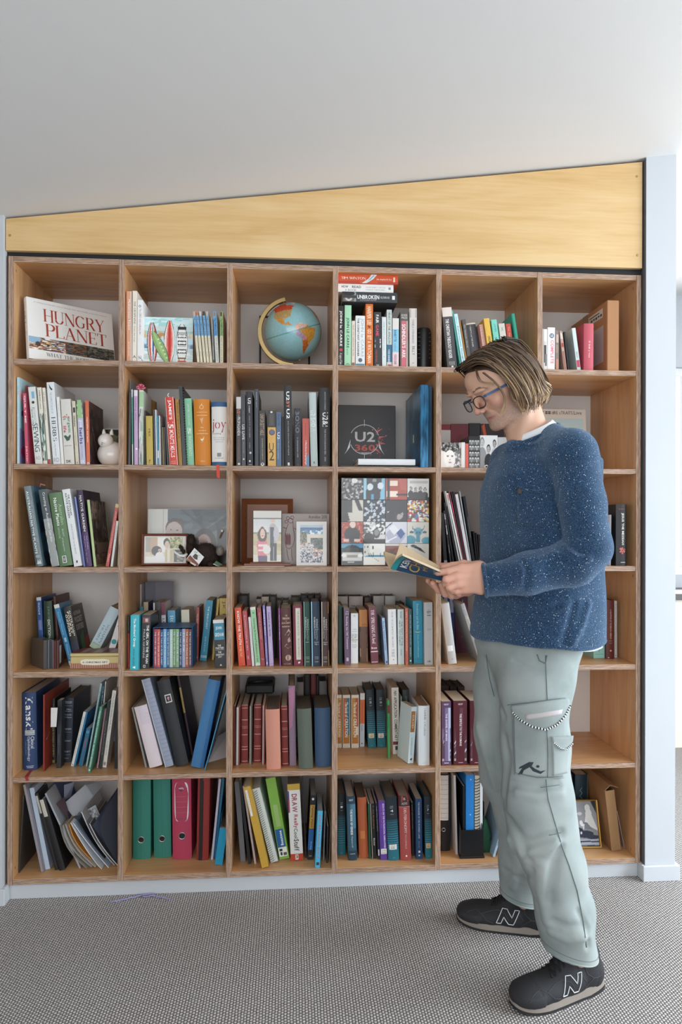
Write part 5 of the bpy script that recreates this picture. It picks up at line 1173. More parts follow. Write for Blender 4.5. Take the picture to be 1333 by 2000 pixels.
cv=Canvas(90,62,'d8d0c0').rect(0,.3,0,.6,'a8a49c').rect(.12,.3,0,.7,'c8a888',.8).rect(.31,.5,0,.6,'e8e6e0').ell(.28,.55,.13,.2,'4a4644').person(.36,.52,.07,'d0b8a8','3a3432','e8e6e4',.8).rect(0,.5,.78,1,'e6e6e4').ell(.54,.22,.085,.18,'3a3836').ell(.55,.3,.06,.15,'d0b8a0').rect(.5,.7,.5,1,'c8b890').rect(.56,.62,.5,1,'e4dccc').blobs(120,['9aa060','b8b884','5a5c30','d0cc9c','7a7c48'],4,(.62,.95,.0,.45)).rect(.72,1,.5,1,'4a4440').blobs(30,['6a645c','a8a298','3a3632'],5,(.8,1,.6,1))
print_mesh('photo_print',cv, lambda u,v:np.stack([np.full_like(u,.018*.36),W_*.085+u*W_*.83,H2*.11+(1-v)*H2*.78],1),rt, True)
tag(rt,'reddish wooden framed photograph of a couple with lilies, in front of large photograph','picture frame')
m0=c.at(930,830,.06);toy=empty('plush_mammoth',(m0[0],.065,c.zt+.0004));tag(toy,'dark brown plush mammoth with white tusk and square printed tag, right of wooden frame','soft toy')
lx= lambda px:c.at(px,700,.05)[0]-m0[0];lz= lambda py:c.at(900,py,.05)[2]-c.zt
def fur_blob(name,balls,col,n=2600,ln=.006,seed=1,parent=toy):
    q=MB();r=np.random.default_rng(seed)
    for(cx_,cy_,cz_,rx,ry,rz)in balls:q.sphere((cx_,cy_,cz_),(rx,ry,rz),18)
    for i in range(n):
        b=balls[r.integers(len(balls))];d_=r.normal(size=3);d_/=np.linalg.norm(d_);p=np.array(b[:3])+d_*np.array(b[3:])
        if p[2]<.002: continue
        t=d_+r.normal(0,.5,3);t/=np.linalg.norm(t);s_=np.cross(t,[0,0,1.0]);s_/=np.linalg.norm(s_)+1e-9;k=len(q.v)
        q.v+=[tuple(p-s_*.0007),tuple(p+s_*.0007),tuple(p+t*ln*(.6+.6*r.random()))];q.f.append((k,k+1,k+2));q.fm.append(0)
    q.v=[(x,y,max(z,.0006))for x,y,z in q.v]
    return q.build(name,mat(col,.9),parent)
zc_= lambda y0,y1:(lz(y0)+lz(y1))/2
fur_blob('body',[(lx(1000),.01,lz(690),lx(1150)-lx(1000),.045,lz(560)-lz(700)),(lx(1080),.012,lz(730),.022,.04,lz(640)-lz(740)),(lx(880),0,lz(740),.018,.03,lz(650)-lz(740))],'2e211d',4000,.006,1)
fur_blob('head',[(lx(840),-.018,lz(520),.0145,.022,lz(450)-lz(520)),(lx(830),-.02,lz(600),.012,.02,lz(540)-lz(600))],'36261f',2200,.006,2)
fur_blob('trunk',[(lx(735),-.024,lz(620),.0062,.008,.010),(lx(755),-.024,lz(650),.0066,.008,.008),(lx(715),-.024,lz(595),.005,.007,.007)],'2c201c',400,.003,3)
q=MB();q.tube([(lx(805),-.038,lz(678)),(lx(770),-.045,lz(700)),(lx(720),-.047,lz(695)),(lx(670),-.045,lz(660)),(lx(645),-.043,lz(622))],[.0040,.0048,.0046,.0036,.0016],12);q.build('tusk',mat('dcdcd8',.6),toy, True)
for(qx,qy,rr)in((1180,640,.014),):fur_blob('tuft',[(lx(qx),-.01,lz(qy),.013,.01,.014)],'9a948a',900,.006,5)
for py in(720,790):fur_blob('foot',[(lx(900+(py-720)*2.6),-.03,.007,.013,.012,.009)],'2a1e1a',300,.004,6+py)
tg= lambda P,nm,col,y:mesh(nm,[(lx(a),y,max(lz(b),.0008))for a,b in P],[tuple(range(len(P)))],mat(col,.5),toy)
tg([(895,605),(1008,712),(930,825),(795,742)],'tag_card','e6e6e2',-.0475)
tg([(800,742),(845,690),(945,795),(928,822)],'tag_card_band','7a4038',-.0478)
tg([(905,670),(935,690),(930,745),(900,735),(872,705)],'tag_picture','4a3c34',-.0479)
q=MB()
for(a,b,d_,e)in((900,660,870,640),(905,655,900,630),(915,660,935,645),(940,690,975,690),(940,705,980,720),(860,690,840,690)):q.add([(lx(a-6),-.0479,lz(b)),(lx(a+6),-.0479,lz(b+6)),(lx(d_),-.0479,lz(e))],[(0,1,2)])
q.build('tag_leaves',mat('3a9088',.5),toy)
tg([(850,765),(915,800),(905,818),(845,780)],'tag_word_strip','d8ccc0',-.0480)
tg([(1120,790),(1150,755),(1225,800),(1180,830)],'label_patch','2f5a34',-.0475);tg([(1112,795),(1120,790),(1180,830),(1175,836)],'label_edge','e8e8e0',-.0476)
V_,F_=fit_text('Wild','b',0,1,0,1)
mesh('tag_lettering',[(lx(810+50*p[0]-0*p[1]),-.0481,lz(738+38*p[0]-22*p[1]))for p in V_],F_,mat('c8a058',.5),toy)
p=c.at(1205,405,.195);kc=empty('key_ring',(p[0],.195,p[2]));tag(kc,'white ring button on a gold chain hanging in front of the photograph\'s right edge','keyring')
q=MB();q.lathe([(.0016,-.0012),(.0042,-.0012),(.0046,0),(.0042,.0012),(.0016,.0012)],20);q.map(lambda v:np.array([v[0],v[2],v[1]]));q.build('ring',mat('e4e4e2',.3),kc)
q=MB()
for i in range(7):
    t=i/6;x,z=-.001-.0075*t,-.006-.019*t;q.tube([(x+.0022*math.cos(a),-.001+.001*math.sin(2*a),z+.003*math.sin(a))for a in np.linspace(0,2*PI,10,endpoint=False)],.0006,5,closed=True)
q.build('chain',mat('b8a060',.3,.8),kc)

# ---- third shelf, third column: frames, drawing, child's painting
c=Cell(2,2,450,960,6.348)
a0,a1=c.at(135,925,.20),c.at(778,925,.20);tz=c.at(135,92,.21)[2];W_=a1[0]-a0[0];H2=tz-c.zt
rt=facing('wooden_tray_frame',(max(a0[0],c.x0+.001),.235,c.zt+.0005),0,math.radians(3))
q=MB();fw=.020;th=.03
P0=[(0,0),(W_,0),(W_,H2),(0,H2)];P1=[(fw,fw),(W_-fw,fw),(W_-fw,H2-fw),(fw,H2-fw)]
for k in range(4):
    j=(k+1)%4
    q.add([(th,*P0[k]),(th,*P0[j]),(.008,*P1[j]),(.008,*P1[k])],[(0,1,2,3)]);q.add([(0,*P0[j]),(0,*P0[k]),(th,*P0[k]),(th,*P0[j])],[(0,1,2,3)])
q.add([(.008,*p)for p in P1],[(0,1,2,3)]);q.add([(0,*p)for p in P0][::-1],[(0,1,2,3)])
q.build('tray',mat('8a5538',.4),rt)
q=MB()
for i in range(7):
    for y_ in(fw*.72,W_-fw*.72): 
        z_=H2*(.18+.105*i);q.lathe([(.0013,0),(.0013,.0006)],10);n_=len(q.v);q.v[n_-20:]=[(.0148+v[2],y_+v[0],z_+v[1])for v in q.v[n_-20:]]
q.build('peg_holes',mat('2c1a12',.7),rt);tag(rt,'empty brown wooden tray frame with a row of holes down each side','picture frame')
cv=Canvas(60,90,'d0d4d4').grad('c4ccd0','dfe0de',0,1,0,.45).rect(0,1,.42,.47,'8a8c88').rect(0,1,.46,.86,'c8bc9c').blobs(30,['b8ac88','d4c8a8','c0b490'],3,(0,1,.46,.85),.7,.3).rect(0,1,.86,1,'dcd8cc').person(.70,.17,.075,'e0c0b0','c8b498','b8b4bc',1.1).ell(.7,.2,.13,.16,'c8b8a8',.0).rect(.6,.74,.32,.68,'4a545c').rect(.6,.84,.64,.98,'3a3e48').rect(.72,.735,.7,1,'d0d0cc').ell(.82,.45,.1,.14,'c8c0c8').person(.32,.42,.085,'e4c0b0','5a4038','d87a8a',1.15).ell(.32,.48,.17,.14,'5a4038').ell(.33,.45,.085,.095,'e4c4b4').ell(.30,.44,.012,.008,'333').ell(.37,.44,.012,.008,'333').ell(.33,.49,.03,.01,'a05a50').rect(.18,.5,.6,.86,'d8808f').rect(.18,.5,.66,.7,'f0dcdc').rect(.18,.5,.76,.79,'f0dcdc').ell(.48,.76,.14,.09,'e8e4e0').rect(.17,.5,.88,1,'5a4a6a').noise(.1,2)
cv.rect(0,1,0,.155,'d4d4cc').rect(0,1,.145,.158,'5a5c5e')
pic('acrylic_photo',285,632,242,838,.07,.010,'c8ccce','clear stand photograph of two girls, one in pink, on a wooden base',cv,(.0,1,0,1),lean=3,rise=.013)
p0,p1=c.at(172,918,.045),c.at(748,918,.045)
rt=empty('wooden_photo_base',(p0[0],.045,c.zt+.0013));q=MB();W_=p1[0]-p0[0]
q.prism([(0,0,0),(W_,0,0),(W_,0,.0075),(0,0,.0075)],(0,.05,0));q.build('plinth',mat('7d4128',.35),rt);box('holder',(W_*.12,.012,.0075),(W_*.88,.042,.0112),mat('8f5230',.35),rt,.001);tag(rt,'low reddish wooden base under the photograph of two girls','photo stand')
p0=c.at(160,955,.01);q=MB();q.prism([(c.at(72,915,.03)[0],.05,0),(c.at(160,950,.01)[0],.004,0),(c.at(670,938,.01)[0],.012,0),(c.at(670,930,.02)[0],.04,0)],(0,0,.0008));o_=q.build('paper_sheet',mat('e2d8cc',.6));o_.location=(0,0,c.zt+.0004);tag(o_,'loose cream paper sheet sticking out under the wooden photo base','paper')
b_=pic('child_drawing',636,1232,275,905,.12,.003,'b4aca8','grey paper with a child\'s crayon drawing of a figure and written name', None,lean=6)
th,W_,H2=b_[1:]
q=MB();L= lambda P,r=.0009:q.tube([(th+.0004,W_*(u),H2*(1-v))for u,v in P],r,5)
for(u,v,r)in((.13,.09,.032),(.22,.08,.035),(.10,.16,.03),(.19,.14,.05)):L([(u+r*math.cos(a),v+r*.95*math.sin(a))for a in np.linspace(0,2*PI,14)])
L([(.14,.2),(.10,.3),(.07,.42),(.07,.55),(.10,.66),(.16,.69),(.23,.64),(.27,.52),(.27,.42),(.24,.3),(.235,.14)])
L([(.11,.69),(.12,.8),(.15,.9),(.16,1-.09)]);L([(.21,.68),(.21,.8),(.23,.92)]);L([(.02,.27),(.1,.29)]);L([(.25,.28),(.35,.33)])
for i in range(9):L([(.085+.012*i,.38+.02*(i%3)),(.09+.012*i,.5),(.085+.012*i,.62-.02*(i%2))],.0008)
q.build('crayon_figure',mat('8c4a52',.7),b_[0])
cover_decals(b_[0],[('H','Annelise 200',.56,.95,.03,.095,'3c4654')],th,W_,H2)
cv=Canvas(70,110,'d8d4cc').rect(0,1,0,.07,'b0c0cc').grad('2f5e8a','4a88b4',0,1,.07,.2).blobs(40,['e8eef0','3a70a0','5a98c0'],3,(0,1,.13,.24),1,.35).rect(0,1,.24,.36,'dcd4c4').blobs(200,['4a5a4a','6a7458','8a8a70','39443c','a89c84'],5,(0,.3,.18,.5)).blobs(200,['3e4a48','5a6656','7a8070','4a5c68'],6,(.45,1,.34,.62)).blobs(260,['d8d0c8','e8e4e0','9a9aa4','5a6278','c0b4a8'],7,(0,.6,.48,.8)).blobs(320,['2c3a58','d8d4d0','4a5670','a8a4a8','e8e6e4','38486a'],8,(0,1,.72,1)).blobs(80,['4a5a50','64705c','394840'],9,(.75,1,.42,.66)).line(.62,.62,1,.72,.025,'c47a60').line(.64,.64,.64,.85,.03,'b87458').line(.78,.66,.78,.85,.04,'c89070').line(0,.52,.3,.45,.02,'b8745c')
b_=pic('matted_print',820,1198,374,925,.05,.006,'e9e9e7','white matted print of a sandy path to the sea',cv,(.125,.87,.08,.925),lean=3)

# ---- third shelf, fourth column: boxed record set with sixteen square pictures
c=Cell(2,3,650,915,6.348)
A0,A1=c.at(106,1215,.045),c.at(1196,1215,.045);tz=c.at(106,115,.045)[2];W_=A1[0]-A0[0];H2=tz-c.zt
rt=facing('record_box',(A0[0],.145,c.zt+.0005),0,0);box('carton',(0,0,0),(.10,W_,H2),mat('1b1b1c',.4),rt,.0015)
pics=[]
def P(bgc):cv=Canvas(34,34,bgc);pics.append(cv); return cv
P('1e1e1e').blobs(160,['222','888','444','b8b8b4','111','2c2c2c'],1).ell(.6,.12,.14,.12,'e0e0dc')
P('25282c').poly([(0,0),(.15,0),(.1,1),(0,1)],'8ec4d8').poly([(.85,0),(1,0),(1,1),(.75,1)],'7ab8d0').ell(.3,.4,.14,.16,'d0dce0').ell(.78,.35,.14,.16,'d0dce0').ell(.5,.1,.1,.08,'8a8e90').rect(.34,.48,.75,1,'4a94c0')
P('a8442e').rect(.15,.55,.1,.35,'ecd8c4').rect(.05,.55,.6,.85,'f0dccc').rect(.08,.2,0,1,'2a2220').rect(.5,1,.72,.8,'2c2420').poly([(.6,0),(1,0),(1,.6),(.7,.5)],'b8544a')
cv=P('e0e0dc')
for k_ in range(4):cv.person(.16+.22*k_,.48+.04*(k_%2),.085,'b8b0a8','222','2a2a2a',.85)
cv.rect(0,1,.85,1,'262626').rect(.1,.95,.1,.22,'888',.5)
P('c8c4b8').rect(0,.3,0,1,'2c2c2c').rect(.3,.5,0,.6,'333').poly([(.6,0),(.8,0),(1,.5),(.8,.5)],'2a2a2a').poly([(0,.7),(.3,.6),(.4,1),(0,1)],'222')
cv=P('1e2834')
r7=np.random.default_rng(4)
for k_ in range(42):
    u,v=r7.random(2); 
    if v<1.1-u*.9+.3 or u>.4:cv.ell(u,v,.055,.055,['d8e0e8','b8c8d8','e4e8ec'][k_%3]).ell(u,v,.028,.028,'7a90a8')
P('1e2026').ell(.62,.65,.2,.26,'a89c98').ell(.6,.45,.24,.2,'1c1c20').ell(.55,.68,.03,.02,'222').ell(.7,.66,.03,.02,'222').rect(.42,.52,.5,1,'2a282c').ell(.12,.55,.04,.03,'ddd')
P('ccc').blobs(170,['e8e4dc','c03a34','3a3a3c','d8b848','4a7ab0','8a2c2c','f0f0ec','6a3a30'],8)
cv=P('a03a2a')
for k_ in range(90):u,v=r7.random(2);cv.ell(u,v,.03,.03,['c86a50','7a241c','d88a70'][k_%3])
cv.ell(.5,.6,.36,.38,'28262a').ell(.52,.12,.13,.17,'e0cabc').rect(.1,.35,.8,.92,'d8c0b0').rect(.6,.85,.8,.92,'d8c0b0')
P('d8d8d4').blobs(120,['e4e4e0','333','c8c8c4','555','f0f0ec'],10,(0,1,0,.6)).ell(.6,.55,.17,.22,'444').ell(.6,.5,.11,.14,'8a8682').ell(.25,.8,.25,.3,'3a3a3a').rect(.0,1,.8,1,'2c2c2c')
P('d4d4dc').poly([(.0,.6),(.3,.2),(.95,.65),(.7,1),(.2,1)],'b0b4c8').poly([(.15,.3),(.38,.12),(.62,.38),(.4,.62)],'e8e8ec').poly([(.5,.52),(.72,.3),(.92,.55),(.7,.8)],'3c5a94').line(.0,.3,.3,.05,.05,'3a3a44').line(0,.95,.5,.7,.06,'f0eef0')
P('d8d4c8').ell(.5,.45,.2,.2,'5aa8bc').poly([(.38,.4),(.62,.4),(.58,.95),(.42,.95)],'3a8ca4').poly([(.22,.15),(.28,.3),(.42,.38),(.36,.42),(.24,.34)],'33707e').poly([(.8,.12),(.74,.3),(.6,.38),(.66,.42),(.78,.34)],'33707e').ell(.2,.48,.1,.06,'2c5c68').ell(.8,.48,.1,.06,'2c5c68').ell(.15,.85,.25,.22,'3a94ac').ell(.88,.88,.22,.18,'4aa0b4').ell(.44,.5,.03,.03,'234').ell(.56,.5,.03,.03,'234')
P('2a3a44').rect(0,1,0,.2,'4a94b8').ell(.5,.3,.38,.24,'2c3034').rect(.05,.95,.42,.8,'c8c8c4').ell(.12,.55,.1,.09,'e8e8e4').ell(.88,.55,.1,.09,'e8e8e4').rect(.25,.75,.52,.66,'8a8a88').rect(.2,.8,.2,.4,'3a4044').rect(.0,1,.85,1,'2c3230').rect(.3,.6,.84,.88,'aaa')
P('e4e2da').rect(.3,1,.0,.55,'ecebe4').rect(0,1,.52,.62,'4a94ac').poly([(0,.62),(.3,.5),(.3,0),(0,0)],'d8d8d0').rect(.05,.09,.1,.2,'555').rect(.18,.22,.1,.2,'555').rect(.42,.46,.1,.25,'444').rect(.06,.1,.35,.45,'555').line(.25,.45,.28,.62,.03,'333').line(.34,.45,.38,.62,.03,'333').line(.45,.42,.46,.62,.03,'333').line(.3,.62,.6,.92,.015,'444').line(.4,.62,.75,.85,.015,'444').line(.8,.45,.8,.6,.03,'345')
P('3a2c2c').rect(0,1,.0,.12,'d8d0c8').rect(0,1,.15,.3,'8a4a44').rect(0,1,.38,.6,'4a5a70').blobs(30,['6a5a54','3c3a40','8a5a50'],3,(0,1,.3,.6))
P('dcdad2').poly([(.12,.08),(.3,.04),(.6,.2),(.85,.45),(.75,.42),(.45,.25),(.2,.15)],'222')
for i_,cv in enumerate(pics):
    r_,k_=divmod(i_,4);print_mesh('cover_picture',cv,on_cover(.10,W_,H2,k_*.25+.002,k_*.25+.248,.005+r_*.2475,.003+r_*.2475+.245),rt, True)
tag(rt,'large square record box covered in sixteen small pictures, third shelf, behind the open book','box set','record boxes')

# ---- third shelf, fifth column: leaning magazines
c=Cell(2,4,855,940,10.53)
for i,(x0,x1,xt,yt,col,its,lk,yb)in enumerate((
    (140,208,62,650,'1c1c20',[R_(.9,.97,'777')],'black slipcased book, shortest at left',1690),
    (212,272,68,605,'2a2a2e',[T_('ONE',.06,.16,'eee',.2,.75,'b'),T_('STEP',.17,.24,'777',.2,.75,'b'),T_('CLOSER',.26,.44,'eee',.2,.75,'b'),T_('SCHAFER',.62,.78,'aaa',.25,.65)],'black book with bold white spine title',1690),
    (300,356,110,440,'232326',[],'black glossy magazine',1680),
    (368,420,84,205,'2e2c2e',[R_(.0,.2,'777',.1,.9)],'dark magazine with pale top',1690),
    (424,478,118,205,'b8b8b4',[T_('THE MUSIC YEARS',.25,.6,'555',.3,.7)],'grey white magazine, tallest group',1690),
    (492,546,170,245,'d8dad8',[R_(.02,.1,'c84a5a',.2,.8),T_('Q',.1,.16,'333',.2,.7)],'white magazine with red mark near top',1690),
    (548,570,232,205,'8a4a50',[R_(.15,.3,'d8486a',.0,.9)],'thin red flecked magazine',1680),
    (576,600,280,215,'38383c',[],'thin dark magazine between pale ones',1680),
    (602,622,318,210,'6a2c30',[R_(0,.5,'3a3a3c')],'thin maroon magazine',1660),
    (630,690,362,268,'d4d2d4',[T_('collectors edition number one',.06,.5,'999',.3,.6)],'broad white magazine spine with faint print',1660),
    (694,716,446,205,'a8aaac',[],'thin grey magazine',1640),
    (736,790,520,310,'26282a',[R_(.3,.6,'6a6a6c',.6,.8)],'black magazine, right end of tall group',1600))):
    c.book((x0,x1,yb,xt,yt),'m',col,its,lk,Y=.05+.0*i,d=.22,pages='d8d8d8',name='magazine' if i not in(0,1)else 'book')
for i,(x0,x1,xt,yt)in enumerate(((800,832,730,1030),(838,868,780,1060),(874,900,830,1090),(906,930,868,1100),(940,960,910,1100))):
    c.book((x0,x1,1560,xt,yt),'m','241f1f',[],'short black disc case %s'%['with pale edge','second','third','fourth','last'][i],Y=.07,d=.13,name='disc_case',cat='case')

# ---- third shelf, sixth column
c=Cell(2,5,1140,970,5.882)
c.book((262,318,786,268,208),'h','77777b',[T_('THE KINGSLEY EPISTLES',.04,.78,'b8525a',.1,.5,'b'),R_(.9,.96,'b8525a',.1,.4)],'grey book with red title beside sweater',Y=.03,d=.15)
c.book((322,372,786,262,92),'h','232325',[],'worn black hardback set back',Y=.20,d=.17)
c.book((374,498,790,374,88),'h','2b2a2c',[H_('Enslow',.065,.085,'b8525a',.25,.8),T_('JESUS THE MESSIAH',.14,.66,'ece6dc',.45,.72,'b'),('P',[(.38,.70),(.46,.72),(.5,.70),(.62,.70),(.58,.735),(.75,.715),(.88,.74),(.75,.755),(.88,.77),(.75,.79),(.6,.765),(.64,.81),(.48,.81),(.54,.765),(.4,.79),(.28,.77),(.42,.75),(.28,.73)],'cf6a5c'),R_(.94,.95,'ccc',.4,.85)],'thick black hardback with white title, red cross',Y=.026,d=.16)

# ---- fourth shelf, first column
c=Cell(3,0,20,1140,6.059)
rr_=dict(Y=.20)
c.book((352,410,700,308,162),'p','2f5a98',[T_('Oxford',.08,.26,'dfe8f4',.3,.65,'b'),T_('Dictionary',.62,.85,'dfe8f4',.3,.65,'b'),R_(0,.05,'c8d4dc'),R_(.35,.5,'7a8ac0',.2,.8),R_(.88,1,'8aa4c8',.1,.9)],'worn blue dictionary',Y=.16,d=.15)
c.book((412,424,700,398,200),'m','1c2a2a',[],'very thin dark book',Y=.16,d=.13)
c.book((446,536,700,402,208),'h','2c4434',[T_('JUNIOR',.08,.3,'6a8a70',.3,.65),T_('DICTIONARY',.3,.75,'e4e8e2',.3,.65,'b')],'dark green junior dictionary',Y=.155,d=.15)
c.book((556,590,700,500,150),'h','5a3029',[],'maroon hardback with plain cover',Y=.17,d=.15)
c.book((700,765,820,514,252),'p','2a7aa8',[R_(0,.06,'d8d4cc'),T_('Australian Thesaurus',.12,.5,'8ac0d8',.3,.6),R_(.55,.62,'a8c8d8',.3,.7),T_('Thesaurus',.65,.9,'a8d0e0',.3,.6),R_(.93,1,'c8c4c4')],'blue thesaurus leaning left',Y=.10,d=.13)
b_=c.book((742,860,775,600,285),'p','191a1e',[T_('POCKET',.08,.46,'e8e0c8',.34,.6,'b'),T_('OXFORD',.12,.5,'e8e0c8',.06,.3,'b'),T_('AUSTRALIAN',.06,.5,'e8e0c8',.66,.84,'b'),R_(.82,.98,'3aa08c'),R_(.6,.78,'1c2038')],'thick black pocket dictionary, cream lettering, colourful cover',Y=.105,d=.125)
w_,h_,d_=b_[1:]
cover_decals(b_[0],[('H','AUSTRALIAN',.1,.7,.1,.17,'c8c4bc','b'),('H','POCKET',.1,.75,.2,.3,'c8c4bc','b'),('H','OXFORD',.1,.75,.33,.43,'c8c4bc','b'),('P',[(.3,.55),(.6,.45),(.55,.98),(.2,.98)],'3a6a44'),('P',[(.6,.62),(.95,.55),(.9,.98),(.6,.98)],'a8382c')],w_,d_,h_)
b_=c.book((905,1050,760,1160,318),'h','b8ccd4',[('R',0,1,.88,1,'a8bca0'),T_('HAPPY',.50,.86,'6a7c88',.58,.8,'s'),T_('MY',.40,.5,'6a7c88',.58,.78,'s'),T_('HEART',.44,.82,'6a7c88',.25,.45,'s'),H_('BOOKS',.86,.9,'6a7c88',.2,.8)],'pale blue and green thick book leaning right',Y=.13,d=.12,rough=.3,rise=.045)
c.book((1155,1260,760,1300,330),'p','e0dcda',[R_(0,.12,'e0cc70'),T_('me',.3,.42,'8a3a4a',.3,.8,'b'),('O',.5,.8,.42,'2a9aa0')],'white book with teal oval leaning on divider',Y=.135,d=.10,rise=.045)
def turned(lab,P,Ye,col,cols,h_px,name='disc_case',cat='case'):
    pass
a=c.ground(395,1018);e=c.ground(250,965);tz=c.at(395,672,a[1])[2]
dv=e-a;L_=math.hypot(dv[0],dv[1]);rt=empty('disc_case_set',(a[0],a[1],c.zt+.0004));rt.rotation_euler=(0,0,math.atan2(dv[1],dv[0])-PI/2)
hh=tz-c.zt
for i,(col,n0,n1)in enumerate((('4b4743',0,.012),('5a6068',.0135,.0205),('46474c',.022,.027),('6f7884',.0285,.034))):
    q=MB();q.box((n0,0,0),(n1,L_*(1-.0*i),hh*(1-.008*i)),.0008);q.v=[(x,y,z)for x,y,z in q.v];q.build('case',mat(col,.25),rt)
tag(rt,'set of grey plastic disc cases standing at an angle, front of fourth shelf','cases')
a=c.ground(574,1005);e=c.ground(648,930);tz=c.at(568,672,a[1])[2];dv=e-a;L_=min(math.hypot(dv[0],dv[1]),.10)
rt=empty('disc_case_set',(a[0],a[1],c.zt+.0004));rt.rotation_euler=(0,0,math.atan2(dv[1],dv[0])-PI/2);hh=tz-c.zt
for i,(col,n0,n1)in enumerate((('5d2f2a',-.006,0),('4c2521',-.0125,-.007),('6a3a34',-.0185,-.0135))):
    q=MB();q.box((n0,0,0),(n1,L_,hh*(1-.006*i)),.0008);q.build('case',mat(col,.25),rt)
q=MB();q.box((.0,L_*.15,hh*.14),(.0006,L_*.42,hh*.78),.0002);q.build('label',mat('e0dedc',.5),rt)
tag(rt,'set of brown red plastic disc cases with a white label, angled, fourth shelf','cases')
p0,p1=c.ground(708,1012),c.ground(1284,1018);Yt=p0[1];W_=min(p1[0],c.x1-.001)-p0[0];tz=c.at(708,828,Yt)[2];H2=tz-c.zt
rt=empty('gift_tin',(p0[0],Yt,c.zt+.0004));D_=.105
box('tin',(0,0,0),(W_,D_,H2*.79),mat('c4b27a',.35,.2),rt,.003);box('lid',(-.0008,-.0008,H2*.80),(W_+.0002,D_+.0008,H2),mat('c9b984',.35,.2),rt,.002)
box('lid_top',(.002,.001,H2+.0002),(W_-.001,D_-.001,H2+.0012),mat('7a3f35',.4),rt,.0004)
q=MB()
for u0,u1 in((.18,.30),(.44,.62),(.78,.96)):q.quad([(W_*u0,.004,H2+.0014),(W_*u1,.004,H2+.0014),(W_*(u1+.02),D_-.004,H2+.0014),(W_*(u0+.02),D_-.004,H2+.0014)])
q.build('lid_stripes',mat('a08a84',.4),rt)
box('striped_band',(.001,-.0006,H2*.03),(W_-.001,-.0001,H2*.36),mat('8c4a3c',.4),rt,.0002)
q=MB()
for i in range(27):x=W_*(.012+.036*i);q.quad([(x,-.0008,H2*.04),(x+W_*.014,-.0008,H2*.04),(x+W_*.014,-.0008,H2*.35),(x,-.0008,H2*.35)])
q.build('band_stripes',mat('c8a890',.4),rt)
q=MB();n=60;Pp=[]
for i in range(n):
    a=2*PI*i/n;bx=W_*(.5+.29*math.copysign(abs(math.cos(a))**.45,math.cos(a)));bz=H2*(.42+.19*math.copysign(abs(math.sin(a))**.5,math.sin(a))+.025*abs(math.sin(4*a)));Pp.append((bx,-.0010,bz))
q.add(Pp,[tuple(range(n))]);q.build('name_plate',mat('e6dfca',.4),rt)
V_,F_=fit_text('A CHRISTMAS GIFT','b',W_*.25,W_*.75,H2*.37,H2*.48);mesh('lettering',[(p[0],-.0013,p[1])for p in V_],F_,mat('4a4438',.5),rt)
tag(rt,'small cream and red striped tin with a scalloped christmas label, fourth shelf','tin')

# ---- fourth shelf, second column
c=Cell(3,1,235,1125,6.059)
c.book((188,212,720,188,98),'h','cfcfd4',[],'',Y=.24,d=.09,lab='tall white spined picture book at the back of fourth shelf, second column')
b0=c.at(212,420,.24);b1=c.at(378,420,.32)
rt=facing('book',(c.x0+.012,.27,c.zt+.0004),math.radians(20),math.radians(2));hh=c.at(300,75,.27)[2]-c.zt;ww=.105
book_geo(rt,.012,ww,hh,'h','6d6b73');cover_decals(rt,[('H','solids:',.2,.95,.30,.40,'2a2a30','s'),('H','to make',.3,.85,.46,.5,'3c3c44'),('R',0,.35,0,1,'5a5a66')],.012,ww,hh)
tag(rt,'grey purple book turned to show its cover at the back, second column','book',c.grp)
for(x0,x1,xt,yt,col,its,lab,Y)in(
    (236,274,232,362,'3aa0b0',[],'small turquoise spine behind the two front novels',.20),
    (278,334,276,308,'4a4a78',[R_(0,.28,'b8aa8a')],'blue violet and beige paperback behind the front novels',.19),
    (394,414,390,318,'d8d6d0',[],'slim white paperback behind the black train novel',.18),
    (424,490,414,310,'2c2a30',[T_('the night',.1,.4,'777',.3,.7)],'dark paperback behind the boxed set, left',.18),
    (500,560,472,312,'dcdadc',[R_(0,.22,'7a3a4a'),T_('LES MIS',.28,.6,'4a3a44',.25,.7)],'white and plum novel behind the boxed set',.18),
    (578,668,560,408,'5aa6cc',[T_('ROSE',.1,.45,'e0eef4',.3,.75,'s')],'sky blue novel behind the boxed set',.175),
    (740,836,720,400,'dcd8c4',[T_('Eyrie',.25,.65,'3a3a34',.35,.7,'s')],'cream novel behind the boxed set, right',.175)):
    c.book((x0,x1,760,xt,yt),'p',col,its,'',Y=Y,d=.12,lab=lab)
c.book((84,112,1088,80,460),'p','b8402f',[R_(0,.35,'222'),T_('L P HARTLEY',.05,.3,'999',.3,.7)],'narrow black and red novel',d=.12)
b_=c.book((114,222,1112,122,462),'p','2fb0c0',[R_(0,1,'1c1c1e',.97,1),T_("The Mothers' Group",.06,.58,'f0f8f8',.28,.62,'b'),T_('FIONA HIGGINS',.62,.92,'1c5a68',.3,.5),('P',[(.3,.95),(.6,.93),(.6,.98),(.3,.96)],'dff')],'turquoise novel with white script title',d=.13)
b_=c.book((240,344,1100,258,460),'p','242326',[R_(.05,.15,'8a4a4a',.1,.85),R_(.07,.13,'c8c0bc',.4,.7),T_('THE GIRL ON THE TRAIN',.19,.90,'eceae6',.56,.84,'b'),T_('PAULA HAWKINS',.27,.80,'c8c6c2',.2,.42),R_(.93,.98,'dedcd8',.3,.55),R_(.94,.97,'242326',.36,.5)],'black novel with two lines of white capitals',d=.13)
a,b=c.ground(388,1092),c.ground(850,1092);Yt=a[1];W_=b[0]-a[0];H2=c.at(388,612,Yt)[2]-c.zt
rt=empty('slipcase',(a[0],Yt,c.zt+.0004));t=.0016;D_=.125
q=MB()
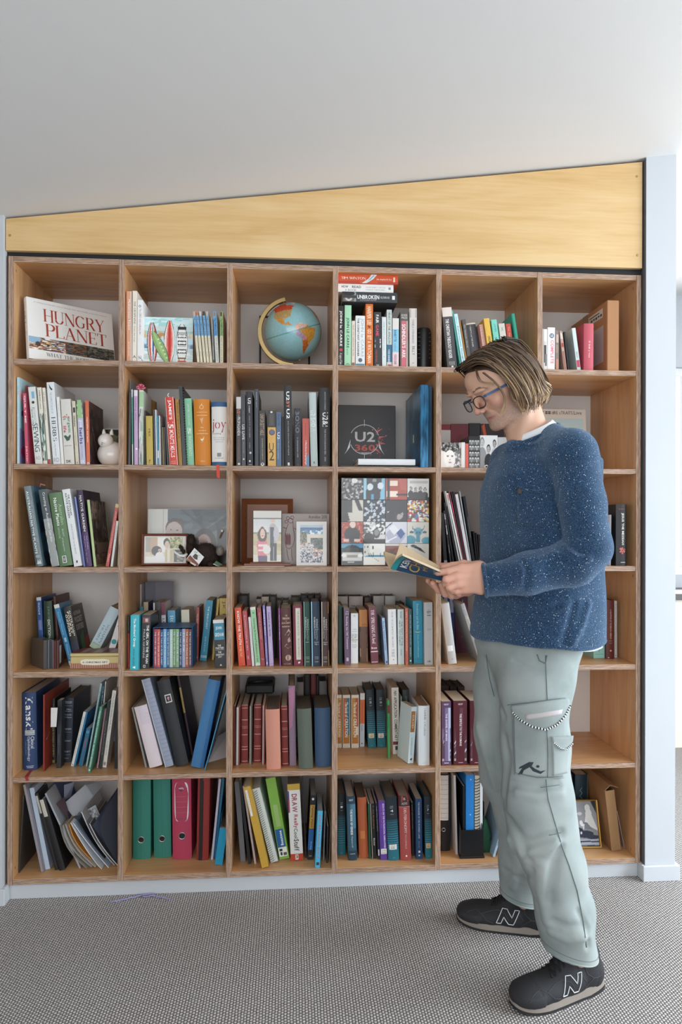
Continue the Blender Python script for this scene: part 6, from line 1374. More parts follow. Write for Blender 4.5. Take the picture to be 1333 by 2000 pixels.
for A,B in(((0,0,0),(W_,D_,t)),((0,0,H2-t),(W_,D_,H2)),((0,0,t),(t,D_,H2-t)),((W_-t,0,t),(W_,D_,H2-t)),((t,D_-t,t),(W_-t,D_,H2-t))):q.box(A,B,.0003)
q.build('case',mat('2c5c8c',.45),rt)
tag(rt,'blue open slipcase holding twelve small hardbacks, fourth shelf, second column','slipcase')
cols_=['a04858','cf5a54','24507c','7fb4dc','2c6494','b8d0c4','6f9a6c','8fb08c','1f4a6c','a4a8c8','b0663c','6a4a54']
nm_=['dusky red','coral','navy','light blue','mid blue','pale mint','green','sage','dark teal','lavender','rust brown','plum']
tt_=['THE STORY OF MISS MOPPET','THE TALE OF GINGER AND PICKLES','THE TALE OF PETER RABBIT','THE TALE OF TOM KITTEN','THE TALE OF THE FLOPSY BUNNIES','CECILY PARSLEY','THE TALE OF MRS TITTLEMOUSE','THE TALE OF MR TOD','THE TALE OF TIMMY TIPTOES','THE PIE','THE TALE OF PIGLING BLAND','THE TALE OF SQUIRREL NUTKIN']
ww=(W_-2*t-.002)/12
for i in range(12):
    r_=empty('book',(a[0]+t+.001+ww*i,Yt+.0012,c.zt+.0004+t+.0002));h_=H2-2*t-.004-.0005*(i%3)
    bul=book_geo(r_,ww-.0004,D_-.01,h_,'h',cols_[i]);decals(r_,[T_(tt_[i],.07,min(.94,.45+.022*len(tt_[i])),'e8ecec',.3,.72)],ww-.0004,h_,bul)
    tag(r_,'%s small hardback, %s of twelve in the blue slipcase'%(nm_[i],ORD[i]),'book','small hardbacks in the blue slipcase')
c.book((890,926,1010,902,368),'p','9c3a2e',[T_('The Book of Nations',.12,.55,'e8c8b8',.25,.65),('O',.4,.93,.3,'e8d8c8')],'brick red slim paperback right of slipcase',d=.12)
c.book((940,1022,1008,1018,290),'p','1f88a8',[T_('THE MINIATURIST',.1,.48,'d8ecf0',.35,.6),T_('JESSIE BURTON',.6,.85,'a8d4e0',.35,.6),H_('PICADOR',.91,.95,'d8ecf0',.1,.95,'b')],'teal blue novel leaning right',d=.13)
c.book((1084,1110,990,1150,270),'p','c2a23c',[],'',Y=.17,d=.10,lab='mustard yellow thin book behind the worn thriller')
c.book((1172,1264,800,1176,262),'p','c4a63e',[T_('J.K. ROWLING',.05,.8,'3a3420',.3,.75)],'',Y=.17,d=.13,lab='mustard yellow novel with handwritten name, behind worn thriller',rise=.0)
b_=c.book((1126,1262,1088,1096,520),'p','27282a',[R_(0,.07,'e4dcd8',.0,.95),R_(.07,.42,'3a8ca8',.05,.92),H_('JOHN',.14,.22,'dfe8e8',.2,.75,'b'),H_('GRISHAM',.27,.35,'dfe8e8',.1,.88,'b'),H_('THE',.52,.56,'e4e4e0',.3,.6,'b'),H_('PARTNER',.57,.61,'e4e4e0',.12,.85,'b'),R_(.625,.63,'ddd',.1,.85),H_('THE',.66,.7,'e4e4e0',.3,.6,'b'),H_('RUNAWAY',.71,.75,'e4e4e0',.12,.85,'b'),H_('JURY',.76,.8,'e4e4e0',.3,.65,'b'),('P',[(.4,.96),(.5,.92),(.6,.96)],'ddd')],'worn black thriller with blue panel, front right',d=.13)

# ---- fourth shelf, third column
c=Cell(3,2,450,1140,6.348)
for(x0,x1,yt,col,its,lab,Y)in(
    (98,214,150,'3b3a3c',[('O',.35,.14,.3,'b8843c'),('P',[(.15,.08),(.25,.06),(.6,.2),(.5,.22)],'2a2826')],'dark hardback with golden disc, back row at left',.21),
    (318,384,190,'6a625c',[R_(0,.16,'8a847c')],'grey brown book in the back row behind red spine',.20),
    (386,480,160,'6e665e',[R_(0,.12,'a89c8c')],'beige topped book in the back row behind lilac books',.205),
    (486,570,162,'34332f',[],'black book in the back row behind pale lilac book',.205),
    (574,640,205,'4a3a34',[],'dark brown book in the back row behind purple spine',.205),
    (646,726,205,'4c463c',[R_(.05,.3,'9a9a84',.05,.95)],'book with pale label in the back row',.205),
    (752,870,170,'3b352f',[],'dark book in the back row behind cream panelled book',.21),
    (876,960,148,'24303c',[],'navy book in the back row behind green volume',.22),
    (966,1040,148,'2e2628',[],'black book in the back row behind navy volume',.22),
    (1050,1130,145,'3c2a2a',[],'maroon book in the back row behind brown volume',.22)):
    c.book((x0,x1,800,x0,yt),'h',col,its,'',Y=Y,d=.12,lab=lab,pages='6a5f52')
c.book((106,190,1022,50,300),'p','d9512f',[T_('KNOW THE TRUTH',.06,.64,'f6ece4',.3,.68,'b'),T_('Milne',.67,.85,'e8c890',.3,.68,'s'),H_('ivp',.955,.975,'4a1c10',.3,.6,'b')],'bright orange paperback with white capitals',d=.14)
c.book((206,264,1020,148,340),'p','b0444c',[T_('IN UNDERSTANDING BE MEN',.08,.72,'ecd4d4',.3,.6,'s'),R_(.82,.88,'d08a8c',.3,.6)],'red paperback with pale serif capitals',d=.125)
c.book((270,302,1022,222,415),'p','dcdcda',[T_('LETTERS ALONG THE WAY',.1,.8,'aaa',.3,.6)],'shorter white paperback',d=.12)
c.book((312,378,1020,246,292),'p','dfe2d8',[R_(.05,.955,'98cf9e',.06,.94),('O',.5,.1,.2,'6a9a70'),T_('Concerning the Eternal Predestination of God',.19,.93,'24382a',.3,.68,'b')],'light green panelled white paperback',d=.13)
c.book((382,434,1022,330,300),'p','9a3a40',[T_('THE FUTURE OF JUSTIFICATION',.08,.54,'e4c4c4',.3,.6),T_('JOHN PIPER',.6,.72,'c88a8c',.35,.6),H_('Crossway',.87,.9,'e4c4c4',.2,.8)],'dull red paperback',d=.13)
c.book((444,474,1022,400,268),'p','8474b8',[T_('GENESIS FOR MERCY',.06,.5,'e0dcf0',.2,.7,'b'),T_('David Peterson',.62,.86,'dcd4ec',.2,.65),('P',[(.3,.94),(.7,.93),(.6,.97),(.35,.98)],'eee')],'violet paperback with white title',d=.14)
c.book((484,540,1022,446,282),'p','b8a6cc',[T_('Scandal of the CROSS',.1,.5,'3c3448',.35,.7,'b'),T_('Morris',.62,.76,'e4dcf0',.3,.65,'s'),R_(.965,.97,'8a7aa8')],'pale lilac paperback',d=.14)
b_=c.book((612,632,1022,596,305),'p','8a3c8c',[T_('Recovery of Mission',.12,.55,'e8cce8',.2,.7,'b')],'purple paperback, dark cover showing',d=.14)
c.book((644,774,1020,620,300),'h','57302f',[H_('THE',.12,.15,'d8b8a4',.45,.65),H_('PERSON',.165,.2,'d8b8a4',.18,.85,'b'),H_('OF',.22,.235,'d8b8a4',.45,.6),H_('JESUS CHRIST',.25,.28,'d8b8a4',.08,.92,'b'),H_('MACKINTOSH',.31,.335,'d8b8a4',.12,.85,'b'),('P',[(.55,.42),(.75,.36),(.9,.42),(.7,.48),(.35,.47)],'c8a494'),('P',[(.6,.55),(.8,.5),(.9,.58),(.65,.6)],'b8948a'),('P',[(.3,.66),(.5,.62),(.9,.68),(.6,.7)],'c8a494'),('O',.62,.86,.28,'c0a090'),H_('T & T CLARK',.955,.975,'d8b8a4',.15,.85)],'thick peeling maroon hardback',d=.14)
c.book((788,908,1018,774,264),'h','7d3548',[R_(.05,.9,'dcd8c8',.28,.78),T_('THE CROSS AND SALVATION',.1,.5,'6a8a74',.46,.62),T_('BRUCE DEMAREST',.55,.86,'6a8a74',.46,.62),('P',[(.45,.945),(.55,.93),(.7,.935),(.62,.96),(.5,.965)],'eee')],'wine red hardback with cream spine panel',d=.14)
for(x0,x1,xt,yt,col,edge,its,look)in(
    (922,1000,908,222,'24463e','8fc4a8',[T_('ROBINSON',.24,.41,'dfe4dc',.2,.4),T_('DONALD',.27,.41,'dfe4dc',.55,.75),R_(.425,.43,'ccc',.15,.85),T_('Appreciation',.44,.57,'c8d0c8',.2,.35),T_('Selected Works',.44,.6,'c8d0c8',.55,.7),R_(.625,.63,'ccc',.25,.75),H_('MOORE',.85,.865,'b8c0b8',.25,.8),H_('COLLEGE',.875,.89,'b8c0b8',.25,.8),H_('SYDNEY',.92,.94,'b8c0b8',.25,.8)],'dark green matching volume'),
    (1012,1120,1000,222,'22344c','a8d8ec',[T_('ROBINSON',.24,.41,'dfe4dc',.3,.48),T_('DONALD',.27,.41,'dfe4dc',.58,.76),R_(.425,.43,'ccc',.3,.85),T_('Preaching Gods Word',.44,.57,'c8d0c8',.3,.5),T_('Selected Works',.44,.6,'c8d0c8',.6,.72),R_(.625,.63,'ccc',.3,.85),H_('VOL 2',.645,.67,'ddd',.35,.8),H_('MOORE',.85,.865,'b8c0b8',.35,.8),H_('COLLEGE',.875,.89,'b8c0b8',.35,.8),H_('SYDNEY',.92,.94,'b8c0b8',.35,.8)],'navy blue matching volume'),
    (1136,1228,1128,224,'483230','d0c4b4',[T_('ROBINSON',.24,.41,'dfe4dc',.25,.45),T_('DONALD',.27,.41,'dfe4dc',.55,.75),R_(.425,.43,'ccc',.2,.85),T_('Assembling Gods People',.44,.57,'c8d0c8',.22,.42),T_('Selected Works',.44,.6,'c8d0c8',.58,.7),R_(.625,.63,'ccc',.2,.85),H_('VOL 1',.645,.67,'ddd',.25,.75),H_('MOORE',.85,.865,'b8c0b8',.25,.75),H_('COLLEGE',.875,.89,'b8c0b8',.25,.75),H_('SYDNEY',.92,.94,'b8c0b8',.25,.75),R_(0,.18,'c89c5c',.92,1),R_(.75,1,'c89c5c',.92,1)],'brown matching volume')):
    c.book((x0,x1,1024,xt,yt),'h',col,[R_(0,1,edge,0,.12)]+its,look+' of a three volume set',d=.145,pages='8a8580')

# ---- fourth shelf, fourth column
c=Cell(3,3,650,1140,6.348)
for(x0,x1,yt,col,its,lab,Y)in(
    (62,190,155,'b8b2aa',[],'grey spined book in the back row, far left, fourth column',.235),
    (202,376,155,'b4aca6',[H_('THE OLD',.15,.18,'3a3430',.15,.8,'b'),H_('TESTAMENT',.195,.225,'3a3430',.08,.92,'b')],'broad pale book with testament lettering in the back row',.235),
    (395,480,170,'3a2624',[],'dark book in the back row behind brown paperback',.24),
    (506,640,150,'a9a8a4',[],'first of two light grey books in the back row',.24),
    (650,778,150,'aeada9',[],'second of two light grey books in the back row',.24),
    (790,890,240,'2e2622',[],'low dark book in the back row behind white histories',.22)):
    c.book((x0,x1,800,x0,yt),'h',col,its,'',Y=Y,d=.10,lab=lab,pages='4a4038')
c.book((62,126,990,62,270),'h','264744',[],'dark teal plain hardback by the divider',d=.14)
c.book((152,222,1010,138,305),'p','5c4660',[T_('Reading the Old Testament',.15,.72,'d8c8d8',.3,.7),H_('John',.05,.075,'dcd0dc',.35,.85),H_('Barton',.085,.11,'dcd0dc',.3,.9),R_(.87,.93,'b8a8bc',.3,.7)],'muted purple paperback',d=.14)
c.book((226,318,990,226,366),'p','e0e1e0',[H_('M',.04,.07,'444',.4,.6),H_('THE LION',.31,.33,'888',.3,.75),H_('ENCYCLOPEDIA',.35,.37,'888',.2,.85),H_('GOD',.41,.45,'8a7a50',.1,.9,''),H_('OF',.46,.5,'8a7a50',.1,.85),H_('ABRAHAM',.51,.55,'8a7a50',.1,.9),H_('AND',.56,.58,'8a7a50',.2,.8),H_('WALTER',.61,.63,'999',.2,.8),H_('BRUEGGE',.64,.66,'999',.2,.85),H_('MANN',.67,.69,'999',.25,.7)],'white paperback with stacked gold lettering',d=.13)
b_=c.book((336,442,975,326,325),'p','6a4630',[R_(0,.32,'b8763c'),R_(0,.31,'c8843f',.0,.28),H_('C.T.S.',.265,.30,'33231a',.38,.9,'b')],'worn brown paperback with orange top',d=.13)
cv=Canvas(18,40,'5f3f2a').blobs(30,['6a4630','54382a','7a5238','33241c'],4).blobs(20,['2c2018','7a5a40','a8845c'],6,(0,1,.6,1));print_mesh('worn_print',cv,on_spine(b_[1],b_[2], lambda u:-.02*b_[1]*0,.04,.96,.33,1),b_[0])
c.book((480,572,998,448,290),'p','682f3e',[T_('The Spreading Flame',.05,.65,'f0e4e0',.25,.72,'s'),H_('Bruce',.70,.735,'f0e4e0',.12,.85,'b'),R_(.775,.79,'e8dcd4'),R_(.96,.97,'e0d0cc',.05,.9)],'maroon paperback with white blackletter style title',d=.145)
c.book((655,690,1000,612,425),'p','a8c4e4',[T_('The New Testament Documents',.06,.7,'24406c',.2,.65,'b'),R_(.93,.98,'2c4a7c',.3,.8)],'slim light blue paperback leaning left',d=.12)
c.book((700,802,1003,684,318),'p','dfdedb',[T_('NEW TESTAMENT HISTORY',.04,.7,'8a8a88',.42,.64,'s'),T_('F.F. BRUCE',.73,.86,'7a7a78',.36,.7),('P',[(.5,.91),(.6,.9),(.58,.93)],'333')],'thick white paperback with grey serif title',d=.14)
c.book((812,890,1003,806,318),'p','ccd8d6',[T_('NEW TESTAMENT',.21,.66,'4a5458',.2,.42),T_('THE TEXT OF THE',.22,.66,'4a5458',.55,.78),T_('METZGER',.04,.16,'5a6a70',.4,.65),T_('OXFORD',.72,.84,'5a6a70',.4,.6)],'pale grey green paperback with two line title',d=.14)
c.book((904,942,1010,900,305),'p','b8604a',[T_('New Testament Interpretation',.07,.75,'ecd0c4',.25,.65),T_('MARSHALL',.8,.94,'8a3a2c',.3,.6)],'narrow terracotta paperback',d=.14)
c.book((948,990,1005,942,318),'p','2f4e50',[T_('JESUS AND THE LOGIC OF HISTORY',.1,.65,'c8d4d0',.35,.65),T_('BARNETT',.69,.86,'c8d4d0',.35,.65),('O',.5,.93,.25,'c8d4d0')],'narrow dark teal paperback',d=.13)
c.book((1006,1122,993,994,212),'p','2590ac',[T_('Revelation and the Bible',.05,.46,'a8dce4',.38,.62),('P',[(.1,.49),(.5,.495),(.9,.49),(.5,.51)],'c8c07a'),T_('Knox and Cunliffe-Jones',.54,.9,'a0d8e0',.4,.6),R_(.925,.93,'17708c')],'bright teal hardback sized book with cracked spine',d=.15)
c.book((1140,1246,1008,1134,232),'p','bfc0c0',[H_('THE',.115,.13,'5a6a70',.4,.65),R_(.14,.15,'5a6a70',.3,.85),H_('BIBLE',.155,.175,'4a5a60',.35,.75,'b'),R_(.20,.215,'5a6a70',.35,.8),R_(.42,.425,'777',.35,.85),R_(.44,.444,'777',.35,.8),H_('LBL',.93,.955,'4a4a4a',.35,.8,'b')],'pale grey tall hardback at right end',d=.15)
# ---- fourth shelf, fifth column
c=Cell(3,4,855,1140,11.76)
for(x0,x1,yt,col,its,lab)in((70,130,160,'1f4450',[R_(.1,.3,'6aa0a8',.2,.8)],'teal dark book in the back row beneath the hands'),(140,250,180,'4a5a80',[R_(0,.3,'8a94b0',.1,.8)],'patterned blue grey book in the back row beneath the hands'),(262,395,240,'3a4a84',[R_(.05,.3,'b8c0e0',.2,.8)],'blue book in the back row beneath the hands')):
    c.book((x0,x1,900,x0,yt),'p',col,its,'',Y=.2,d=.12,lab=lab)
b_=c.book((255,450,1855,75,440),'h','b9b6b3',[R_(0,.015,'777',.0,1),T_('COMMENTARY',.35,.6,'c8b0a0',.35,.6),R_(.70,.79,'e8e8e8',.12,.75),('O',.5,.92,.06,'777')],'worn pale grey thick book with white call label',d=.15)
b_=c.book((730,900,1840,300,470),'h','a9a8a6',[R_(.08,.085,'c8c8c8'),T_('THE BIBLE',.2,.36,'d8d49c',.72,.9,'b'),T_('AND',.2,.27,'e4e2d4',.42,.6,'b'),T_('ARCHAEOLOGY',.2,.58,'e4e2d4',.12,.34,'b')],'grey thick book with cream lettering leaning left',Y=.07,d=.15)
b_=c.book((880,980,1800,560,470),'p','6c3450',[],'plum paperback leaning behind the grey books',Y=.14,d=.06)
b2=c.at(460,900,.2);b3=c.at(770,900,.23);rt=facing('book',(c.at(470,900,.2)[0],.26,c.zt+.0005),math.radians(10),math.radians(3));hh=c.at(600,170,.23)[2]-c.zt
ww=c.at(800,900,.2)[0]-c.at(470,900,.2)[0];book_geo(rt,.015,ww,hh,'p','6a4054')
cover_decals(rt,[('P',[(.05,.12),(.15,.3),(.3,.2),(.45,.32),(.6,.14),(.75,.3),(.72,.22),(.6,.2),(.45,.38),(.3,.28),(.14,.38)],'c8b8c8'),('H','Understanding',.3,.98,.46,.53,'e8dce4','b'),('R',.35,.95,.58,.595,'d8c8d4'),('H','Job',.5,.8,.68,.75,'e8dce4','b')],.015,ww,hh)
tag(rt,'plum covered book turned to the room behind the grey leaning books','book',c.grp)
# ---- fourth shelf, sixth column
c=Cell(3,5,1140,970,5.882)
c.book((118,246,1858,112,1172),'p','98cdc2',[T_('Greek Grammar Beyond',.03,.5,'2c4a48',.42,.68,'s'),T_('the Basics',.54,.70,'2c4a48',.42,.68,'s'),('P',[(.45,.73),(.55,.75),(.65,.73),(.58,.755),(.66,.78),(.54,.765),(.44,.785),(.52,.755)],'24403e'),T_('Wallace',.81,.9,'4a7a74',.45,.62),R_(.93,.934,'3a5a58',.15,.85)],'thick mint green grammar',d=.15)
c.book((262,352,1864,262,1188),'h','5f2420',[T_('A GRAMMAR OF THE BIBLICAL HEBREW',.16,.66,'d8b498',.45,.66),R_(.69,.695,'c8a078',.35,.75),R_(.73,.735,'c8a078',.35,.75),('O',.55,.86,.12,'d8a868'),R_(.97,.985,'d8c8b8',.2,.35)],'dark red brown hardback grammar',d=.15)
c.book((358,390,1850,356,1196),'p','c9c4be',[T_('A Reader Greek and the Septuagint',.05,.85,'8a8480',.3,.65),('P',[(.3,.97),(.5,.95),(.7,.97)],'333')],'narrow pale grey paperback',d=.14)

# ================================================================ fifth shelf
c=Cell(4,0,20,1315,6.059)
b_=c.book((150,325,1140,132,228),'H','24406c',[T_('Kanski',.055,.48,'e6e8ec',.28,.78,'b'),R_(.485,.55,'b8bcc0',.2,.88),H_('SIXTH',.495,.51,'24406c',.38,.75),H_('EDITION',.525,.54,'24406c',.28,.85),T_('Clinical',.565,.72,'dfe4ea',.62,.84),T_('Ophthalmology',.565,.885,'dfe4ea',.34,.58),T_('A SYSTEMATIC APPROACH',.62,.8,'9ab',.22,.28),R_(.945,.952,'ccd',.25,.78),R_(.965,.972,'ccd',.3,.75)],'very thick navy eye medicine textbook with white name',d=.23,pages='cfc4c0')
q=MB();w_=b_[1]
q.add([(w_*.45,-.004,.0008),(w_*.6,-.004,.0008),(w_*.1,-.009,.0008),(w_*.05,-.008,.0008)],[(0,1,2,3)])
q.add([(w_*.5,-.004,.0012),(w_*.68,-.004,.0012),(w_*.92,-b_[0].location[1]-.002,.0012),(w_*.7,-b_[0].location[1]-.002,.0012),(w_*.80,-b_[0].location[1]-.002,-.013),(w_*.98,-b_[0].location[1]-.002,-.012)],[(0,1,2,3),(3,2,5,4)])
o_=q.build('ribbon_marker',mat('9c2a26',.5),b_[0]);md=o_.modifiers.new('thick','SOLIDIFY');md.thickness=.0005;md.offset=0
p=c.at(388,700,.05);rt=empty('red_folder',(p[0],.05,c.zt+.0004));hh=c.at(500,150,.18)[2]-c.zt
q=MB();q.box((0,0,0),(.005,.25,hh),.001);q.build('cover',mat('8c3426',.5),rt)
q=MB();q.tube([(.006,.012,hh*.40),(.008,.018,hh*.42),(.008,.03,hh*.45),(.0065,.04,hh*.47)],.0012,6);q.build('clip',mat('c8c4c0',.25,.9),rt);tag(rt,'brick red folder angled behind the thick navy textbook','folder')
c.book((490,540,1072,480,298),'h','22231f',[T_('THE PROGRESS OF POETRY',.44,.89,'c8b87a',.3,.65),T_('I N',.05,.12,'c8c4b8',.6,.75),R_(.94,.985,'8a8450',.2,.75)],'black hardback with gilt title',d=.17)
c.book((548,600,1066,560,320),'p','2c2e33',[T_('Complete Letters',.5,.8,'889',.3,.6)],'slim dark grey book behind white card',Y=.08,d=.035)
p0,p1=c.at(494,632,.05),c.at(560,632,.05);z0,z1=p0[2],c.at(494,405,.05)[2]
c.book((596,722,1052,628,292),'h','252c3a',[H_('PENGUIN',.05,.07,'c8ccd0',.15,.85),R_(.08,.085,'bbb',.12,.85),R_(.12,.125,'99a',.1,.9),H_('William',.165,.185,'ccd',.35,.8),H_('Shakespeare',.195,.215,'ccd',.2,.9),H_('The Comedies',.25,.27,'ccd',.22,.88),H_('The Histories',.29,.31,'ccd',.22,.88),H_('HEMISPHERE',.47,.495,'bbc',.1,.9),R_(.53,.534,'99a',.1,.9),H_('CONTEMPORARY',.655,.68,'bbc',.1,.9),H_('LIBRARY',.82,.845,'bbc',.15,.9),R_(.88,.884,'99a',.1,.9),H_('Roberts',.925,.945,'bbc',.25,.75)],'thick black anthology with silver bands of text',d=.2,pages='6a5c50')
q=MB();x_0=c.at(494,500,.058)[0];x_1=c.at(560,500,.058)[0];x_2=c.at(606,500,.12)[0]
q.prism([(x_0,.0475,z0),(x_1,.0475,z0),(x_1+.004,.0475,z1),(x_0+.0005,.0475,z1)],(0,-.0012,0));o_=q.build('card_slip',mat('dcd9d4',.6));tag(o_,'white card slip wrapped over the spine of the black poetry book','card')
for(x0,x1,yb,xt,yt,k,col,its,lk,Y)in(
    (716,750,1105,866,460,'m','dcdad6',[T_('Drawing School. SCRIBBLES and more',.1,.8,'55585c',.25,.65),('P',[(.3,.97),(.6,.95),(.6,.98)],'333')],'thin white art book leaning right', None),
    (752,772,1105,900,460,'m','2a78a8',[],'thin bright blue leaf of the white art book', None),
    (806,858,1100,902,655,'p','2a6a88',[('O',.5,.1,.28,'a8d0dc'),('O',.5,.1,.2,'2a6a88'),T_('ITALIAN',.27,.52,'c8484a',.3,.7,'b'),T_('phrasebook',.56,.85,'9a5a64',.35,.6)],'shorter teal phrasebook leaning right', None),
    (892,912,1105,1068,118,'m','9fc0c4',[T_('the MACARONI dish',.1,.4,'4a6a70',.25,.7)],'thin pale blue cookbook leaning right', None),
    (916,948,1128,1060,400,'p','4f9078',[T_('GOOD FAST COOKBOOK SEVENTH EDITION',.06,.92,'dcece4',.25,.65,'b'),('O',.5,.965,.3,'e4f0ec')],'green paperback cookbook leaning right',.03),
    (1012,1042,1035,1110,420,'m','b88a94',[T_('sweet recipes',.3,.9,'7a4a58',.3,.6)],'thin dusty pink booklet leaning right',.07),
    (1050,1082,1050,1150,330,'m','2c3434',[T_('Painting Beautiful Cards',.3,.8,'b8b8a8',.3,.6)],'thin black booklet leaning right',.065),
    (1086,1138,1118,1206,205,'p','dcd8d0',[T_('COLOURED PENCILS FOR ALL',.04,.52,'55595c',.35,.68),T_('SCALES WHITE',.66,.84,'77797c',.38,.62),R_(.93,.97,'8a8a80',.2,.75)],'cream art book with long dark title', None),
    (1232,1276,1130,1250,280,'m','1d1d22',[],'black folder against the divider', None)):
    c.book((x0,x1,yb,xt,yt),k,col,its,lk,Y=Y,d=.19 if x0<890 else(.06 if x0<920 else .055 if x0>1080 else .12),pages='cfccc8')
c.book((985,1003,1030,1090,130),'p','1f5a84',[T_('THE MACARONI BOOK',.02,.6,'e4eaf0',.1,.9,'b')],'dark blue cookbook behind the green one',Y=.11,d=.16)
c.book((1110,1135,1040,1196,95),'m','c8c8c4',[R_(.04,.1,'999',.2,.8)],'tall white booklet at the back',Y=.10,d=.16)

# ---- fifth shelf, second column: albums and folders
c=Cell(4,1,235,1315,6.059)
c.book((296,318,1080,132,405),'m','8c8e8c',[],'grey thin folder leaning left',Y=.065,d=.2)
c.book((348,508,1088,162,402),'h','dcd2d8',[R_(0,.3,'cfc8d4',.25,.95)]+[R_(.05+.055*i,.062+.055*i,'e8c8d0',.6,1)for i in range(14)],'pale pink striped fabric album',Y=.06,d=.2)
c.book((532,640,1082,250,78),'h','98a8bc',[R_(.03+.047*i,.036+.047*i,'b07a94',.25,1)for i in range(20)]+[R_(0,1,'c8ccd8',0,.12)],'blue grey album with mauve stripes',Y=.062,d=.22,rough=.25)
b_=c.book((660,820,1105,430,95),'h','26292d',[('R',.36,.84,.17,.265,'d8d4d0'),('R',.42,.78,.182,.253,'26292d'),('P',[(.52,.21),(.56,.195),(.6,.205),(.65,.195),(.69,.21),(.6,.245)],'d8a0b0'),('P',[(.57,.215),(.6,.21),(.63,.215),(.6,.23)],'c06a84')],'large black album with a white framed pink heart',d=.24)
q=MB(); 
q.build('spacer',mat('222'))if False else None
c.book((822,870,1060,640,30),'h','38222c',[('R',.05,.95,.14,.44,'a8904a'),('P',[(.2,.18),(.8,.2),(.75,.38),(.5,.42),(.25,.36)],'2a1820')],'dark plum album with gold oval label, behind',Y=.13,d=.18)
c.book((830,985,1125,1036,90),'h','2f6696',[R_(0,1,'3c74a4',.0,.72)],'tall blue album leaning right',d=.22)
c.book((992,1006,1155,1252,200),'m','3f9ac8',[],'thin turquoise folder leaning right against blue album',Y=.016,d=.22,pages='dfe6ea')
q=MB();p0,p1=c.ground(1040,1060),c.ground(1255,985);q.prism([(p0[0],p0[1],c.zt+.0005),(c.x1-.002,p1[1],c.zt+.0005),(c.x1-.002,p1[1]+.10,c.zt+.075),(p0[0]+.02,p0[1]+.12,c.zt+.055)],(0,.001,.0008));o_=q.build('paper_sheets',mat('cfc6c6',.6));tag(o_,'loose pale papers propped in the right corner behind the blue album','paper')

# ---- fifth shelf, third column: photo albums
c=Cell(4,2,450,1310,6.348)
AL= lambda:[R_(0,.008,'c8908a',.1,.95),R_(.05,.058,'cfa098',.1,.95),R_(.25,.262,'cfa098',.1,.95),H_('PHOTO',.36,.375,'cfa098',.15,.95),H_('ALBUM',.385,.40,'cfa098',.15,.95),R_(.505,.515,'cfa098',.1,.95),R_(.71,.72,'cfa098',.1,.95),R_(.755,.765,'cfa098',.1,.95),R_(.955,.965,'cfa098',.1,.95)]
c.book((42,66,1180,42,440),'m','5c1f1e',[],'thin open red album board against divider',d=.2)
c.book((72,122,1170,78,452),'m','6c2320',[R_(0,1,'cfcdc8',.0,.55)],'red album seen from its open page side',d=.19)
c.book((132,222,1148,134,422),'h','792a25',AL(),'first red photo album with gilt bands',d=.2,pages='c8c2b8')
c.book((236,272,1135,240,440),'m','8f8a80',[R_(0,1,'3c3632',.6,1)],'open page edges between two red albums',Y=.075,d=.19,pages='d8d4cc')
c.book((286,382,1140,294,415),'h','792a25',AL(),'second red photo album with gilt bands',d=.2,pages='c8c2b8')
c.book((390,430,1135,396,430),'m','7f1f1d',[R_(0,1,'b8b8b4',.2,.6)],'narrow red album with pale page edges',Y=.07,d=.2)
c.book((450,630,1222,434,478),'h','cf8d78',[('P',[(0,.94),(.3,.925),(.6,.95),(1,.93),(1,1),(0,1)],'c8746a')],'thick salmon pink cloth album',d=.2,pages='5c5048')
c.book((640,724,1166,626,436),'h','792a25',AL(),'third red photo album with gilt bands',Y=.05,d=.2)
b_=c.book((736,820,1162,720,185),'h','8a7488',[],'tall mauve album with pink diagonal stripes on top',Y=.052,d=.21)
q=MB();w_,h_=b_[1:3]
for i in range(26):
    z=h_*(1-.012-.0195*i);f=max(0.3,1-i*.02);q.add([(0.001,-.1*w_*0-.0086*0-min(.1*w_,.008)-.0004,z-.012),(w_*f,-min(.1*w_,.008)-.0004,z),(w_*f,-min(.1*w_,.008)-.0004,z+.003),(0.001,-min(.1*w_,.008)-.0004,z-.009)],[(0,1,2,3)])
q.build('stripes',mat('c87a9c',.4),b_[0])
c.book((850,1030,1212,826,470),'H','5a6358',[],'thick grey green cloth album',d=.19,pages='574c44')
c.book((1054,1254,1188,1042,458),'H','344f6e',[],'thick blue cloth album at right end',d=.19,pages='574c44')
for(x0,x1,y1,y0,col,its,lab,Y)in(
    (826,912,338,140,'8c837a',[],'pale grey spine in the back row above green album',.24),(918,990,330,50,'221a18',[],'black spine in the back row above green album',.25),(1000,1068,320,40,'6a2a28',[],'dark red spine in the back row',.25),(1104,1196,318,128,'6f6c6c',[],'grey spine in the back row above blue album',.24),(1072,1100,318,60,'1c1818',[],'thin black spine in the back row',.25)):
    c.book((x0,x1,700,x0,y0),'h',col,its,'',Y=Y,d=.10,lab=lab,pages='3a322c')
p0,p1=c.at(185,262,.20),c.at(545,262,.20);z1,z0=c.at(185,150,.20)[2],c.at(185,290,.20)[2]
zt_al=c.at(134,422,.06)[2]
rt=empty('black_bag',((p0[0]+p1[0])/2,.25,zt_al+.0018));q=MB();W_=p1[0]-p0[0];H_b=z1-z0
q.box((-W_/2,-.05,0),(W_/2,.09,H_b*.85),.006);q.build('pouch',mat('15161a',.6),rt);q=MB();q.tube([(-W_*.4,-.02,H_b*.84),(-W_*.1,-.03,H_b),(W_*.15,-.02,H_b*1.0),(W_*.42,0,H_b*.86)],.0055,8);q.build('strap',mat('101114',.6),rt, True)
tag(rt,'flat black pouch lying on top of the red photo albums','bag')

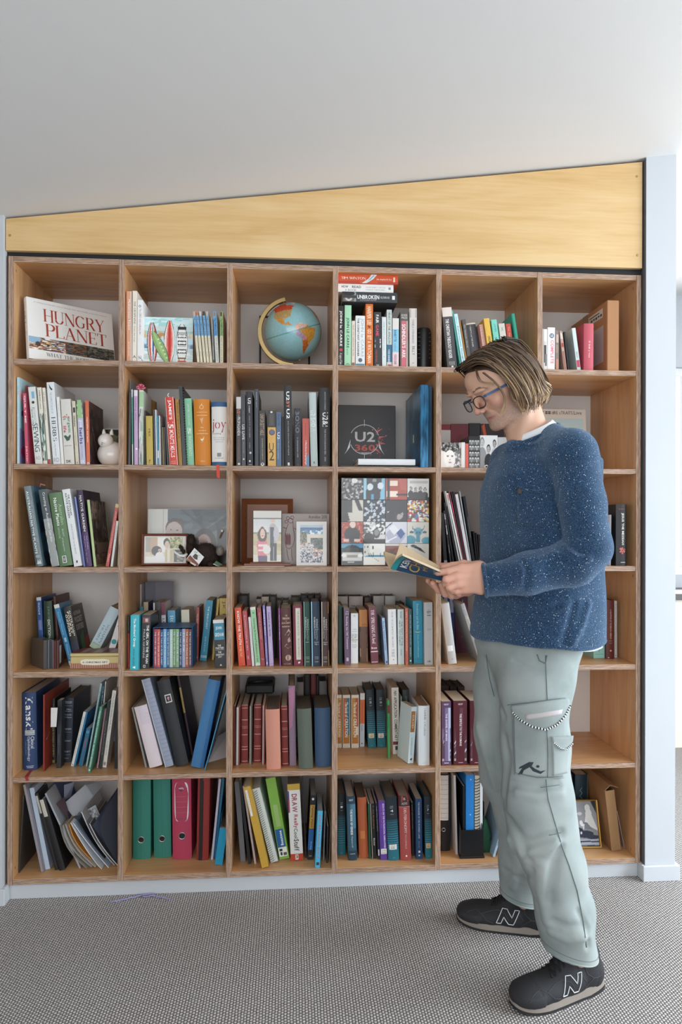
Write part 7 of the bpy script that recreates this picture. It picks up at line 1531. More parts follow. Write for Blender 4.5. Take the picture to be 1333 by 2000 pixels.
# ---- fifth shelf, fourth column
c=Cell(4,3,640,1280,5.554)
TB= lambda s_:[('R',.05,.95,.02,.05,'e8e4d8'),T_('The book of',.14,.42,'f0ece0',.28,.72,'b'),T_(s_,.45,.8,'f0ece0',.28,.72,'b'),('R',.05,.95,.955,.99,'e8e4d8'),H_('BROWN',.965,.98,'554',.2,.8)]
for(x0,x1,its,lk)in((102,156,[R_(.06,.92,'c89a4a',.08,.92),R_(.1,.5,'b8763a',.4,.9),R_(.8,.92,'b87a2c',.08,.92)],'ochre patterned set volume by the divider'),
    (164,248,[R_(.06,.92,'c0663c',.08,.5),R_(.06,.92,'2f7a94',.5,.92),R_(.76,.92,'b87a2c',.08,.92)],'orange and blue patterned set volume'),
    (258,342,[R_(.06,.92,'c08a3a',.08,.6),R_(.06,.6,'b85a34',.55,.92),R_(.76,.92,'b87a2c',.08,.92)],'ochre and orange patterned set volume')):
    c.book((x0,x1,1003,x0,428),'p','ddd4c4',its+TB('CREATION'),lk,d=.14)
c.book((350,402,992,354,410),'p','b8c0c8',[R_(0,.12,'d8d8d4'),R_(.12,.57,'cf6a34'),T_('Understanding the Prophets',.17,.55,'7a3a1c',.3,.65),T_('Ezekiel',.6,.7,'666',.3,.6),('P',[(.3,.94),(.5,.92),(.6,.96)],'333')],'slim orange and grey paperback',d=.14)
def teal_vol(g,n_,lk,sticker='d8cfb0',d=.15):
    its=[R_(0,.36,'18242c')]+[R_(.40+.035*i,.402+.035*i+.006+.0016*i,'2a6a7c' if i<5 else '2f7a8c')for i in range(12)]+[R_(.82,1,'1f6a78'),H_('THE',.14,.15,'c8d0d0',.35,.65),H_('BIBLE',.165,.175,'c8d0d0',.35,.65),H_(n_,.20,.235,'dfe4e4',.38,.64),R_(.27,.275,'aab',.36,.66),H_('NAC',.95,.97,'6aa4b0',.42,.6)]
    if sticker:its+=[R_(.75,.83,sticker,.14,.8),H_('224',.765,.785,'555',.3,.65),H_('BIB',.795,.815,'555',.3,.65)]
    return c.book(g,'h','1a4450',its,lk,d=d,pages='5c5048')
teal_vol((440,528,1003,416,372),'25','black and teal banded hardback with cream sticker','d4c8a0')
teal_vol((540,632,1000,528,370),'26','black and teal banded hardback with pale pink sticker','dccfc8')
c.book((650,690,975,642,490),'p','3c9a54',[R_(.08,.22,'6a2c24'),T_('DANIEL',.28,.5,'1f6a38',.2,.7,'b')],'bright green paperback',Y=.10,d=.03,gap=.006)
c.book((710,788,993,694,350),'p','d6d0c6',[T_('NIV APPLICATION',.05,.45,'3a3634',.3,.72,'b'),T_('COMMENTARY',.48,.8,'3a3634',.3,.72,'b'),R_(.81,.86,'6a2434',.05,.95),R_(.88,.94,'4a4644',.35,.7)],'cream commentary with black condensed capitals',Y=.145,d=.15)
c.book((808,826,990,792,445),'m','6a7468',[],'thin grey green booklet',Y=.13,d=.13)
c.book((836,912,940,812,372),'h','2b3230',[T_('Job',.1,.2,'687',.4,.6)],'dark hardback behind the pale blue book',Y=.16,d=.14,pages='4a4038')
b_=c.book((872,940,1178,916,565),'p','cfe0e4',[R_(.08,.45,'a87440',.05,.8),T_('DAVID',.15,.38,'f0e4d4',.3,.6),T_('RICHARD D PHILLIPS',.55,.86,'8aa4ac',.35,.55),('P',[(.3,.93),(.6,.9),(.7,.93),(.5,.95)],'333')],'pale blue book with brown spine label, at the front',d=.085,turn=.30)
b_=c.book((985,1108,1192,985,545),'h','d9dfe2',[R_(-.0,.0,'a8763c'),T_('I SAMUEL',.05,.24,'4a5054',.5,.65),T_('a Woodhouse',.27,.5,'7a8084',.48,.65),R_(.955,.958,'aaa',.35,.75)],'tall white book with brown top band, right end',d=.15,pages='b08f78')
q=MB();q.box((.0005,.0012,b_[2]+.0006),(b_[1]-.0005,.08,b_[2]+.0012),.0002)
# ---- fifth shelf, fifth column
c=Cell(4,4,855,1320,10.52)
def mount_art(b_,seed,tint):
    w_,h_=b_[1:3];cv=Canvas(30,50,'55404c').grad(tint[0],tint[1],0,1,0,.4);r=np.random.default_rng(seed)
    for i in range(16):
        u=r.random()*1.2-.1;v=.35+.55*r.random();cv.line(u,v,u+.25+.2*r.random(),v-.22,.03+.03*r.random(),['dcd8de','a89cac','6a4a58','c8c0cc','4a3442'][i%5],.85)
    cv.rect(0,1,.92,1,'cfc8d0',.6);print_mesh('mountain_print',cv,on_spine(w_,h_, lambda u:-.0,.05,.95,.42,.93,.0005),b_[0])
b_=c.book((88,284,1845,84,525),'p','5d4560',[R_(.10,.93,'7d6a90',.35,.7),R_(.10,.93,'b0bcd4',.7,.95),H_('NICNT',.035,.06,'e0d8e4',.25,.75,'b'),T_('THE GOSPEL OF MARK',.19,.62,'e4dce8',.42,.6,'b'),R_(.955,.965,'e0d8e4',.25,.75)],'violet mountain spined commentary',d=.15);mount_art(b_,2,('6a5a78','8a80a0'))
b_=c.book((330,612,1838,328,512),'p','59262f',[H_('NICNT',.04,.065,'e4d4d4',.35,.68,'b'),R_(.11,.5,'6a3a48',.45,.7),T_('THE EPISTLE TO THE ROMANS',.2,.7,'e8dcdc',.44,.6,'b'),R_(.955,.962,'d8c8c8',.35,.68)],'thick burgundy mountain spined commentary',d=.15);mount_art(b_,3,('5a2a34','6a3a44'))
b_=c.book((668,940,1838,668,510),'p','59262f',[R_(.955,.962,'d8c8c8',.35,.68),T_('CORINTHIANS',.3,.7,'e8dcdc',.44,.6,'b')],'burgundy mountain spined commentary beside the trousers',d=.15);mount_art(b_,5,('5a2a34','6a3a44'))
for(x0,x1,y0,col,lab)in((70,240,200,'3a2c28','dark hardback in the back row at left, fifth column'),(260,400,215,'2a2020','black hardback in the back row, fifth column'),(420,560,220,'3a2a26','brown hardback in the back row, fifth column')):
    c.book((x0,x1,900,x0,y0),'h',col,[],'',Y=.22,d=.12,lab=lab,pages='3c322c')

# ================================================================ bottom shelf
c=Cell(5,0,20,1515,6.059)
c.book((95,112,990,150,230),'m','3b3a38',[],'',Y=.045,d=.17,lab='dark olive card folder with a round stamp, leftmost on bottom shelf',name='card_folder',cat='folder',pages='d8d0c0')
for(x0,x1,yb,xt,yt,k,col,its,lab,Y,nm)in(
    (365,400,1055,150,110,'m','8e9096',[R_(0,1,'a83a54',.9,1)],'grey magazine spine leaning left',.045,'magazine'),
    (408,475,1040,215,150,'m','b8c4d4',[],'white paper bundle beside the grey magazine',.06,'paper_bundle'),
    (484,560,1060,240,215,'h','1d1d20',[('R',.05,.7,.03,.26,'b8b4ac')],'black binder with a short pale label',.055,'binder'),
    (566,660,1070,325,290,'h','18181b',[('R',.05,.7,.0,.24,'c4c0b4')],'black binder with a longer cream label',.05,'binder'),
    (762,806,1068,350,215,'m','a4a8ae',[],'pale grey ring folder leaning left',.06,'folder'),
    (700,730,1040,415,170,'m','3c64a4',[],'blue folder edge behind the grey one',.15,'folder'),
    (625,650,1020,440,110,'m','c4c8cc',[],'translucent white folder at the back',.14,'folder')):
    c.book((x0,x1,yb,xt,yt),k,col,its,'',Y=Y,d=.21 if Y>.13 else .085,lab=lab+', bottom shelf, first column',name=nm,cat={'paper_bundle':'papers'}.get(nm,nm),pages='c8ccd4')
def slump(x0,y0,x1,y1,sag,Y,d,th,col,lab,edge=None,name='magazine',cat='magazine',nb=9):
    """thin bundle whose front edge runs from the top (x0,y0) to the foot (x1,y1) in a sagging curve"""
    P=[]
    for i in range(nb+1):
        t=i/nb;px=x0+(x1-x0)*t-sag*math.sin(PI*t);py=y0+(y1-y0)*t+sag*.35*math.sin(PI*t);p=c.at(px,py,Y);P.append((p[0],max(p[2],c.zt+.0006)))
    V=[];F=[]
    for i,(x,z)in enumerate(P):
        a=P[max(i-1,0)];b=P[min(i+1,nb)];tx,tz=b[0]-a[0],b[1]-a[1];L_=math.hypot(tx,tz);nx_,nz_=-tz/L_*-1,tx/L_*-1
        V+=[(x,Y,z),(x+abs(nx_)*th,Y,z+abs(nz_)*th*.5),(x+abs(nx_)*th,min(Y+d,DEP-.008),z+abs(nz_)*th*.5),(x,min(Y+d,DEP-.008),z)]
    for i in range(nb):
        for j in range(4):F.append((4*i+j,4*i+(j+1)%4,4*i+4+(j+1)%4,4*i+4+j))
    F+=[(3,2,1,0),(4*nb,4*nb+1,4*nb+2,4*nb+3)]
    fm=[]
    for i in range(nb):fm+=[1,0,0,0]
    fm+=[1,1]
    V=[(min(x,c.x1-.001),y,z)for x,y,z in V]
    o=mesh(name,V,F,[mat(col,.45),mat(edge or 'c8c8c8',.7)], None,fm)
    tag(o,lab,cat,'slumped magazines and papers on the bottom shelf'); return o
SL=[(585,590,900,1100,60,.05,'aaa49c','8a847c','grey brown slumped magazine, first of the fan'),(618,590,960,1085,60,.052,'b8b4ac','9c968c','second slumped magazine of the fan'),(650,575,1005,1085,55,.054,'cfcac0','b0a89c','third slumped magazine of the fan'),
      (690,575,950,990,40,.056,'c8863a','c88a3c','orange printed slumped magazine'),(712,560,1080,1120,18,.05,'e0e2e4','e4e6e8','white punched sheet bundle slumping right'),(740,560,1160,1090,12,.056,'b8c8dc','d8dce4','pale blue plastic sleeve slumping right'),
      (800,540,1115,985,14,.06,'22262e','3a3e48','dark blue slumped magazine'),(840,430,1180,1000,30,.062,'b4b6ba','d0d2d4','white edged slumped magazine behind dark one'),(890,545,1230,1060,30,.058,'8c8c90','c8c8ca','grey slumped magazine near the right'),(935,570,1265,1060,26,.064,'5a5a60','d0d0d2','last slumped magazine of the fan at right')]
for i,(x0,y0,x1,y1,sg,Y,col,ed,lab)in enumerate(SL):slump(x0,y0,x1,y1,sg,Y,.2,.0022+.0008*(i%2),col,lab+', bottom shelf',ed)
def sheet(Pts,Y0,Y1,col,lab,cv=None,name='paper_sheet',cat='paper'):
    """flat sheet with its four corners given in the crop: tl, tr, br, bl (left corners at depth Y0, right at Y1)"""
    (a,b,d,e)=Pts;A=c.at(*a,Y0);B=c.at(*b,Y1);D=c.at(*d,Y1);E_=c.at(*e,Y0)
    for p in(A,B,D,E_):p[0]=min(max(p[0],c.x0+.001),c.x1-.001);p[2]=max(min(p[2],ZB[5]-TH/2-.001),c.zt+.0006)
    n_=np.cross(B-A,E_-A);n_/=np.linalg.norm(n_)+1e-9;q=MB();q.prism([A,B,D,E_],n_*.0012)
    o=q.build('sheet' if cv is not None else name,mat(col,.5))
    if cv is not None:
        rt=empty(name);o.parent=rt;print_mesh('cover_print',cv, lambda u,v:(A[None]*((1-u)*(1-v))[:, None]+B[None]*(u*(1-v))[:, None]+D[None]*(u*v)[:, None]+E_[None]*((1-u)*v)[:, None])+(-n_ if n_[1]>0 else n_)[None]*.0016,rt);o=rt
    tag(o,lab,cat,'slumped magazines and papers on the bottom shelf'); return o
cv=Canvas(50,60,'1e2634').blobs(30,['232c3e','1a2230','2c3448'],3).ell(.35,.3,.09,.07,'b08a74').ell(.55,.22,.09,.07,'a88270').ell(.75,.12,.09,.07,'b08c78').ell(.5,.42,.09,.07,'a07a68').ell(.3,.55,.1,.16,'9c7058').ell(.62,.8,.12,.06,'8a7a50').ell(.33,.25,.1,.05,'1c1818').ell(.55,.16,.1,.05,'201a18').ell(.76,.06,.1,.05,'1c1818')
sheet(((975,590),(1278,130),(1278,1000),(1262,1035)),.066,.14,'1e2634','dark blue magazine cover with small portraits, far right of bottom shelf, first column',cv,'magazine','magazine')
cv=Canvas(40,30,'b8bcc0').rect(.0,1,0,.1,'3a3e44').rect(.1,.6,.2,.7,'8a8e94').rect(.15,.35,.3,.6,'dfe0e2').blobs(60,['d0d2d4','6a6e74','a0a4a8','3c4046'],3,(.05,.95,.15,.95),.6)
sheet(((840,430),(1000,330),(1075,500),(905,560)),.10,.13,'b4b8bc','grey printed flyer leaning back in the fan',cv,'flyer','paper')
sheet(((630,335),(890,105),(985,240),(790,540)),.12,.2,'c4c8d0','large white plastic folder leaning right above the magazines', None,'plastic_folder','folder')
sheet(((900,110),(1060,70),(1090,130),(985,240)),.17,.22,'a8acb4','grey white sheet at the top back of the fan', None)
sheet(((640,110),(760,75),(720,250),(640,290)),.16,.2,'a4a8c0','lilac plastic sleeve at the top back of the fan', None)
sheet(((545,330),(640,250),(720,520),(690,510)),.09,.12,'4c3a40','dark printed magazine corner behind the fan', None,'magazine','magazine')
sheet(((740,480),(860,460),(1000,700),(900,640)),.085,.1,'1c2836','navy folder corner between white papers', None,'folder','folder')

# ---- bottom shelf, second column: lever arch files
c=Cell(5,1,235,1510,6.059)
def lever(g,col,look,hole,extra=(),d=.27,name='lever_arch_file',cat='binder',Y=None):
    b_=c.book(g,'h',col,list(extra),'',lab=look,d=d,name=name,cat=cat,Y=Y,pages='d8dcdc')
    w_,h_=b_[1:3];bl=min(.10*w_,.008)
    if hole:
        q=MB();u,v=hole;r=w_*.17;q.tube([(w_*u+r*math.cos(a),-bl*(1-(2*(u+r*math.cos(a)/w_)-1)**2)-.0008,h_*(1-v)+r*math.sin(a))for a in np.linspace(0,2*PI,28,endpoint=False)],.0014,8,closed=True);q.build('ring',mat('c8ccce',.2,.9),b_[0], True)
        q=MB();q.add([(w_*u+r*.95*math.cos(a),-bl*(1-(2*(u+r*.95*math.cos(a)/w_)-1)**2)-.0004,h_*(1-v)+r*.95*math.sin(a))for a in np.linspace(0,2*PI,28,endpoint=False)],[tuple(range(28))]);q.build('finger_hole',mat('141416',.7),b_[0])
    return b_
b1=lever((150,362,1012,150,62),'2f7c6e','first green lever arch file, worn, ring near its foot',(.48,.755),[R_(0,1,'29705f',.46,.49)])
lever((400,606,995,388,62),'2f7c6e','second green lever arch file, frayed bottom edge',(.5,.757),[R_(0,1,'29705f',.48,.51)])
n=40;Pp=[]
for i in range(n):
    a=2*PI*i/n;Pp.append((.5+.37*math.copysign(abs(math.cos(a))**.35,math.cos(a)),.287+.243*math.copysign(abs(math.sin(a))**.5,math.sin(a))))
lever((622,848,1015,612,62),'b03a56','crimson pink lever arch file with a white spine label',(.515,.705),[('P',Pp,'dfe0e0'),('P',[(.49,.078),(.63,.1),(.63,.14),(.49,.162),(.36,.14),(.36,.1)],'7a2c50'),H_('marbig',.105,.135,'e8dce4',.37,.62,'b'),R_(.22,.2225,'8a8a8c',.2,.8),R_(.285,.2875,'8a8a8c',.2,.8),R_(.352,.3545,'8a8a8c',.2,.8),R_(.418,.4205,'8a8a8c',.2,.8),R_(.494,.5,'555',.28,.72)])
b_=c.book((900,1045,1028,920,58),'h','8c2b26',[R_(0,1,'1e1a1b',.18,.46)],'',lab='dark red comb bound folder with a black comb spine',d=.26,name='comb_folder',cat='folder')
q=MB();w_,h_=b_[1:3]
for i in range(38):q.box((w_*.46,-.0095,h_*(.03+.0248*i)),(w_*.5,-.0015,h_*(.03+.0248*i)+.0042),.0004)
q.build('comb_teeth',mat('1a1718',.4),b_[0])
c.book((1072,1100,935,1168,70),'m','b8b6c4',[],'',lab='thin lilac grey plastic folder leaning right, bottom shelf',Y=.09,d=.2,name='plastic_folder',cat='folder')
c.book((1104,1134,930,1205,60),'m','2a6a90',[],'',lab='thin blue folder behind the concertina file',Y=.10,d=.2,name='folder',cat='folder')
b_=c.book((1116,1210,1092,1176,660),'m','2192b8',[],'',lab='turquoise concertina file leaning right, open at the top',Y=None,d=.2,name='concertina_file',cat='folder')
w_,h_=b_[1:3];q=MB()
for i in range(6):q.box((w_*(.08+.15*i),.004,h_*.98),(w_*(.10+.15*i),.18,h_*1.30),.0003)
q.build('dividers',mat('6a655f',.7),b_[0]);q=MB();q.box((-.0004,.002,h_*.3),(.0004,.19,h_*1.4),.0002);q.build('side_wall',mat('1f86aa',.4),b_[0])

# ---- bottom shelf, third column
c=Cell(5,2,450,1510,6.348)
for(x0,x1,yb,xt,yt,k,col,its,lab,nm,Y)in(
    (128,192,1100,50,110,'m','6c6e72',[],'grey plastic folder leaning left','folder', None),
    (204,260,1130,84,90,'m','1f2022',[],'black folder leaning left','folder', None),
    (300,326,1100,152,160,'m','b8a8a4',[],'thin pale folder behind the mustard folder','folder',.05)):
    c.book((x0,x1,yb,xt,yt),k,col,its,'',lab=lab+', bottom shelf, third column',Y=Y,d=.22,name=nm,cat='folder')
c.book((380,480,1178,152,178),'m','c29a3c',[('R',.12,.42,.04,.36,'e4e4e2'),T_('Pastel And Kitchen',.06,.3,'557',.2,.32)],'',lab='mustard card folder with white label leaning left',d=.22,name='folder',cat='folder')
b_=c.book((500,600,1112,272,200),'m','d0d8d4',[],'',lab='spiral bound white notepad leaning left',d=.2,name='spiral_notepad',cat='notebook',pages='dfe4e2')
w_,h_=b_[1:3];q=MB()
for i in range(34):z=h_*(.02+.0285*i);q.tube([(w_*.02,-.002,z-.002),(w_*.25,-.006,z+.001),(w_*.5,-.002,z+.0025),(w_*.55,.001,z+.003)],.0007,5)
q.build('spiral_wire',mat('33302f',.3,.6),b_[0]); 
c.book((612,738,1075,436,72),'m','7fae46',[('R',.28,.72,.33,.6,'9ab870'),('R',.05,.85,.63,.85,'1f5c94'),('U','Beautone',.4,.68,.65,.83,'eef2f4','b'),('R',.05,.9,.855,.965,'e4e6e6'),('R',.15,.45,.87,.9,'333'),('R',.2,.4,.91,.95,'333'),('R',.5,.85,.92,.955,'555')],'',lab='lime green ring binder with blue and white label',d=.25,name='ring_binder',cat='binder')
c.book((752,908,1088,706,138),'p','e2e0dc',[R_(0,.08,'c2a040'),R_(.09,.37,'5a4a8c',0,.11),R_(.2,.37,'b03a34',.03,.12),T_('DRAW',.13,.37,'9a3a50',.3,.72,'b'),T_('Really',.40,.575,'a8384a',.32,.72,'b'),T_('Cool',.58,.71,'2c6a54',.36,.66,'b'),T_('Stuff',.72,.87,'333',.32,.72,'b'),R_(.91,1,'b8402c'),R_(.92,.985,'e4dcd4',.38,.62),H_('3',.93,.97,'333',.42,.58,'b')],'thick white drawing book with bold coloured lettering',d=.2,pages='6c655e')
c.book((955,1025,1075,995,275),'p','1c1d22',[('O',.5,.06,.22,'d8d8d8'),R_(.15,.52,'b8883c',.05,.9),T_('Painting Vision',.17,.5,'33291c',.3,.7,'b'),R_(.53,.85,'1f5a94',.0,.9),T_('Dorling',.72,.84,'c8d8e8',.4,.65),H_('book',.93,.95,'ccc',.3,.75)],'black, ochre and blue paperback leaning right',d=.16,pages='8a8886')
c.book((1050,1112,1178,1088,470),'p','4fb0d4',[T_('Jumbo Bible Activity Book 3',.07,.82,'d84a5a',.25,.7,'b'),R_(.9,.95,'2a3a50',.25,.8)],'sky blue activity book at the front',d=.16,pages='9a9a9c')
for(x0,x1,yb,xt,yt,col,lab,Y)in((1150,1166,1085,1170,470,'8a8c92','thin grey pad',.06),(1190,1212,1140,1200,660,'2c282c','thin black notebook, bottom shelf',.04),(1224,1240,1145,1236,660,'6a5a4c','thin brown notebook against divider',.045)):
    c.book((x0,x1,yb,xt,yt),'m',col,[],lab,Y=Y,d=.15)
c.book((930,950,1060,884,30),'m','1f2023',[],'',lab='tall black folder at the back, right of drawing book',Y=.08,d=.22,name='folder',cat='folder')

# ---- bottom shelf, fourth column
c=Cell(5,3,650,1510,6.348)
teal_vol((60,160,1015,60,250),'1','black and teal banded hardback at the left end', None)
c.book((192,304,1080,168,290),'h','2f5468',[R_(0,.115,'1f3a4c'),H_('NICOT',.04,.07,'c8d4d8',.3,.75,'b'),R_(.12,.5,'4a7488',.4,1),T_('THE BOOK OF GENESIS',.2,.6,'dfe6e8',.36,.62,'b'),T_('Chapters 1-17',.62,.8,'c8d4d8',.4,.6),R_(.85,1,'1c3a4c'),H_('HAMILTON',.89,.905,'c8d4d8',.2,.8)],'blue grey cloud patterned hardback',d=.16,pages='b8aca0')
c.book((330,445,1052,304,300),'h','a4532f',[('P',[(0,0),(1,0),(1,.05),(.6,.08),(.3,.1),(0,.13)],'5c2a2a'),R_(.55,.68,'b8703c',.2,.7),('P',[(0,.95),(.4,.93),(1,.95),(1,1),(0,1)],'c88a7a')],'worn orange brown hardback with torn top',d=.15,pages='4c3a30')
c.book((450,478,985,436,380),'m','1f4a34',[],'thin dark green book',Y=.06,d=.14)
c.book((492,548,1060,466,378),'p','1e1e20',[R_(0,1,'c8c0b4',0,.1),T_('In the Beginning',.04,.46,'b8784a',.45,.75),T_('Blocher',.63,.77,'e4e0dc',.45,.75,'b')],'black paperback with orange title',d=.14,pages='b8aca0')
c.book((562,590,1065,530,375),'p','23283a',[T_('Angels Eating Camels Lizards',.05,.5,'c8ccd8',.25,.65),R_(.83,.94,'d8d8d4',.25,.85)],'narrow navy paperback with white label',d=.14,pages='b8aca0')
c.book((596,682,1078,566,345),'p','5a3a90',[T_('ESSAYS ON THE PATRIARCHAL NARRATIVES',.05,.8,'dcd4ec',.58,.82,'b'),T_('Unity & Diversity',.06,.46,'b85a8c',.25,.45),R_(.81,.9,'dcd8d0',.1,.95),H_('222',.83,.85,'333',.25,.8),H_('ESS',.87,.89,'333',.25,.8)],'vivid purple paperback with call label',d=.14,pages='9a8a80')
teal_vol((690,832,1078,652,296),'4','broad black and teal banded hardback with white sticker','dfdfda',.16)
c.book((842,978,1080,818,280),'h','9c4642',[R_(0,.165,'3a2424'),('P',[(.25,.0),(.4,.0),(.3,.09),(.22,.09)],'a8403c'),('P',[(.65,.0),(.8,.0),(.88,.09),(.78,.09)],'a8403c'),H_('15',.03,.065,'d8c8c0',.42,.6),R_(.09,.15,'4a3430',.18,.85),H_('AOTC',.105,.135,'d8ccc4',.25,.78),R_(.166,.172,'c8908a'),T_('DEUTERONOMY',.19,.58,'e0c4bc',.42,.66),T_('MCCONVILLE',.6,.82,'d0a49c',.46,.62),('O',.55,.93,.08,'e8dcd8')],'thick rose red hardback with dark head band',d=.16,pages='a09084')
c.book((988,1015,1000,974,365),'p','2a2428',[T_('LAST IN THE LAND',.05,.5,'998',.3,.6)],'slim black paperback set back',Y=.07,d=.14)
c.book((1036,1116,1066,1028,320),'p','23446c',[T_('THE PARADISE OF THE PROMISED LAND',.05,.66,'d4dce8',.4,.62),T_('Alexander',.7,.82,'9ab',.42,.58),R_(.86,.895,'d8dce0',.38,.66),('O',.5,.94,.12,'d8dce0')],'dark blue paperback with white line of capitals',d=.15,pages='c8bcb0')
teal_vol((1150,1235,1058,1135,285),'7','black and teal banded hardback at right end, tan sticker','c8a878')

# ---- bottom shelf, fifth column: arch file, magazine holder, notebooks
c=Cell(5,4,850,1500,6.348)
b_=lever((64,188,1025,64,78),'1b1b1e','black lever arch file with a tall lined white label',(.33,.72),[R_(.012,.60,'dcdcdf',.0,.82)]+[R_(.07+.062*i,.0735+.062*i,'8a8a90',.0,.8)for i in range(9)],d=.26)
a=c.ground(320,1125);b=c.ground(600,1108);b[1]=a[1];W_=b[0]-a[0];hF=c.at(330,775,a[1])[2]-c.zt;hB=min(.25,ZB[5]-TH/2-c.zt-.02);D_=.24
rt=empty('magazine_holder',(a[0],a[1],c.zt+.0004));t=.002
q=MB();q.box((0,0,0),(W_,t,hF),.0006);q.build('front_panel',mat('141518',.35),rt)
for nm,x in(('side_panel',0),('side_panel',W_-t)):
    q=MB();q.prism([(x,t,0),(x,D_,0),(x,D_,hB),(x,D_*.75,hB),(x,t,hF)],(t,0,0));q.build(nm,mat('141518',.35),rt)
q=MB();q.box((0,D_,0),(W_,D_+t,hB),.0006);q.build('back_panel',mat('141518',.35),rt);q=MB();q.box((t,t,0),(W_-t,D_,t),.0004);q.build('floor_panel',mat('141518',.35),rt)
q=MB();q.box((-.003,-.003,-.0002),(W_+.003,D_+.004,.008),.001);q.v=[(x,y,max(z,0))for x,y,z in q.v];q.build('foot',mat('17181b',.35),rt)
tag(rt,'black plastic magazine holder full of folders, bottom shelf, fifth column','magazine holder')
zh=.0088;bx,by=a[0],a[1]
def holder_item(x0,x1,yt,y0,dd,kind,col,its,lab,nm,cat,pages='dcdcdc'):
    o=c.at(x0,700,by+y0);o2=c.at(x1,700,by+y0);h_=c.at(x0,yt,by+y0)[2]-c.zt-zh;w_=o2[0]-o[0]
    rt=empty(nm,(o[0],by+y0,c.zt+zh));bul=book_geo(rt,w_,dd,h_,kind,col,pages=pages);decals(rt,its,w_,h_,bul);tag(rt,lab,cat,'folders in the black magazine holder'); return rt,w_,h_,dd
holder_item(348,372,225,.012,.2,'m','222326',[],'thin black folder, front left in the magazine holder','folder','folder')
b_=holder_item(384,484,85,.010,.2,'p','2a7cc4',[('O',.6,.06,.09,'9cc4e8'),('O',.55,.5,.09,'9cc4e8'),('O',.5,.93,.09,'9cc4e8')],'bright blue ring folder in the magazine holder','folder','folder')
b_=holder_item(494,552,95,.012,.2,'m','c8c0b0',[],'spiral bound notebook with black wire in the magazine holder','spiral_notebook','notebook')
q=MB()
for i in range(26):z=b_[2]*(.02+.037*i);q.tube([(b_[1]*.0,-.001,z),(b_[1]*.4,-.006,z+.002),(b_[1]*.95,-.004,z+.005),(b_[1]*1.0,.001,z+.005)],.0012,6)
q.build('spiral_wire',mat('1c1b1a',.3,.4),b_[0])
holder_item(560,592,190,.02,.19,'m','dfe2e6',[],'white papers on the right in the magazine holder','paper_bundle','papers')
b_=c.book((258,284,1000,232,90),'m','c4c4c8',[],'',lab='white brochure with dark blue printed cover beside the magazine holder',Y=.07,d=.17,name='brochure',cat='brochure')
cv=Canvas(30,60,'c8c8cc').rect(.02,.98,.16,.75,'24487a').rect(.1,.7,.04,.09,'4a4c54').rect(.1,.6,.11,.14,'777').rect(.1,.8,.22,.26,'a8bcd4').ell(.5,.45,.35,.12,'2c6094').ell(.5,.64,.25,.08,'7a9cc0').rect(.1,.7,.5,.53,'9ab4d4');print_mesh('cover_print',cv,on_cover(b_[1],b_[3],b_[2],0,1,0,1),b_[0])
c.book((715,745,1108,855,640),'m','a4c0d4',[T_('Plants in Victoria',.1,.7,'55666f',.25,.7)],'',lab='thin pale blue book leaning right beside green pouch',d=.17)
c.book((770,796,1090,885,740),'m','c8a468',[T_('FLOWERS AND SHRUBS',.1,.8,'5a4020',.25,.7,'b')],'',lab='thin tan book leaning right, partly behind the trousers',d=.16)
c.book((808,826,1075,900,800),'m','4a3a2c',[],'',lab='thin brown book leaning right, last before the trousers',Y=.07,d=.15)
p0=c.ground(600,1040);p1=c.at(735,1040,.07)
rt=empty('zip_pouch',(c.at(640,1040,.075)[0]-.010,.075,c.zt+.0006));q=MB()
Pp=[(-.006,.004),(.0,.0),(.017,.0),(.021,.004),(.026,.045),(.024,.066),(.010,.118),(.002,.112),(-.004,.06)]
for k_ in range(2): pass
q.prism([(x,0,z)for x,z in Pp],(0,.13,0));q.build('pouch',mat('17543c',.35),rt)
q=MB();q.tube([(.010,-.0012,.116),(.020,-.0014,.085),(.0255,-.0014,.060),(.0255,-.0012,.045)],.0014,6);q.build('zip',mat('1b2e28',.5),rt);q=MB();q.tube([(.024,-.003,.055),(.0225,-.0045,.046),(.021,-.003,.040)],.0012,6);q.build('zip_pull',mat('2c2c2a',.4,.5),rt)
tag(rt,'dark green zipped pouch leaning by the magazine holder, bottom shelf','pouch')
b_=c.book((704,716,1020,700,420),'m','16433c',[],'',lab='dark green booklet with white print behind the pouch',Y=.14,d=.15)

# ---- bottom shelf, sixth column
c=Cell(5,5,1090,1490,8.331)
c.book((60,215,580,90,200),'p','271f22',[R_(.22,.45,'8a3430',.35,.8),T_('the Rock',.45,.95,'a8a4a0',.35,.7)],'',lab='dark paperback with red block behind the gold frame',Y=.20,d=.14,rise=0)
c.book((222,250,560,222,310),'m','3a3440',[],'',lab='thin violet grey booklet behind the gold frame',Y=.21,d=.12)
c.book((262,495,560,262,190),'h','1c3340',[R_(0,1,'24404c',0,.3),T_('WINGS',.2,.8,'6a8a90',.3,.5),T_('POWER',.2,.85,'142830',.6,.8),R_(0,1,'6a6a60',.93,1)],'',lab='thick dark blue green hardback behind the gold frame',Y=.19,d=.06)
a=c.ground(360,1415);b=c.ground(745,1420);b[1]=a[1];tz=c.at(640,590,a[1]+.05)[2];x_l=c.at(120,1415,a[1])[0];W_=b[0]-x_l;H2=(tz-c.zt)*1.03
ln=math.radians(14)
rt=facing('gold_framed_picture',(x_l,a[1]+.012,c.zt+.0006),0,ln,math.radians(0));frame_parts(rt,W_,H2,.0065,.012,'b8924a','c8c4bc',.25)
for ch in rt.children:
    if ch.name.startswith('frame'):ch.data.materials.clear();ch.data.materials.append(mat('b8924a',.28,.7))
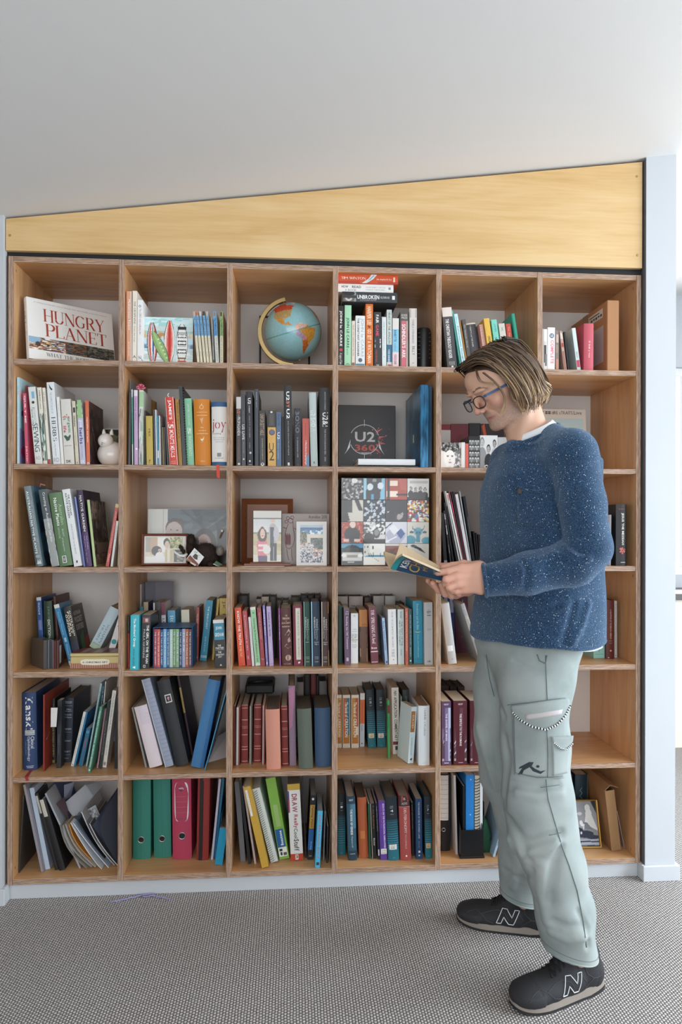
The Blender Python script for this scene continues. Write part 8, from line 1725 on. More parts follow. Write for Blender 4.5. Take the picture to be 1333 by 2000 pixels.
cv=Canvas(80,100,'8c8e92').rect(0,.34,0,1,'c4c0c4').grad('8e9094','9a9ca2',.34,1,0,.6).poly([(.84,0),(1,0),(1,.3)],'2a2c34').ell(.74,.16,.08,.08,'dfe0e0').poly([(.7,.2),(.8,.2),(.98,.62),(.98,.66),(.62,.5)],'e0e0de').ell(.76,.28,.09,.1,'e6e6e4').ell(.5,.28,.07,.035,'c8c8c8').poly([(.55,.45),(.7,.48),(.85,.64),(.6,.62)],'777a80').ell(.52,.48,.05,.05,'e4e4e4').ell(.56,.53,.06,.03,'e8e8e8').ell(.58,.58,.02,.05,'dcdcdc').ell(.42,.66,.14,.08,'22263a').ell(.6,.73,.26,.08,'262a3c').ell(.84,.8,.2,.045,'262a3c').rect(0,1,.84,1,'aab0be').line(.2,.88,1,.9,.03,'2c3044').line(.3,.97,1,.985,.025,'333848').line(.3,.8,.45,.92,.04,'2a2e40').ell(.36,.66,.03,.03,'d8d8da').ell(.5,.7,.03,.03,'d0d0d4')
print_mesh('photo_print',cv, lambda u,v:np.stack([np.full_like(u,.012*.36),W_*.04+u*W_*.92,H2*.03+(1-v)*H2*.94],1),rt, True)
tag(rt,'gold framed black and white wedding photograph leaning in bottom right compartment','picture frame')
o,th,w_,h_=c.frame(880,1036,1438,768,462)
rt=empty('cardboard_box',tuple(o+[0,0,.0004]));rt.rotation_euler=(0,-th,0);D_=min(.24,DEP-.006-o[1])
kraft=mat('9a7650',.8)
q=MB();q.box((0,0,0),(w_,.0018,h_),.0004);q.box((0,.0018,0),(.0018,D_,h_*1.0),.0004);q.box((w_-.0018,.0018,0),(w_,D_,h_),.0004);q.box((.0018,.0018,0),(w_-.0018,D_,.0018),.0004);q.box((.0018,D_-.0018,.0018),(w_-.0018,D_,h_),.0004);q.build('carton',kraft,rt)
q=MB();q.prism([(0,0,h_),(w_*.62,0,h_+.017),(w_*.62,D_,h_+.017),(0,D_,h_)],(-.001,0,.0016));q.build('flap',kraft,rt)
q=MB();q.prism([(w_*.62,0,h_+.017),(w_+.016,0,h_+.0045),(w_+.016,D_*.8,h_+.0045),(w_*.62,D_,h_+.017)],(.0006,0,.0016));q.build('flap',kraft,rt)
tag(rt,'brown cardboard mailer with lifted flaps leaning right of the gold frame','box')
c.book((1082,1092,1385,962,780),'m','b8a49c',[],'',lab='thin curled pale booklet right of the cardboard mailer',Y=None,d=.16)
q=MB()
pts=[(215,1762),(240,1757),(262,1752),(277,1748),(290,1747),(296,1744),(303,1750),(320,1753),(337,1757)]
G=[on_z(px,py,0.004)for px,py in pts];pp=[]
for i in range(len(G)-1):
    for k_ in range(4):pp.append(G[i]+(G[i+1]-G[i])*k_/4+[0,0,.0012*math.sin(2.1*(i*4+k_))])
for p in pp:p[1]=min(p[1],.006)
q.tube(pp,.0022,6);q.tube([G[3],G[3]+[.012,-.012,0],G[5]+[.006,-.016,0],G[6]],.0022,6)
tag(q.build('cord',mat('9a94c0',.7), None, True),'thin lilac cord lying on the carpet beside the white plinth','cord')

# ================================================================ the reading man
# ---- implicit surfaces, meshed once into continuous skins
def rc(P,a,b,ra,rb):
    a,b=np.asarray(a,float),np.asarray(b,float);ba=b-a;h=np.clip(((P-a)@ba)/(ba@ba+1e-12),0,1)
    return np.linalg.norm(P-a-h[:, None]*ba,axis=1)-(ra+(rb-ra)*h)
def el(P,c,r):
    q=P-np.asarray(c,float);r=np.asarray(r,float);k0=np.linalg.norm(q/r,axis=1);k1=np.linalg.norm(q/(r*r),axis=1)+1e-9
    return k0*(k0-1)/k1
def sm(a,b,k):
    h=np.clip(0.5+0.5*(b-a)/k,0,1); return b+(a-b)*h-k*h*(1-h)
def ssub(a,b,k): return -sm(-a,b,k)
def chain(P,pts,rad,k=0.01):
    d= None
    for i in range(len(pts)-1):
        e=rc(P,pts[i],pts[i+1],rad[i],rad[i+1]);d=e if d is None else(sm(d,e,k)if k else np.minimum(d,e))
    return d
def pdist(P,pts):
    d= None
    for a,b in zip(pts[:-1],pts[1:]):e=rc(P,a,b,0,0);d=e if d is None else np.minimum(d,e)
    return d
def surf(fn,lo,hi,h):
    """surface nets on a sparse grid"""
    lo=np.array(lo,float);B=4;n=np.ceil((np.array(hi)-lo)/(h*B)).astype(int);N=n*B+1
    I=np.stack(np.meshgrid(*[np.arange(k)for k in n],indexing='ij'),-1).reshape(-1,3)
    dc=fn(lo+(I+.5)*B*h);act=(np.abs(dc)<B*h*2.2)
    F=np.ones(tuple(N),np.float32)
    sg=np.where(dc<0,-1.0,1.0).reshape(tuple(n)).astype(np.float32)
    F[:-1,:-1,:-1]=sg.repeat(B,0).repeat(B,1).repeat(B,2)
    M=np.zeros(tuple(N),bool);O=np.arange(B+1)
    A=I[act]*B
    for dx in O:
        for dy in O:
            for dz in O:M[A[:,0]+dx,A[:,1]+dy,A[:,2]+dz]= True
    idx=np.argwhere(M);F[M]=fn(lo+idx*h)
    ins=F<0
    c=np.zeros(tuple(N-1),np.int8)
    for dx in(0,1):
        for dy in(0,1):
            for dz in(0,1):c+=ins[dx:N[0]-1+dx,dy:N[1]-1+dy,dz:N[2]-1+dz]
    cell=np.argwhere((c>0)&(c<8));ids=np.full(tuple(N-1),-1,np.int64);ids[tuple(cell.T)]=np.arange(len(cell))
    cor=[(x,y,z)for x in(0,1)for y in(0,1)for z in(0,1)]
    val={k:F[cell[:,0]+k[0],cell[:,1]+k[1],cell[:,2]+k[2]]for k in cor}
    acc=np.zeros((len(cell),3));cnt=np.zeros(len(cell))
    for a in cor:
        for ax in range(3):
            if a[ax]: continue
            b=list(a);b[ax]=1;b=tuple(b);va,vb=val[a],val[b];m=(va<0)!=(vb<0)
            t=np.where(m,va/(va-vb+1e-20),0);p=np.tile(np.array(a,float),(len(cell),1));p[:,ax]+=t
            acc[m]+=p[m];cnt[m]+=1
    V=lo+(cell+acc/np.maximum(cnt,1)[:, None])*h
    Q=[]
    for ax in range(3):
        o=[(1,2),(2,0),(0,1)][ax];s0=[slice(1,-1)]*3;s0[ax]=slice(0,-1);s1=list(s0);s1[ax]=slice(1, None)
        a,b=ins[tuple(s0)],ins[tuple(s1)];e=np.argwhere(a!=b)
        fl=a[tuple(e.T)];e=e+1;e[:,ax]-=1;q=[]
        for(i,j)in((-1,-1),(0,-1),(0,0),(-1,0)):
            k=e.copy();k[:,o[0]]+=i;k[:,o[1]]+=j;q.append(ids[tuple(k.T)])
        q=np.stack(q,1);q[~fl]=q[~fl][:,::-1];Q.append(q)
    return V,np.concatenate(Q)
def skin_mesh(name,VF,m,parent,col=None,relax=2):
    V,F=VF
    for _ in range(relax):       # a little smoothing
        S_=np.zeros_like(V);k=np.zeros(len(V))
        for i in range(4):a,b=F[:,i],F[:,(i+1)%4];np.add.at(S_,a,V[b]);np.add.at(S_,b,V[a]);np.add.at(k,a,1);np.add.at(k,b,1)
        V=V*.5+.5*S_/np.maximum(k,1)[:, None]
    me=bpy.data.meshes.new(name);me.vertices.add(len(V));me.vertices.foreach_set('co',V.astype(np.float32).ravel())
    me.loops.add(4*len(F));me.loops.foreach_set('vertex_index',F.astype(np.int32).ravel());me.polygons.add(len(F))
    me.polygons.foreach_set('loop_start',np.arange(0,4*len(F),4,dtype=np.int32));me.polygons.foreach_set('loop_total',np.full(len(F),4,np.int32))
    me.update(calc_edges=True);me.validate();me.materials.append(m)
    me.polygons.foreach_set('use_smooth',np.ones(len(me.polygons),dtype=bool))
    if col is not None:
        at_=me.color_attributes.new('Col','FLOAT_COLOR','POINT');at_.data.foreach_set('color',np.concatenate([col(V),np.ones((len(V),1))],1).astype(np.float32).ravel())
    return link(bpy.data.objects.new(name,me),parent)
CAMP=np.array([CAMX,-CAMD,CAMH])
def hits(fn,pts,y0=-1.0):
    """points of the photograph carried along their sight lines onto a surface"""
    R=np.array([ray(*p)for p in pts]);R/=np.linalg.norm(R,axis=1)[:, None];t=(y0-CAMP[1])/R[:,1]
    for _ in range(70):t=t+np.clip(fn(CAMP+R*t[:, None]),-.02,.03)*.8
    return CAMP+R*t[:, None]
def normals(fn,P,e=.002):
    g=np.stack([fn(P+np.eye(3)[i]*e)-fn(P-np.eye(3)[i]*e)for i in range(3)],1); return g/(np.linalg.norm(g,axis=1)[:, None]+1e-9)
def dense(pts,n=6): return[tuple(np.array(a)+(np.array(b)-a)*k/n)for a,b in zip(pts[:-1],pts[1:])for k in range(n)]+[tuple(pts[-1])]
def patch(name,quad,fn,lift,m,parent,nu=14,nv=14,bot=None,rnd=.25):
    """a sewn-on piece: a quad of the photograph laid on the surface and raised by lift, edges turned down"""
    tl,tr,br,bl=[np.array(q,float)for q in quad];g=[]
    for j in range(nv+1):
        for i in range(nu+1):
            u,v=i/nu,j/nv;p=tl*(1-u)*(1-v)+tr*u*(1-v)+br*u*v+bl*(1-u)*v
            if bot is not None:p=p+np.array([0,bot(u)*v])
            g.append(tuple(p))
    H=hits(fn,g);Nn=normals(fn,H);L_=np.full(len(H),lift)
    V=H+Nn*L_[:, None];k=(nu+1)*(nv+1);V2=H-Nn*.003
    ix=np.arange(k).reshape(nv+1,nu+1);F=np.stack([ix[1:,:-1],ix[1:,1:],ix[:-1,1:],ix[:-1,:-1]],-1).reshape(-1,4).tolist()
    rim=list(ix[0])+list(ix[1:,-1])+list(ix[-1,:-1][::-1])+list(ix[1:-1,0][::-1])
    for a,b in zip(rim,rim[1:]+rim[:1]):F.append([a,b,b+k,a+k])
    o=mesh(name,np.concatenate([V,V2]),F,m,parent, None, True); return o
def seam(name,lines,fn,r,m,parent,lift=0.0):
    q=MB()
    for ln in lines:H=hits(fn,dense(ln,5));H=H+normals(fn,H)*lift;q.tube(H,r,6)
    return q.build(name,m,parent, True)

man=empty('person',(1.62,-.42,0))
tag(man,'standing man in flecked blue sweater and pale cargo trousers reading an open paperback','person')
MI=Matrix.Translation((-1.62,.42,0))
A= lambda px,py,Y:at(px,py,Y)
# ---- head frame
HC=A(985,760,-.43);yh,ph=math.radians(12),math.radians(30)
fh=np.array([-math.cos(yh),-math.sin(yh),0.0]);zz_=np.array([0,0,1.0])
HF=math.cos(ph)*fh-math.sin(ph)*zz_;HU=math.sin(ph)*fh+math.cos(ph)*zz_;HL=np.cross(HU,HF)
HM=np.stack([HF,HL,HU])            # rows: forward, left, up
def loc(P): return(P-HC)@HM.T
def wld(q): return HC+np.asarray(q,float)@HM
def head(P):
    q=loc(P);s=np.stack([q[:,0],np.abs(q[:,1]),q[:,2]],1)
    d=el(q,(-.012,0,.028),(.098,.075,.081))
    d=sm(d,el(q,(.036,0,.056),(.0605,.058,.047)),.02)
    d=sm(d,el(q,(.028,0,-.018),(.058,.059,.072)),.02)
    d=sm(d,el(s,(.079,.022,.032),(.021,.028,.0085)),.012)
    d=sm(d,el(s,(.054,.043,-.010),(.026,.021,.024)),.014)
    d=sm(d,el(q,(.055,0,-.046),(.029,.031,.030)),.014)
    d=sm(d,rc(s,(-.008,.051,-.040),(.066,.012,-.078),.016,.0155),.016)
    d=sm(d,el(q,(.030,0,-.062),(.046,.040,.024)),.016)
    d=sm(d,el(q,(.0735,0,-.0775),(.0165,.017,.0165)),.010)
    d=ssub(d,el(s,(.1045,.033,.0125),(.0165,.019,.0125)),.010)
    d=sm(d,el(s,(.0765,.032,.0105),(.0135,.0155,.0125)),.004)
    d=sm(d,rc(q,(.0935,0,.020),(.1065,0,-.0185),.0066,.0092),.008)
    d=sm(d,el(s,(.0965,.0110,-.0220),(.0105,.0070,.0070)),.004)
    d=ssub(d,el(s,(.1015,.0055,-.0292),(.005,.0032,.003)),.002)
    d=sm(d,rc(s,(.0835,0,-.0445),(.0735,.021,-.0490),.0044,.0025),.003)
    d=sm(d,rc(s,(.0805,0,-.0565),(.0725,.019,-.0510),.0052,.0025),.003)
    d=ssub(d,rc(s,(.0885,0,-.0505),(.0755,.024,-.0492),.0012,.0010),.0025)
    d=d+.0020*np.exp(-(pdist(s,[(.085,.018,-.022),(.074,.030,-.036),(.064,.036,-.056)])/.0034)**2)+.0014*np.exp(-(pdist(s,[(.062,.046,-.035),(.050,.050,-.060),(.046,.046,-.076)])/.003)**2)     # smile fold
    d=d+.0008*np.exp(-(pdist(s,[(.080,.05,.010),(.066,.058,.006)])/.002)**2)+.0008*np.exp(-(pdist(s,[(.078,.052,.002),(.066,.058,-.004)])/.002)**2)
    d=sm(d,el(s,(-.014,.073,-.006),(.021,.0075,.030)),.006)
    return d
NB=A(1040,868,-.425)
def neck(P):
    d=rc(P,wld((-.030,0,-.035)),NB,.050,.056)
    d=sm(d,rc(P,wld((.012,.0,-.072)),NB+[-.035,-.005,-.01],.022,.03),.03)
    d=sm(d,rc(P,wld((-.030,.058,-.030)),NB+[-.045,-.03,-.015],.012,.010),.02)      # neck tendon
    return d
FING={}
lh_w,lh=A(955,1131,-.552),{
 'index':([(938,1110,-.552),(901,1110,-.560),(876,1116,-.562),(855,1119,-.556)],[.016,.0118,.0098,.0078]),
 'middle':([(938,1124,-.556),(893,1126,-.572),(872,1132,-.574),(870,1140,-.560),(880,1145,-.543)],[.017,.0118,.0100,.0088,.0078]),
 'ring':([(938,1138,-.556),(897,1140,-.570),(878,1147,-.570),(884,1154,-.552),(894,1156,-.542)],[.016,.0112,.0094,.0084,.0076]),
 'little':([(940,1149,-.554),(909,1151,-.562),(892,1155,-.560),(897,1161,-.545)],[.014,.0102,.0084,.0074]),
 'thumb':([(932,1110,-.540),(905,1103,-.528),(884,1105,-.522),(866,1109,-.520)],[.016,.0122,.0102,.0086])}
rh_w,rh=A(928,1137,-.42),{
 'index':([(912,1138,-.42),(868,1147,-.43),(848,1143,-.452),(837,1134,-.478)],[.015,.0110,.0094,.0080]),
 'middle':([(912,1144,-.425),(874,1155,-.445),(857,1153,-.480),(846,1139,-.505)],[.015,.0112,.0096,.0084]),
 'ring':([(912,1150,-.43),(882,1161,-.455),(870,1160,-.495),(863,1142,-.522)],[.015,.0110,.0096,.0084]),
 'little':([(914,1152,-.435),(892,1162,-.465),(882,1163,-.505),(876,1150,-.530)],[.013,.0100,.0086,.0076]),
 'thumb':([(915,1128,-.43),(892,1114,-.452),(876,1106,-.468),(862,1105,-.478)],[.015,.0118,.0100,.0086])}
def cull(fn,P,c,r):
    d=np.linalg.norm(P-c,axis=1);m=d<r;o=d-(r-.06)
    if m.any():o[m]=fn(P[m])
    return o
def hand(P,wr,fg):
    d= None
    for k,(pts,rad)in fg.items():
        p3=[A(*p)for p in pts];b=sm(rc(P,wr,p3[0],.026,rad[0]+.003),rc(P,p3[0],p3[1],rad[0],rad[1]+.001),.008)
        d=b if d is None else sm(d,b,.010)
    f= None
    for k,(pts,rad)in fg.items():
        p3=[A(*p)for p in pts];e=chain(P,p3[1:],rad[1:],.003)
        f=e if f is None else np.minimum(f,e)
    return sm(d,f,.006)
LE,RE=A(1142,1078,-.60),A(1045,1090,-.23)
LSH,RSH=A(1118,885,-.575),A(996,905,-.285)
HIPN,HIPF=A(1040,1330,-.49),A(990,1330,-.35)
ANKN,ANKF=A(1128,1868,-.545),A(1030,1770,-.27)
KNN,KNF=A(1050,1590,-.54),A(1000,1580,-.33)
def body(P):
    d=sm(cull(head,P,HC,.23),neck(P),.022)
    core=rc(P,NB,A(1020,1300,-.42),.045,.07)
    for a,b in((NB,LSH),(NB,RSH),(LSH,LE),(RSH,RE)):core=sm(core,rc(P,a,b,.030,.030),.02)
    for a,b,e,r in((HIPN,KNN,ANKN,.045),(HIPF,KNF,ANKF,.045)):core=sm(core,np.minimum(rc(P,a,b,r,.040),rc(P,b,e,.040,.032)),.03);core=sm(core,rc(P,A(1015,1300,-.42),a,.05,r),.03)
    core=np.minimum(core,np.minimum(rc(P,LE,lh_w,.034,.027),rc(P,RE,rh_w,.034,.027)))
    d=sm(d,core,.02);hc_=A(900,1130,-.49)
    return sm(d,cull(lambda p:np.minimum(hand(p,lh_w,lh),hand(p,rh_w,rh)),P,hc_,.26),.006)
def skin_col(V):
    q=loc(V);s=np.stack([q[:,0],np.abs(q[:,1]),q[:,2]],1);c=np.tile(np.array(lin('d3a78e')),(len(V),1))
    def blend(m,col):
        nonlocal c
        c=c*(1-m[:, None])+np.array(lin(col))*m[:, None]
    g= lambda p,r:np.exp(-((s-p)**2).sum(1)/r**2)
    hd=np.linalg.norm(q,axis=1)<.17
    blend(.55*g((.108,0,-.020),.022)*hd,'c98878');blend(.45*g((.07,.045,-.012),.026)*hd,'cf9080');blend(.3*g((.08,0,.08),.05)*hd,'dcb49a')
    lip=np.clip(1-np.abs(pdist(s,[(.087,0,-.0505),(.076,.02,-.050)]))/.0075,0,1)*(s[:,0]>.07)
    st=np.clip(1.2*g((.07,.0,-.075),.032)+.9*g((.085,.0,-.034),.014)+.9*g((.035,.045,-.062),.03)+.6*g((.0,.056,-.04),.02),0,1)*hd
    r=np.random.default_rng(3).random(len(V));blend(np.clip(st*(.45+.55*r),0,.72),'86746a');blend(np.clip(lip*1.6,0,.8),'b5726a')
    blend(np.clip((pdist(s,[(.0885,0,-.0505),(.0755,.024,-.0492)])<.0013)*.8,0,1)*hd,'6a3834')
    blend(.35*g((.086,.032,.012),.014)*hd,'b98a78')
    hz=(V[:,2]<1.3);blend(.45*hz,'d59c88')
    for p,b in((lh_w,lh),(rh_w,rh)):
        for k,(pts,rad)in b.items():
            for j in(1,2):blend(.4*np.exp(-((V-A(*pts[j]))**2).sum(1)/.011**2),'c87f70')
            blend(.55*np.exp(-((V-A(*pts[-1]))**2).sum(1)/.009**2),'d08c7e')
    return c
sk=NT('skin');a_=sk.n('Attribute',attribute_name='Col');nz_=sk.n('TexNoise',{'Scale':900.0,'Detail':2.0})
sk.set('Base Color',a_.outputs['Color']);sk.set('Roughness',.48);sk.set('Subsurface Weight',.12);sk.set('Subsurface Radius',(.012,.005,.003));sk.set('Subsurface Scale',.5);sk.bump(nz_.outputs[0],.12,.0006)
bodyVF=surf(body,(1.28,-.70,.05),(1.86,-.14,1.82),.0026)
skin_mesh('body',bodyVF,sk.m,man,skin_col,1).matrix_parent_inverse=MI

# ---- flecked blue sweater
C0=np.array([A(1048,1000,-.42)[0],-.42])
KEY=[  # z, centre x, centre y, half front-back, half side, yaw
 (A(0,868,-.42)[2],1.648,-.425,.085,.120,28),(A(0,895,-.42)[2],1.645,-.425,.108,.172,28),(A(0,950,-.42)[2],1.636,-.42,.118,.186,27),(A(0,1020,-.42)[2],1.634,-.42,.122,.188,26),
 (A(0,1090,-.42)[2],1.634,-.42,.130,.188,25),(A(0,1160,-.42)[2],1.632,-.42,.144,.190,24),(A(0,1215,-.42)[2],1.628,-.42,.156,.194,23),(A(0,1262,-.42)[2],1.626,-.42,.160,.197,22)]
KZ=np.array([k[0]for k in KEY])[::-1];KV=np.array([k[1:]for k in KEY])[::-1]
def torso(P,grow=0.0,bot=.930,topz=None):
    z=np.clip(P[:,2],KZ[0],KZ[-1]);k=[np.interp(z,KZ,KV[:,i])for i in range(5)]
    th=np.radians(k[4]);x,y=P[:,0]-k[0],P[:,1]-k[1];f=-(x*np.cos(th)+y*np.sin(th));l=x*np.sin(th)-y*np.cos(th)
    a,b=k[2]+grow,k[3]+grow;e=2.4;r=(np.abs(f/a)**e+np.abs(l/b)**e)**(1/e);d=(r-1)*np.minimum(a,b)*.9
    d=sm(d,0*d-1,1e-6)if False else d
    return np.maximum(d,np.maximum(bot-P[:,2],P[:,2]-KZ[-1]))
zh=.927
LW,RW=A(944,1133,-.553),A(912,1136,-.41)
ELB=[dense([(1096,1060),(1112,1075),(1140,1092)],3),dense([(1100,1050),(1125,1052),(1160,1048)],3),dense([(1104,1072),(1085,1090),(1078,1110)],3)]
def sleeve(P):
    d=chain(P,[LSH,A(1136,985,-.60),LE+[.004,-.004,.012],A(1120,1100,-.605),A(1030,1120,-.585),A(958,1133,-.556)],[.066,.060,.062,.058,.053,.046],.02)
    n=(A(1000,1127,-.57)-LW);n/=np.linalg.norm(n); return np.maximum(d,-((P-LW)@n))
def sleeve_far(P):
    d=chain(P,[RSH,RE,A(925,1134,-.40)],[.062,.056,.040],.02);n=RE-RW;n=n/np.linalg.norm(n); return np.maximum(d,-((P-RW)@n))
NR=A(1040,848,-.425);nax=np.array([-.42,-.10,.90]);nax/=np.linalg.norm(nax)
def sweater0(P):
    d=torso(P);d=sm(d,rc(P,A(1073,853,-.455),LSH+[-.006,.0,-.004],.040,.064),.035);d=sm(d,rc(P,A(1022,885,-.39),RSH,.034,.058),.03)
    d=sm(d,rc(P,A(1014,886,-.435),A(1020,930,-.44),.046,.08),.03)
    d=sm(d,rc(P,A(1048,893,-.42),A(1040,960,-.42),.074,.105),.04)
    s=sleeve(P);v=np.abs(d-s);d=sm(d,s,.014)+.004*np.exp(-(v/.010)**2)*(P[:,2]<LSH[2]-.02)
    d=np.minimum(d,sleeve_far(P))
    d=ssub(d,rc(P,NR-nax*.008,NR+nax*.2,.064,.075),.006)
    n=P*[14,14,9];d=d+.0022*np.sin(n[:,0]*2.1+1.3*np.sin(n[:,2]*1.7))*np.sin(n[:,1]*1.9+.7) 
    return d
FOLD=[(hits(sweater0,l),.006,.008,s)for l,s in((dense([(1096,1050),(1112,1068),(1138,1080)],3),1),(dense([(1103,1064),(1122,1085),(1150,1092)],3),-1),(dense([(1098,1085),(1080,1080),(1055,1095)],3),-1),(dense([(1118,1100),(1092,1095),(1066,1110)],3),1),
   (dense([(1020,1100),(1030,1112),(1028,1140)],3),1),(dense([(1012,1100),(1020,1116),(1014,1144)],3),-1),(dense([(1090,960),(1088,1010),(1094,1045)],3),1),(dense([(1150,1180),(1138,1220),(1120,1255)],3),-1),(dense([(1122,1180),(1112,1220),(1100,1258)],3),1),(dense([(990,1185),(1040,1200),(1090,1185)],3),1))]
def sweater(P):
    d=sweater0(P)
    near=np.abs(d)<.03
    if near.any():
        for pts,amp,sg,s in FOLD:d[near]+=s*amp*np.exp(-(pdist(P[near],pts)/sg)**2)
    return d
tk=NT('flecked_blue_wool');co=tk.n('TexCoord').outputs['Object']
v1=tk.n('TexVoronoi',{'Vector':co,'Scale':300.0,'Randomness':1.0});v2=tk.n('TexNoise',{'Vector':co,'Scale':420.0,'Detail':3.0});v3=tk.n('TexNoise',{'Vector':co,'Scale':18.0,'Detail':3.0})
sep=tk.n('SeparateColor',{0:v1.outputs['Color']})
pick=tk.math('GREATER_THAN',sep.outputs[0],.74);size=tk.math('MULTIPLY',tk.math('ADD',sep.outputs[1],.12),.30)
spot=tk.math('MULTIPLY',pick,tk.math('LESS_THAN',v1.outputs['Distance'],size))
bc_=tk.ramp(v2.outputs[0],[(.32,'18273a'),(.52,'2c4663'),(.72,'4f7093')]);bc_=tk.mix(tk.ramp(v3.outputs[0],[(.35,0.0),(.7,.35)]),bc_,'20364e')
tk.set('Base Color',tk.mix(spot,bc_,'dde4ea'));tk.set('Roughness',.95);tk.set('Specular IOR Level',.15);tk.set('Sheen Weight',.55);tk.set('Sheen Roughness',.45);tk.set('Sheen Tint',(.55,.75,1,1))
tk.bump(v2.outputs[0],.9,.0035);WOOL=tk.m
swVF=surf(sweater,(1.34,-.72,.92),(1.84,-.12,1.57),.0034)
sw=skin_mesh('sweater',swVF,WOOL,man, None,1);sw.matrix_parent_inverse=MI
def ring_loop(z,grow,n=72,tilt=0.0):
    k=[np.interp(np.clip(z,KZ[0],KZ[-1]),KZ,KV[:,i])for i in range(5)];th=math.radians(k[4]);R=[]
    for i in range(n):
        t=2*PI*i/n;e=2/2.4;f=(k[2]+grow)*math.copysign(abs(math.cos(t))**e,math.cos(t));l=(k[3]+grow)*math.copysign(abs(math.sin(t))**e,math.sin(t))
        R.append((k[0]-f*math.cos(th)+l*math.sin(th),k[1]-f*math.sin(th)-l*math.cos(th),z+tilt*f+.004*math.sin(3*t)+.002*math.sin(7*t)))
    return R
def child(o,p=man):
    o.parent=p;o.matrix_parent_inverse=MI if p is man else p.matrix_world.inverted()@Matrix.Identity(4); return o
q=MB();q.tube(ring_loop(zh+.005,-.006),.0072,8,closed=True);child(q.build('rolled_hem',WOOL, None, True))
def band_ring(c_,ax,a,b,rot,n=48):
    u=np.array([-1.0,-.3,0]);u-=ax*(u@ax);u/=np.linalg.norm(u);v=np.cross(ax,u)
    return[c_+u*a*math.cos(t)+v*b*math.sin(t)for t in np.linspace(0,2*PI,n,endpoint=False)]
q=MB();q.tube(band_ring(NR-nax*.004,nax,.0755,.0755,0),.0058,8,closed=True);child(q.build('rolled_collar',WOOL, None, True))
n_=(A(1000,1127,-.57)-LW);n_/=np.linalg.norm(n_)
def cuff(c_,ax,r,nm):
    u=np.cross(ax,[0,0,1.0]);u/=np.linalg.norm(u);v=np.cross(ax,u);q=MB();q.tube([c_+u*r*math.cos(t)+v*r*1.0*math.sin(t)for t in np.linspace(0,2*PI,40,endpoint=False)],.0058,8,closed=True);child(q.build(nm,WOOL, None, True))
cuff(LW+n_*.004,n_,.0425,'rolled_cuff');nf=RE-RW;nf/=np.linalg.norm(nf);cuff(RW+nf*.004,nf,.036,'rolled_cuff')
child(patch('chest_pocket',((1011,958),(1075,955),(1069,1030),(1013,1026)),sweater,.0026,WOOL, None,12,12));child(seam('pocket_roll',[[(1012,950),(1026,957),(1050,961),(1076,954)]],sweater,.0042,WOOL, None,.003)); 
H=hits(sweater,[(1014,960)])[0];q=MB();q.box(H+[-.006,-.010,-.007],H+[.005,-.004,.007],.001);child(q.build('pocket_tab',mat('4a3f3c',.7), None))
# ---- white T-shirt: neck band and the hem showing below the sweater
WHT=NT('white_cotton');wn=WHT.n('TexNoise',{'Scale':700.0});WHT.set('Base Color',(*lin('e9ebee'),1));WHT.set('Roughness',.9);WHT.bump(wn.outputs[0],.3,.001)
q=MB();ns=48;R0=band_ring(NR+nax*.001,nax,.0725,.0725,0);R1=band_ring(NR+nax*.016,nax,.0655,.0655,0);R2=band_ring(NR+nax*.017,nax,.0625,.0625,0);R3=band_ring(NR-nax*.004,nax,.066,.066,0)
V=R0+R1+R2+R3;F=[(a*ns+i,a*ns+(i+1)%ns,((a+1)%4)*ns+(i+1)%ns,((a+1)%4)*ns+i)for a in range(4)for i in range(ns)]
child(mesh('t_shirt_collar',V,F,WHT.m, None, None, True))
q=MB();R0,R1=ring_loop(.955,-.014),ring_loop(.922,-.010,72,.085);R2=ring_loop(.922,-.012,72,.085);n=72
V=R0+R1+R2;F=[(a*n+i,a*n+(i+1)%n,(a+1)*n+(i+1)%n,(a+1)*n+i)for a in(0,1)for i in range(n)]
child(mesh('t_shirt_hem',V,F,WHT.m, None, None, True))

# ---- pale grey-green cargo trousers
NL=[A(1043,1330,-.495),A(1046,1450,-.515),A(1049,1560,-.535),A(1060,1620,-.54),A(1086,1690,-.545),A(1101,1780,-.548),A(1119,1858,-.55)]
NLr=[.098,.086,.090,.084,.074,.073,.066]
FL=[A(988,1330,-.345),A(988,1430,-.33),A(1000,1510,-.32),A(1022,1590,-.31),A(1024,1665,-.295),A(1018,1755,-.275)]
FLr=[.096,.088,.088,.078,.070,.066]
hemN,hemF=A(1118,1858,-.55),A(1012,1752,-.275)
def trous0(P):
    z=P[:,2];x,y=P[:,0]-1.601,P[:,1]+.42;f=-(x*.927+y*.375);l=x*.375-y*.927;w_=np.clip(.90-z,0,.3)*.28;d=(np.abs(f/(.118-w_))**2.4+np.abs(l/(.166-w_))**2.4)**(1/2.4)-1;d=np.maximum(np.maximum(d*.12,z-.942),.68-z)
    a=chain(P,NL,NLr,.03);b=chain(P,FL,FLr,.03)
    nN=np.array([.22,0,1.0]);nN/=np.linalg.norm(nN);a=np.maximum(a,-((P-hemN)@nN));nF=np.array([.24,0,1.0]);nF/=np.linalg.norm(nF);b=np.maximum(b,-((P-hemF)@nF))
    d=sm(d,sm(a,b,.012),.035)
    n=P*[30,26,17];lo=np.clip((1.0-z)/.7,.25,1)
    return d+lo*(.0034*np.sin(n[:,0]+2.2*np.sin(n[:,2]*.9)+n[:,1]*.6)+.0022*np.sin(n[:,2]*2.3+1.7*n[:,0]))
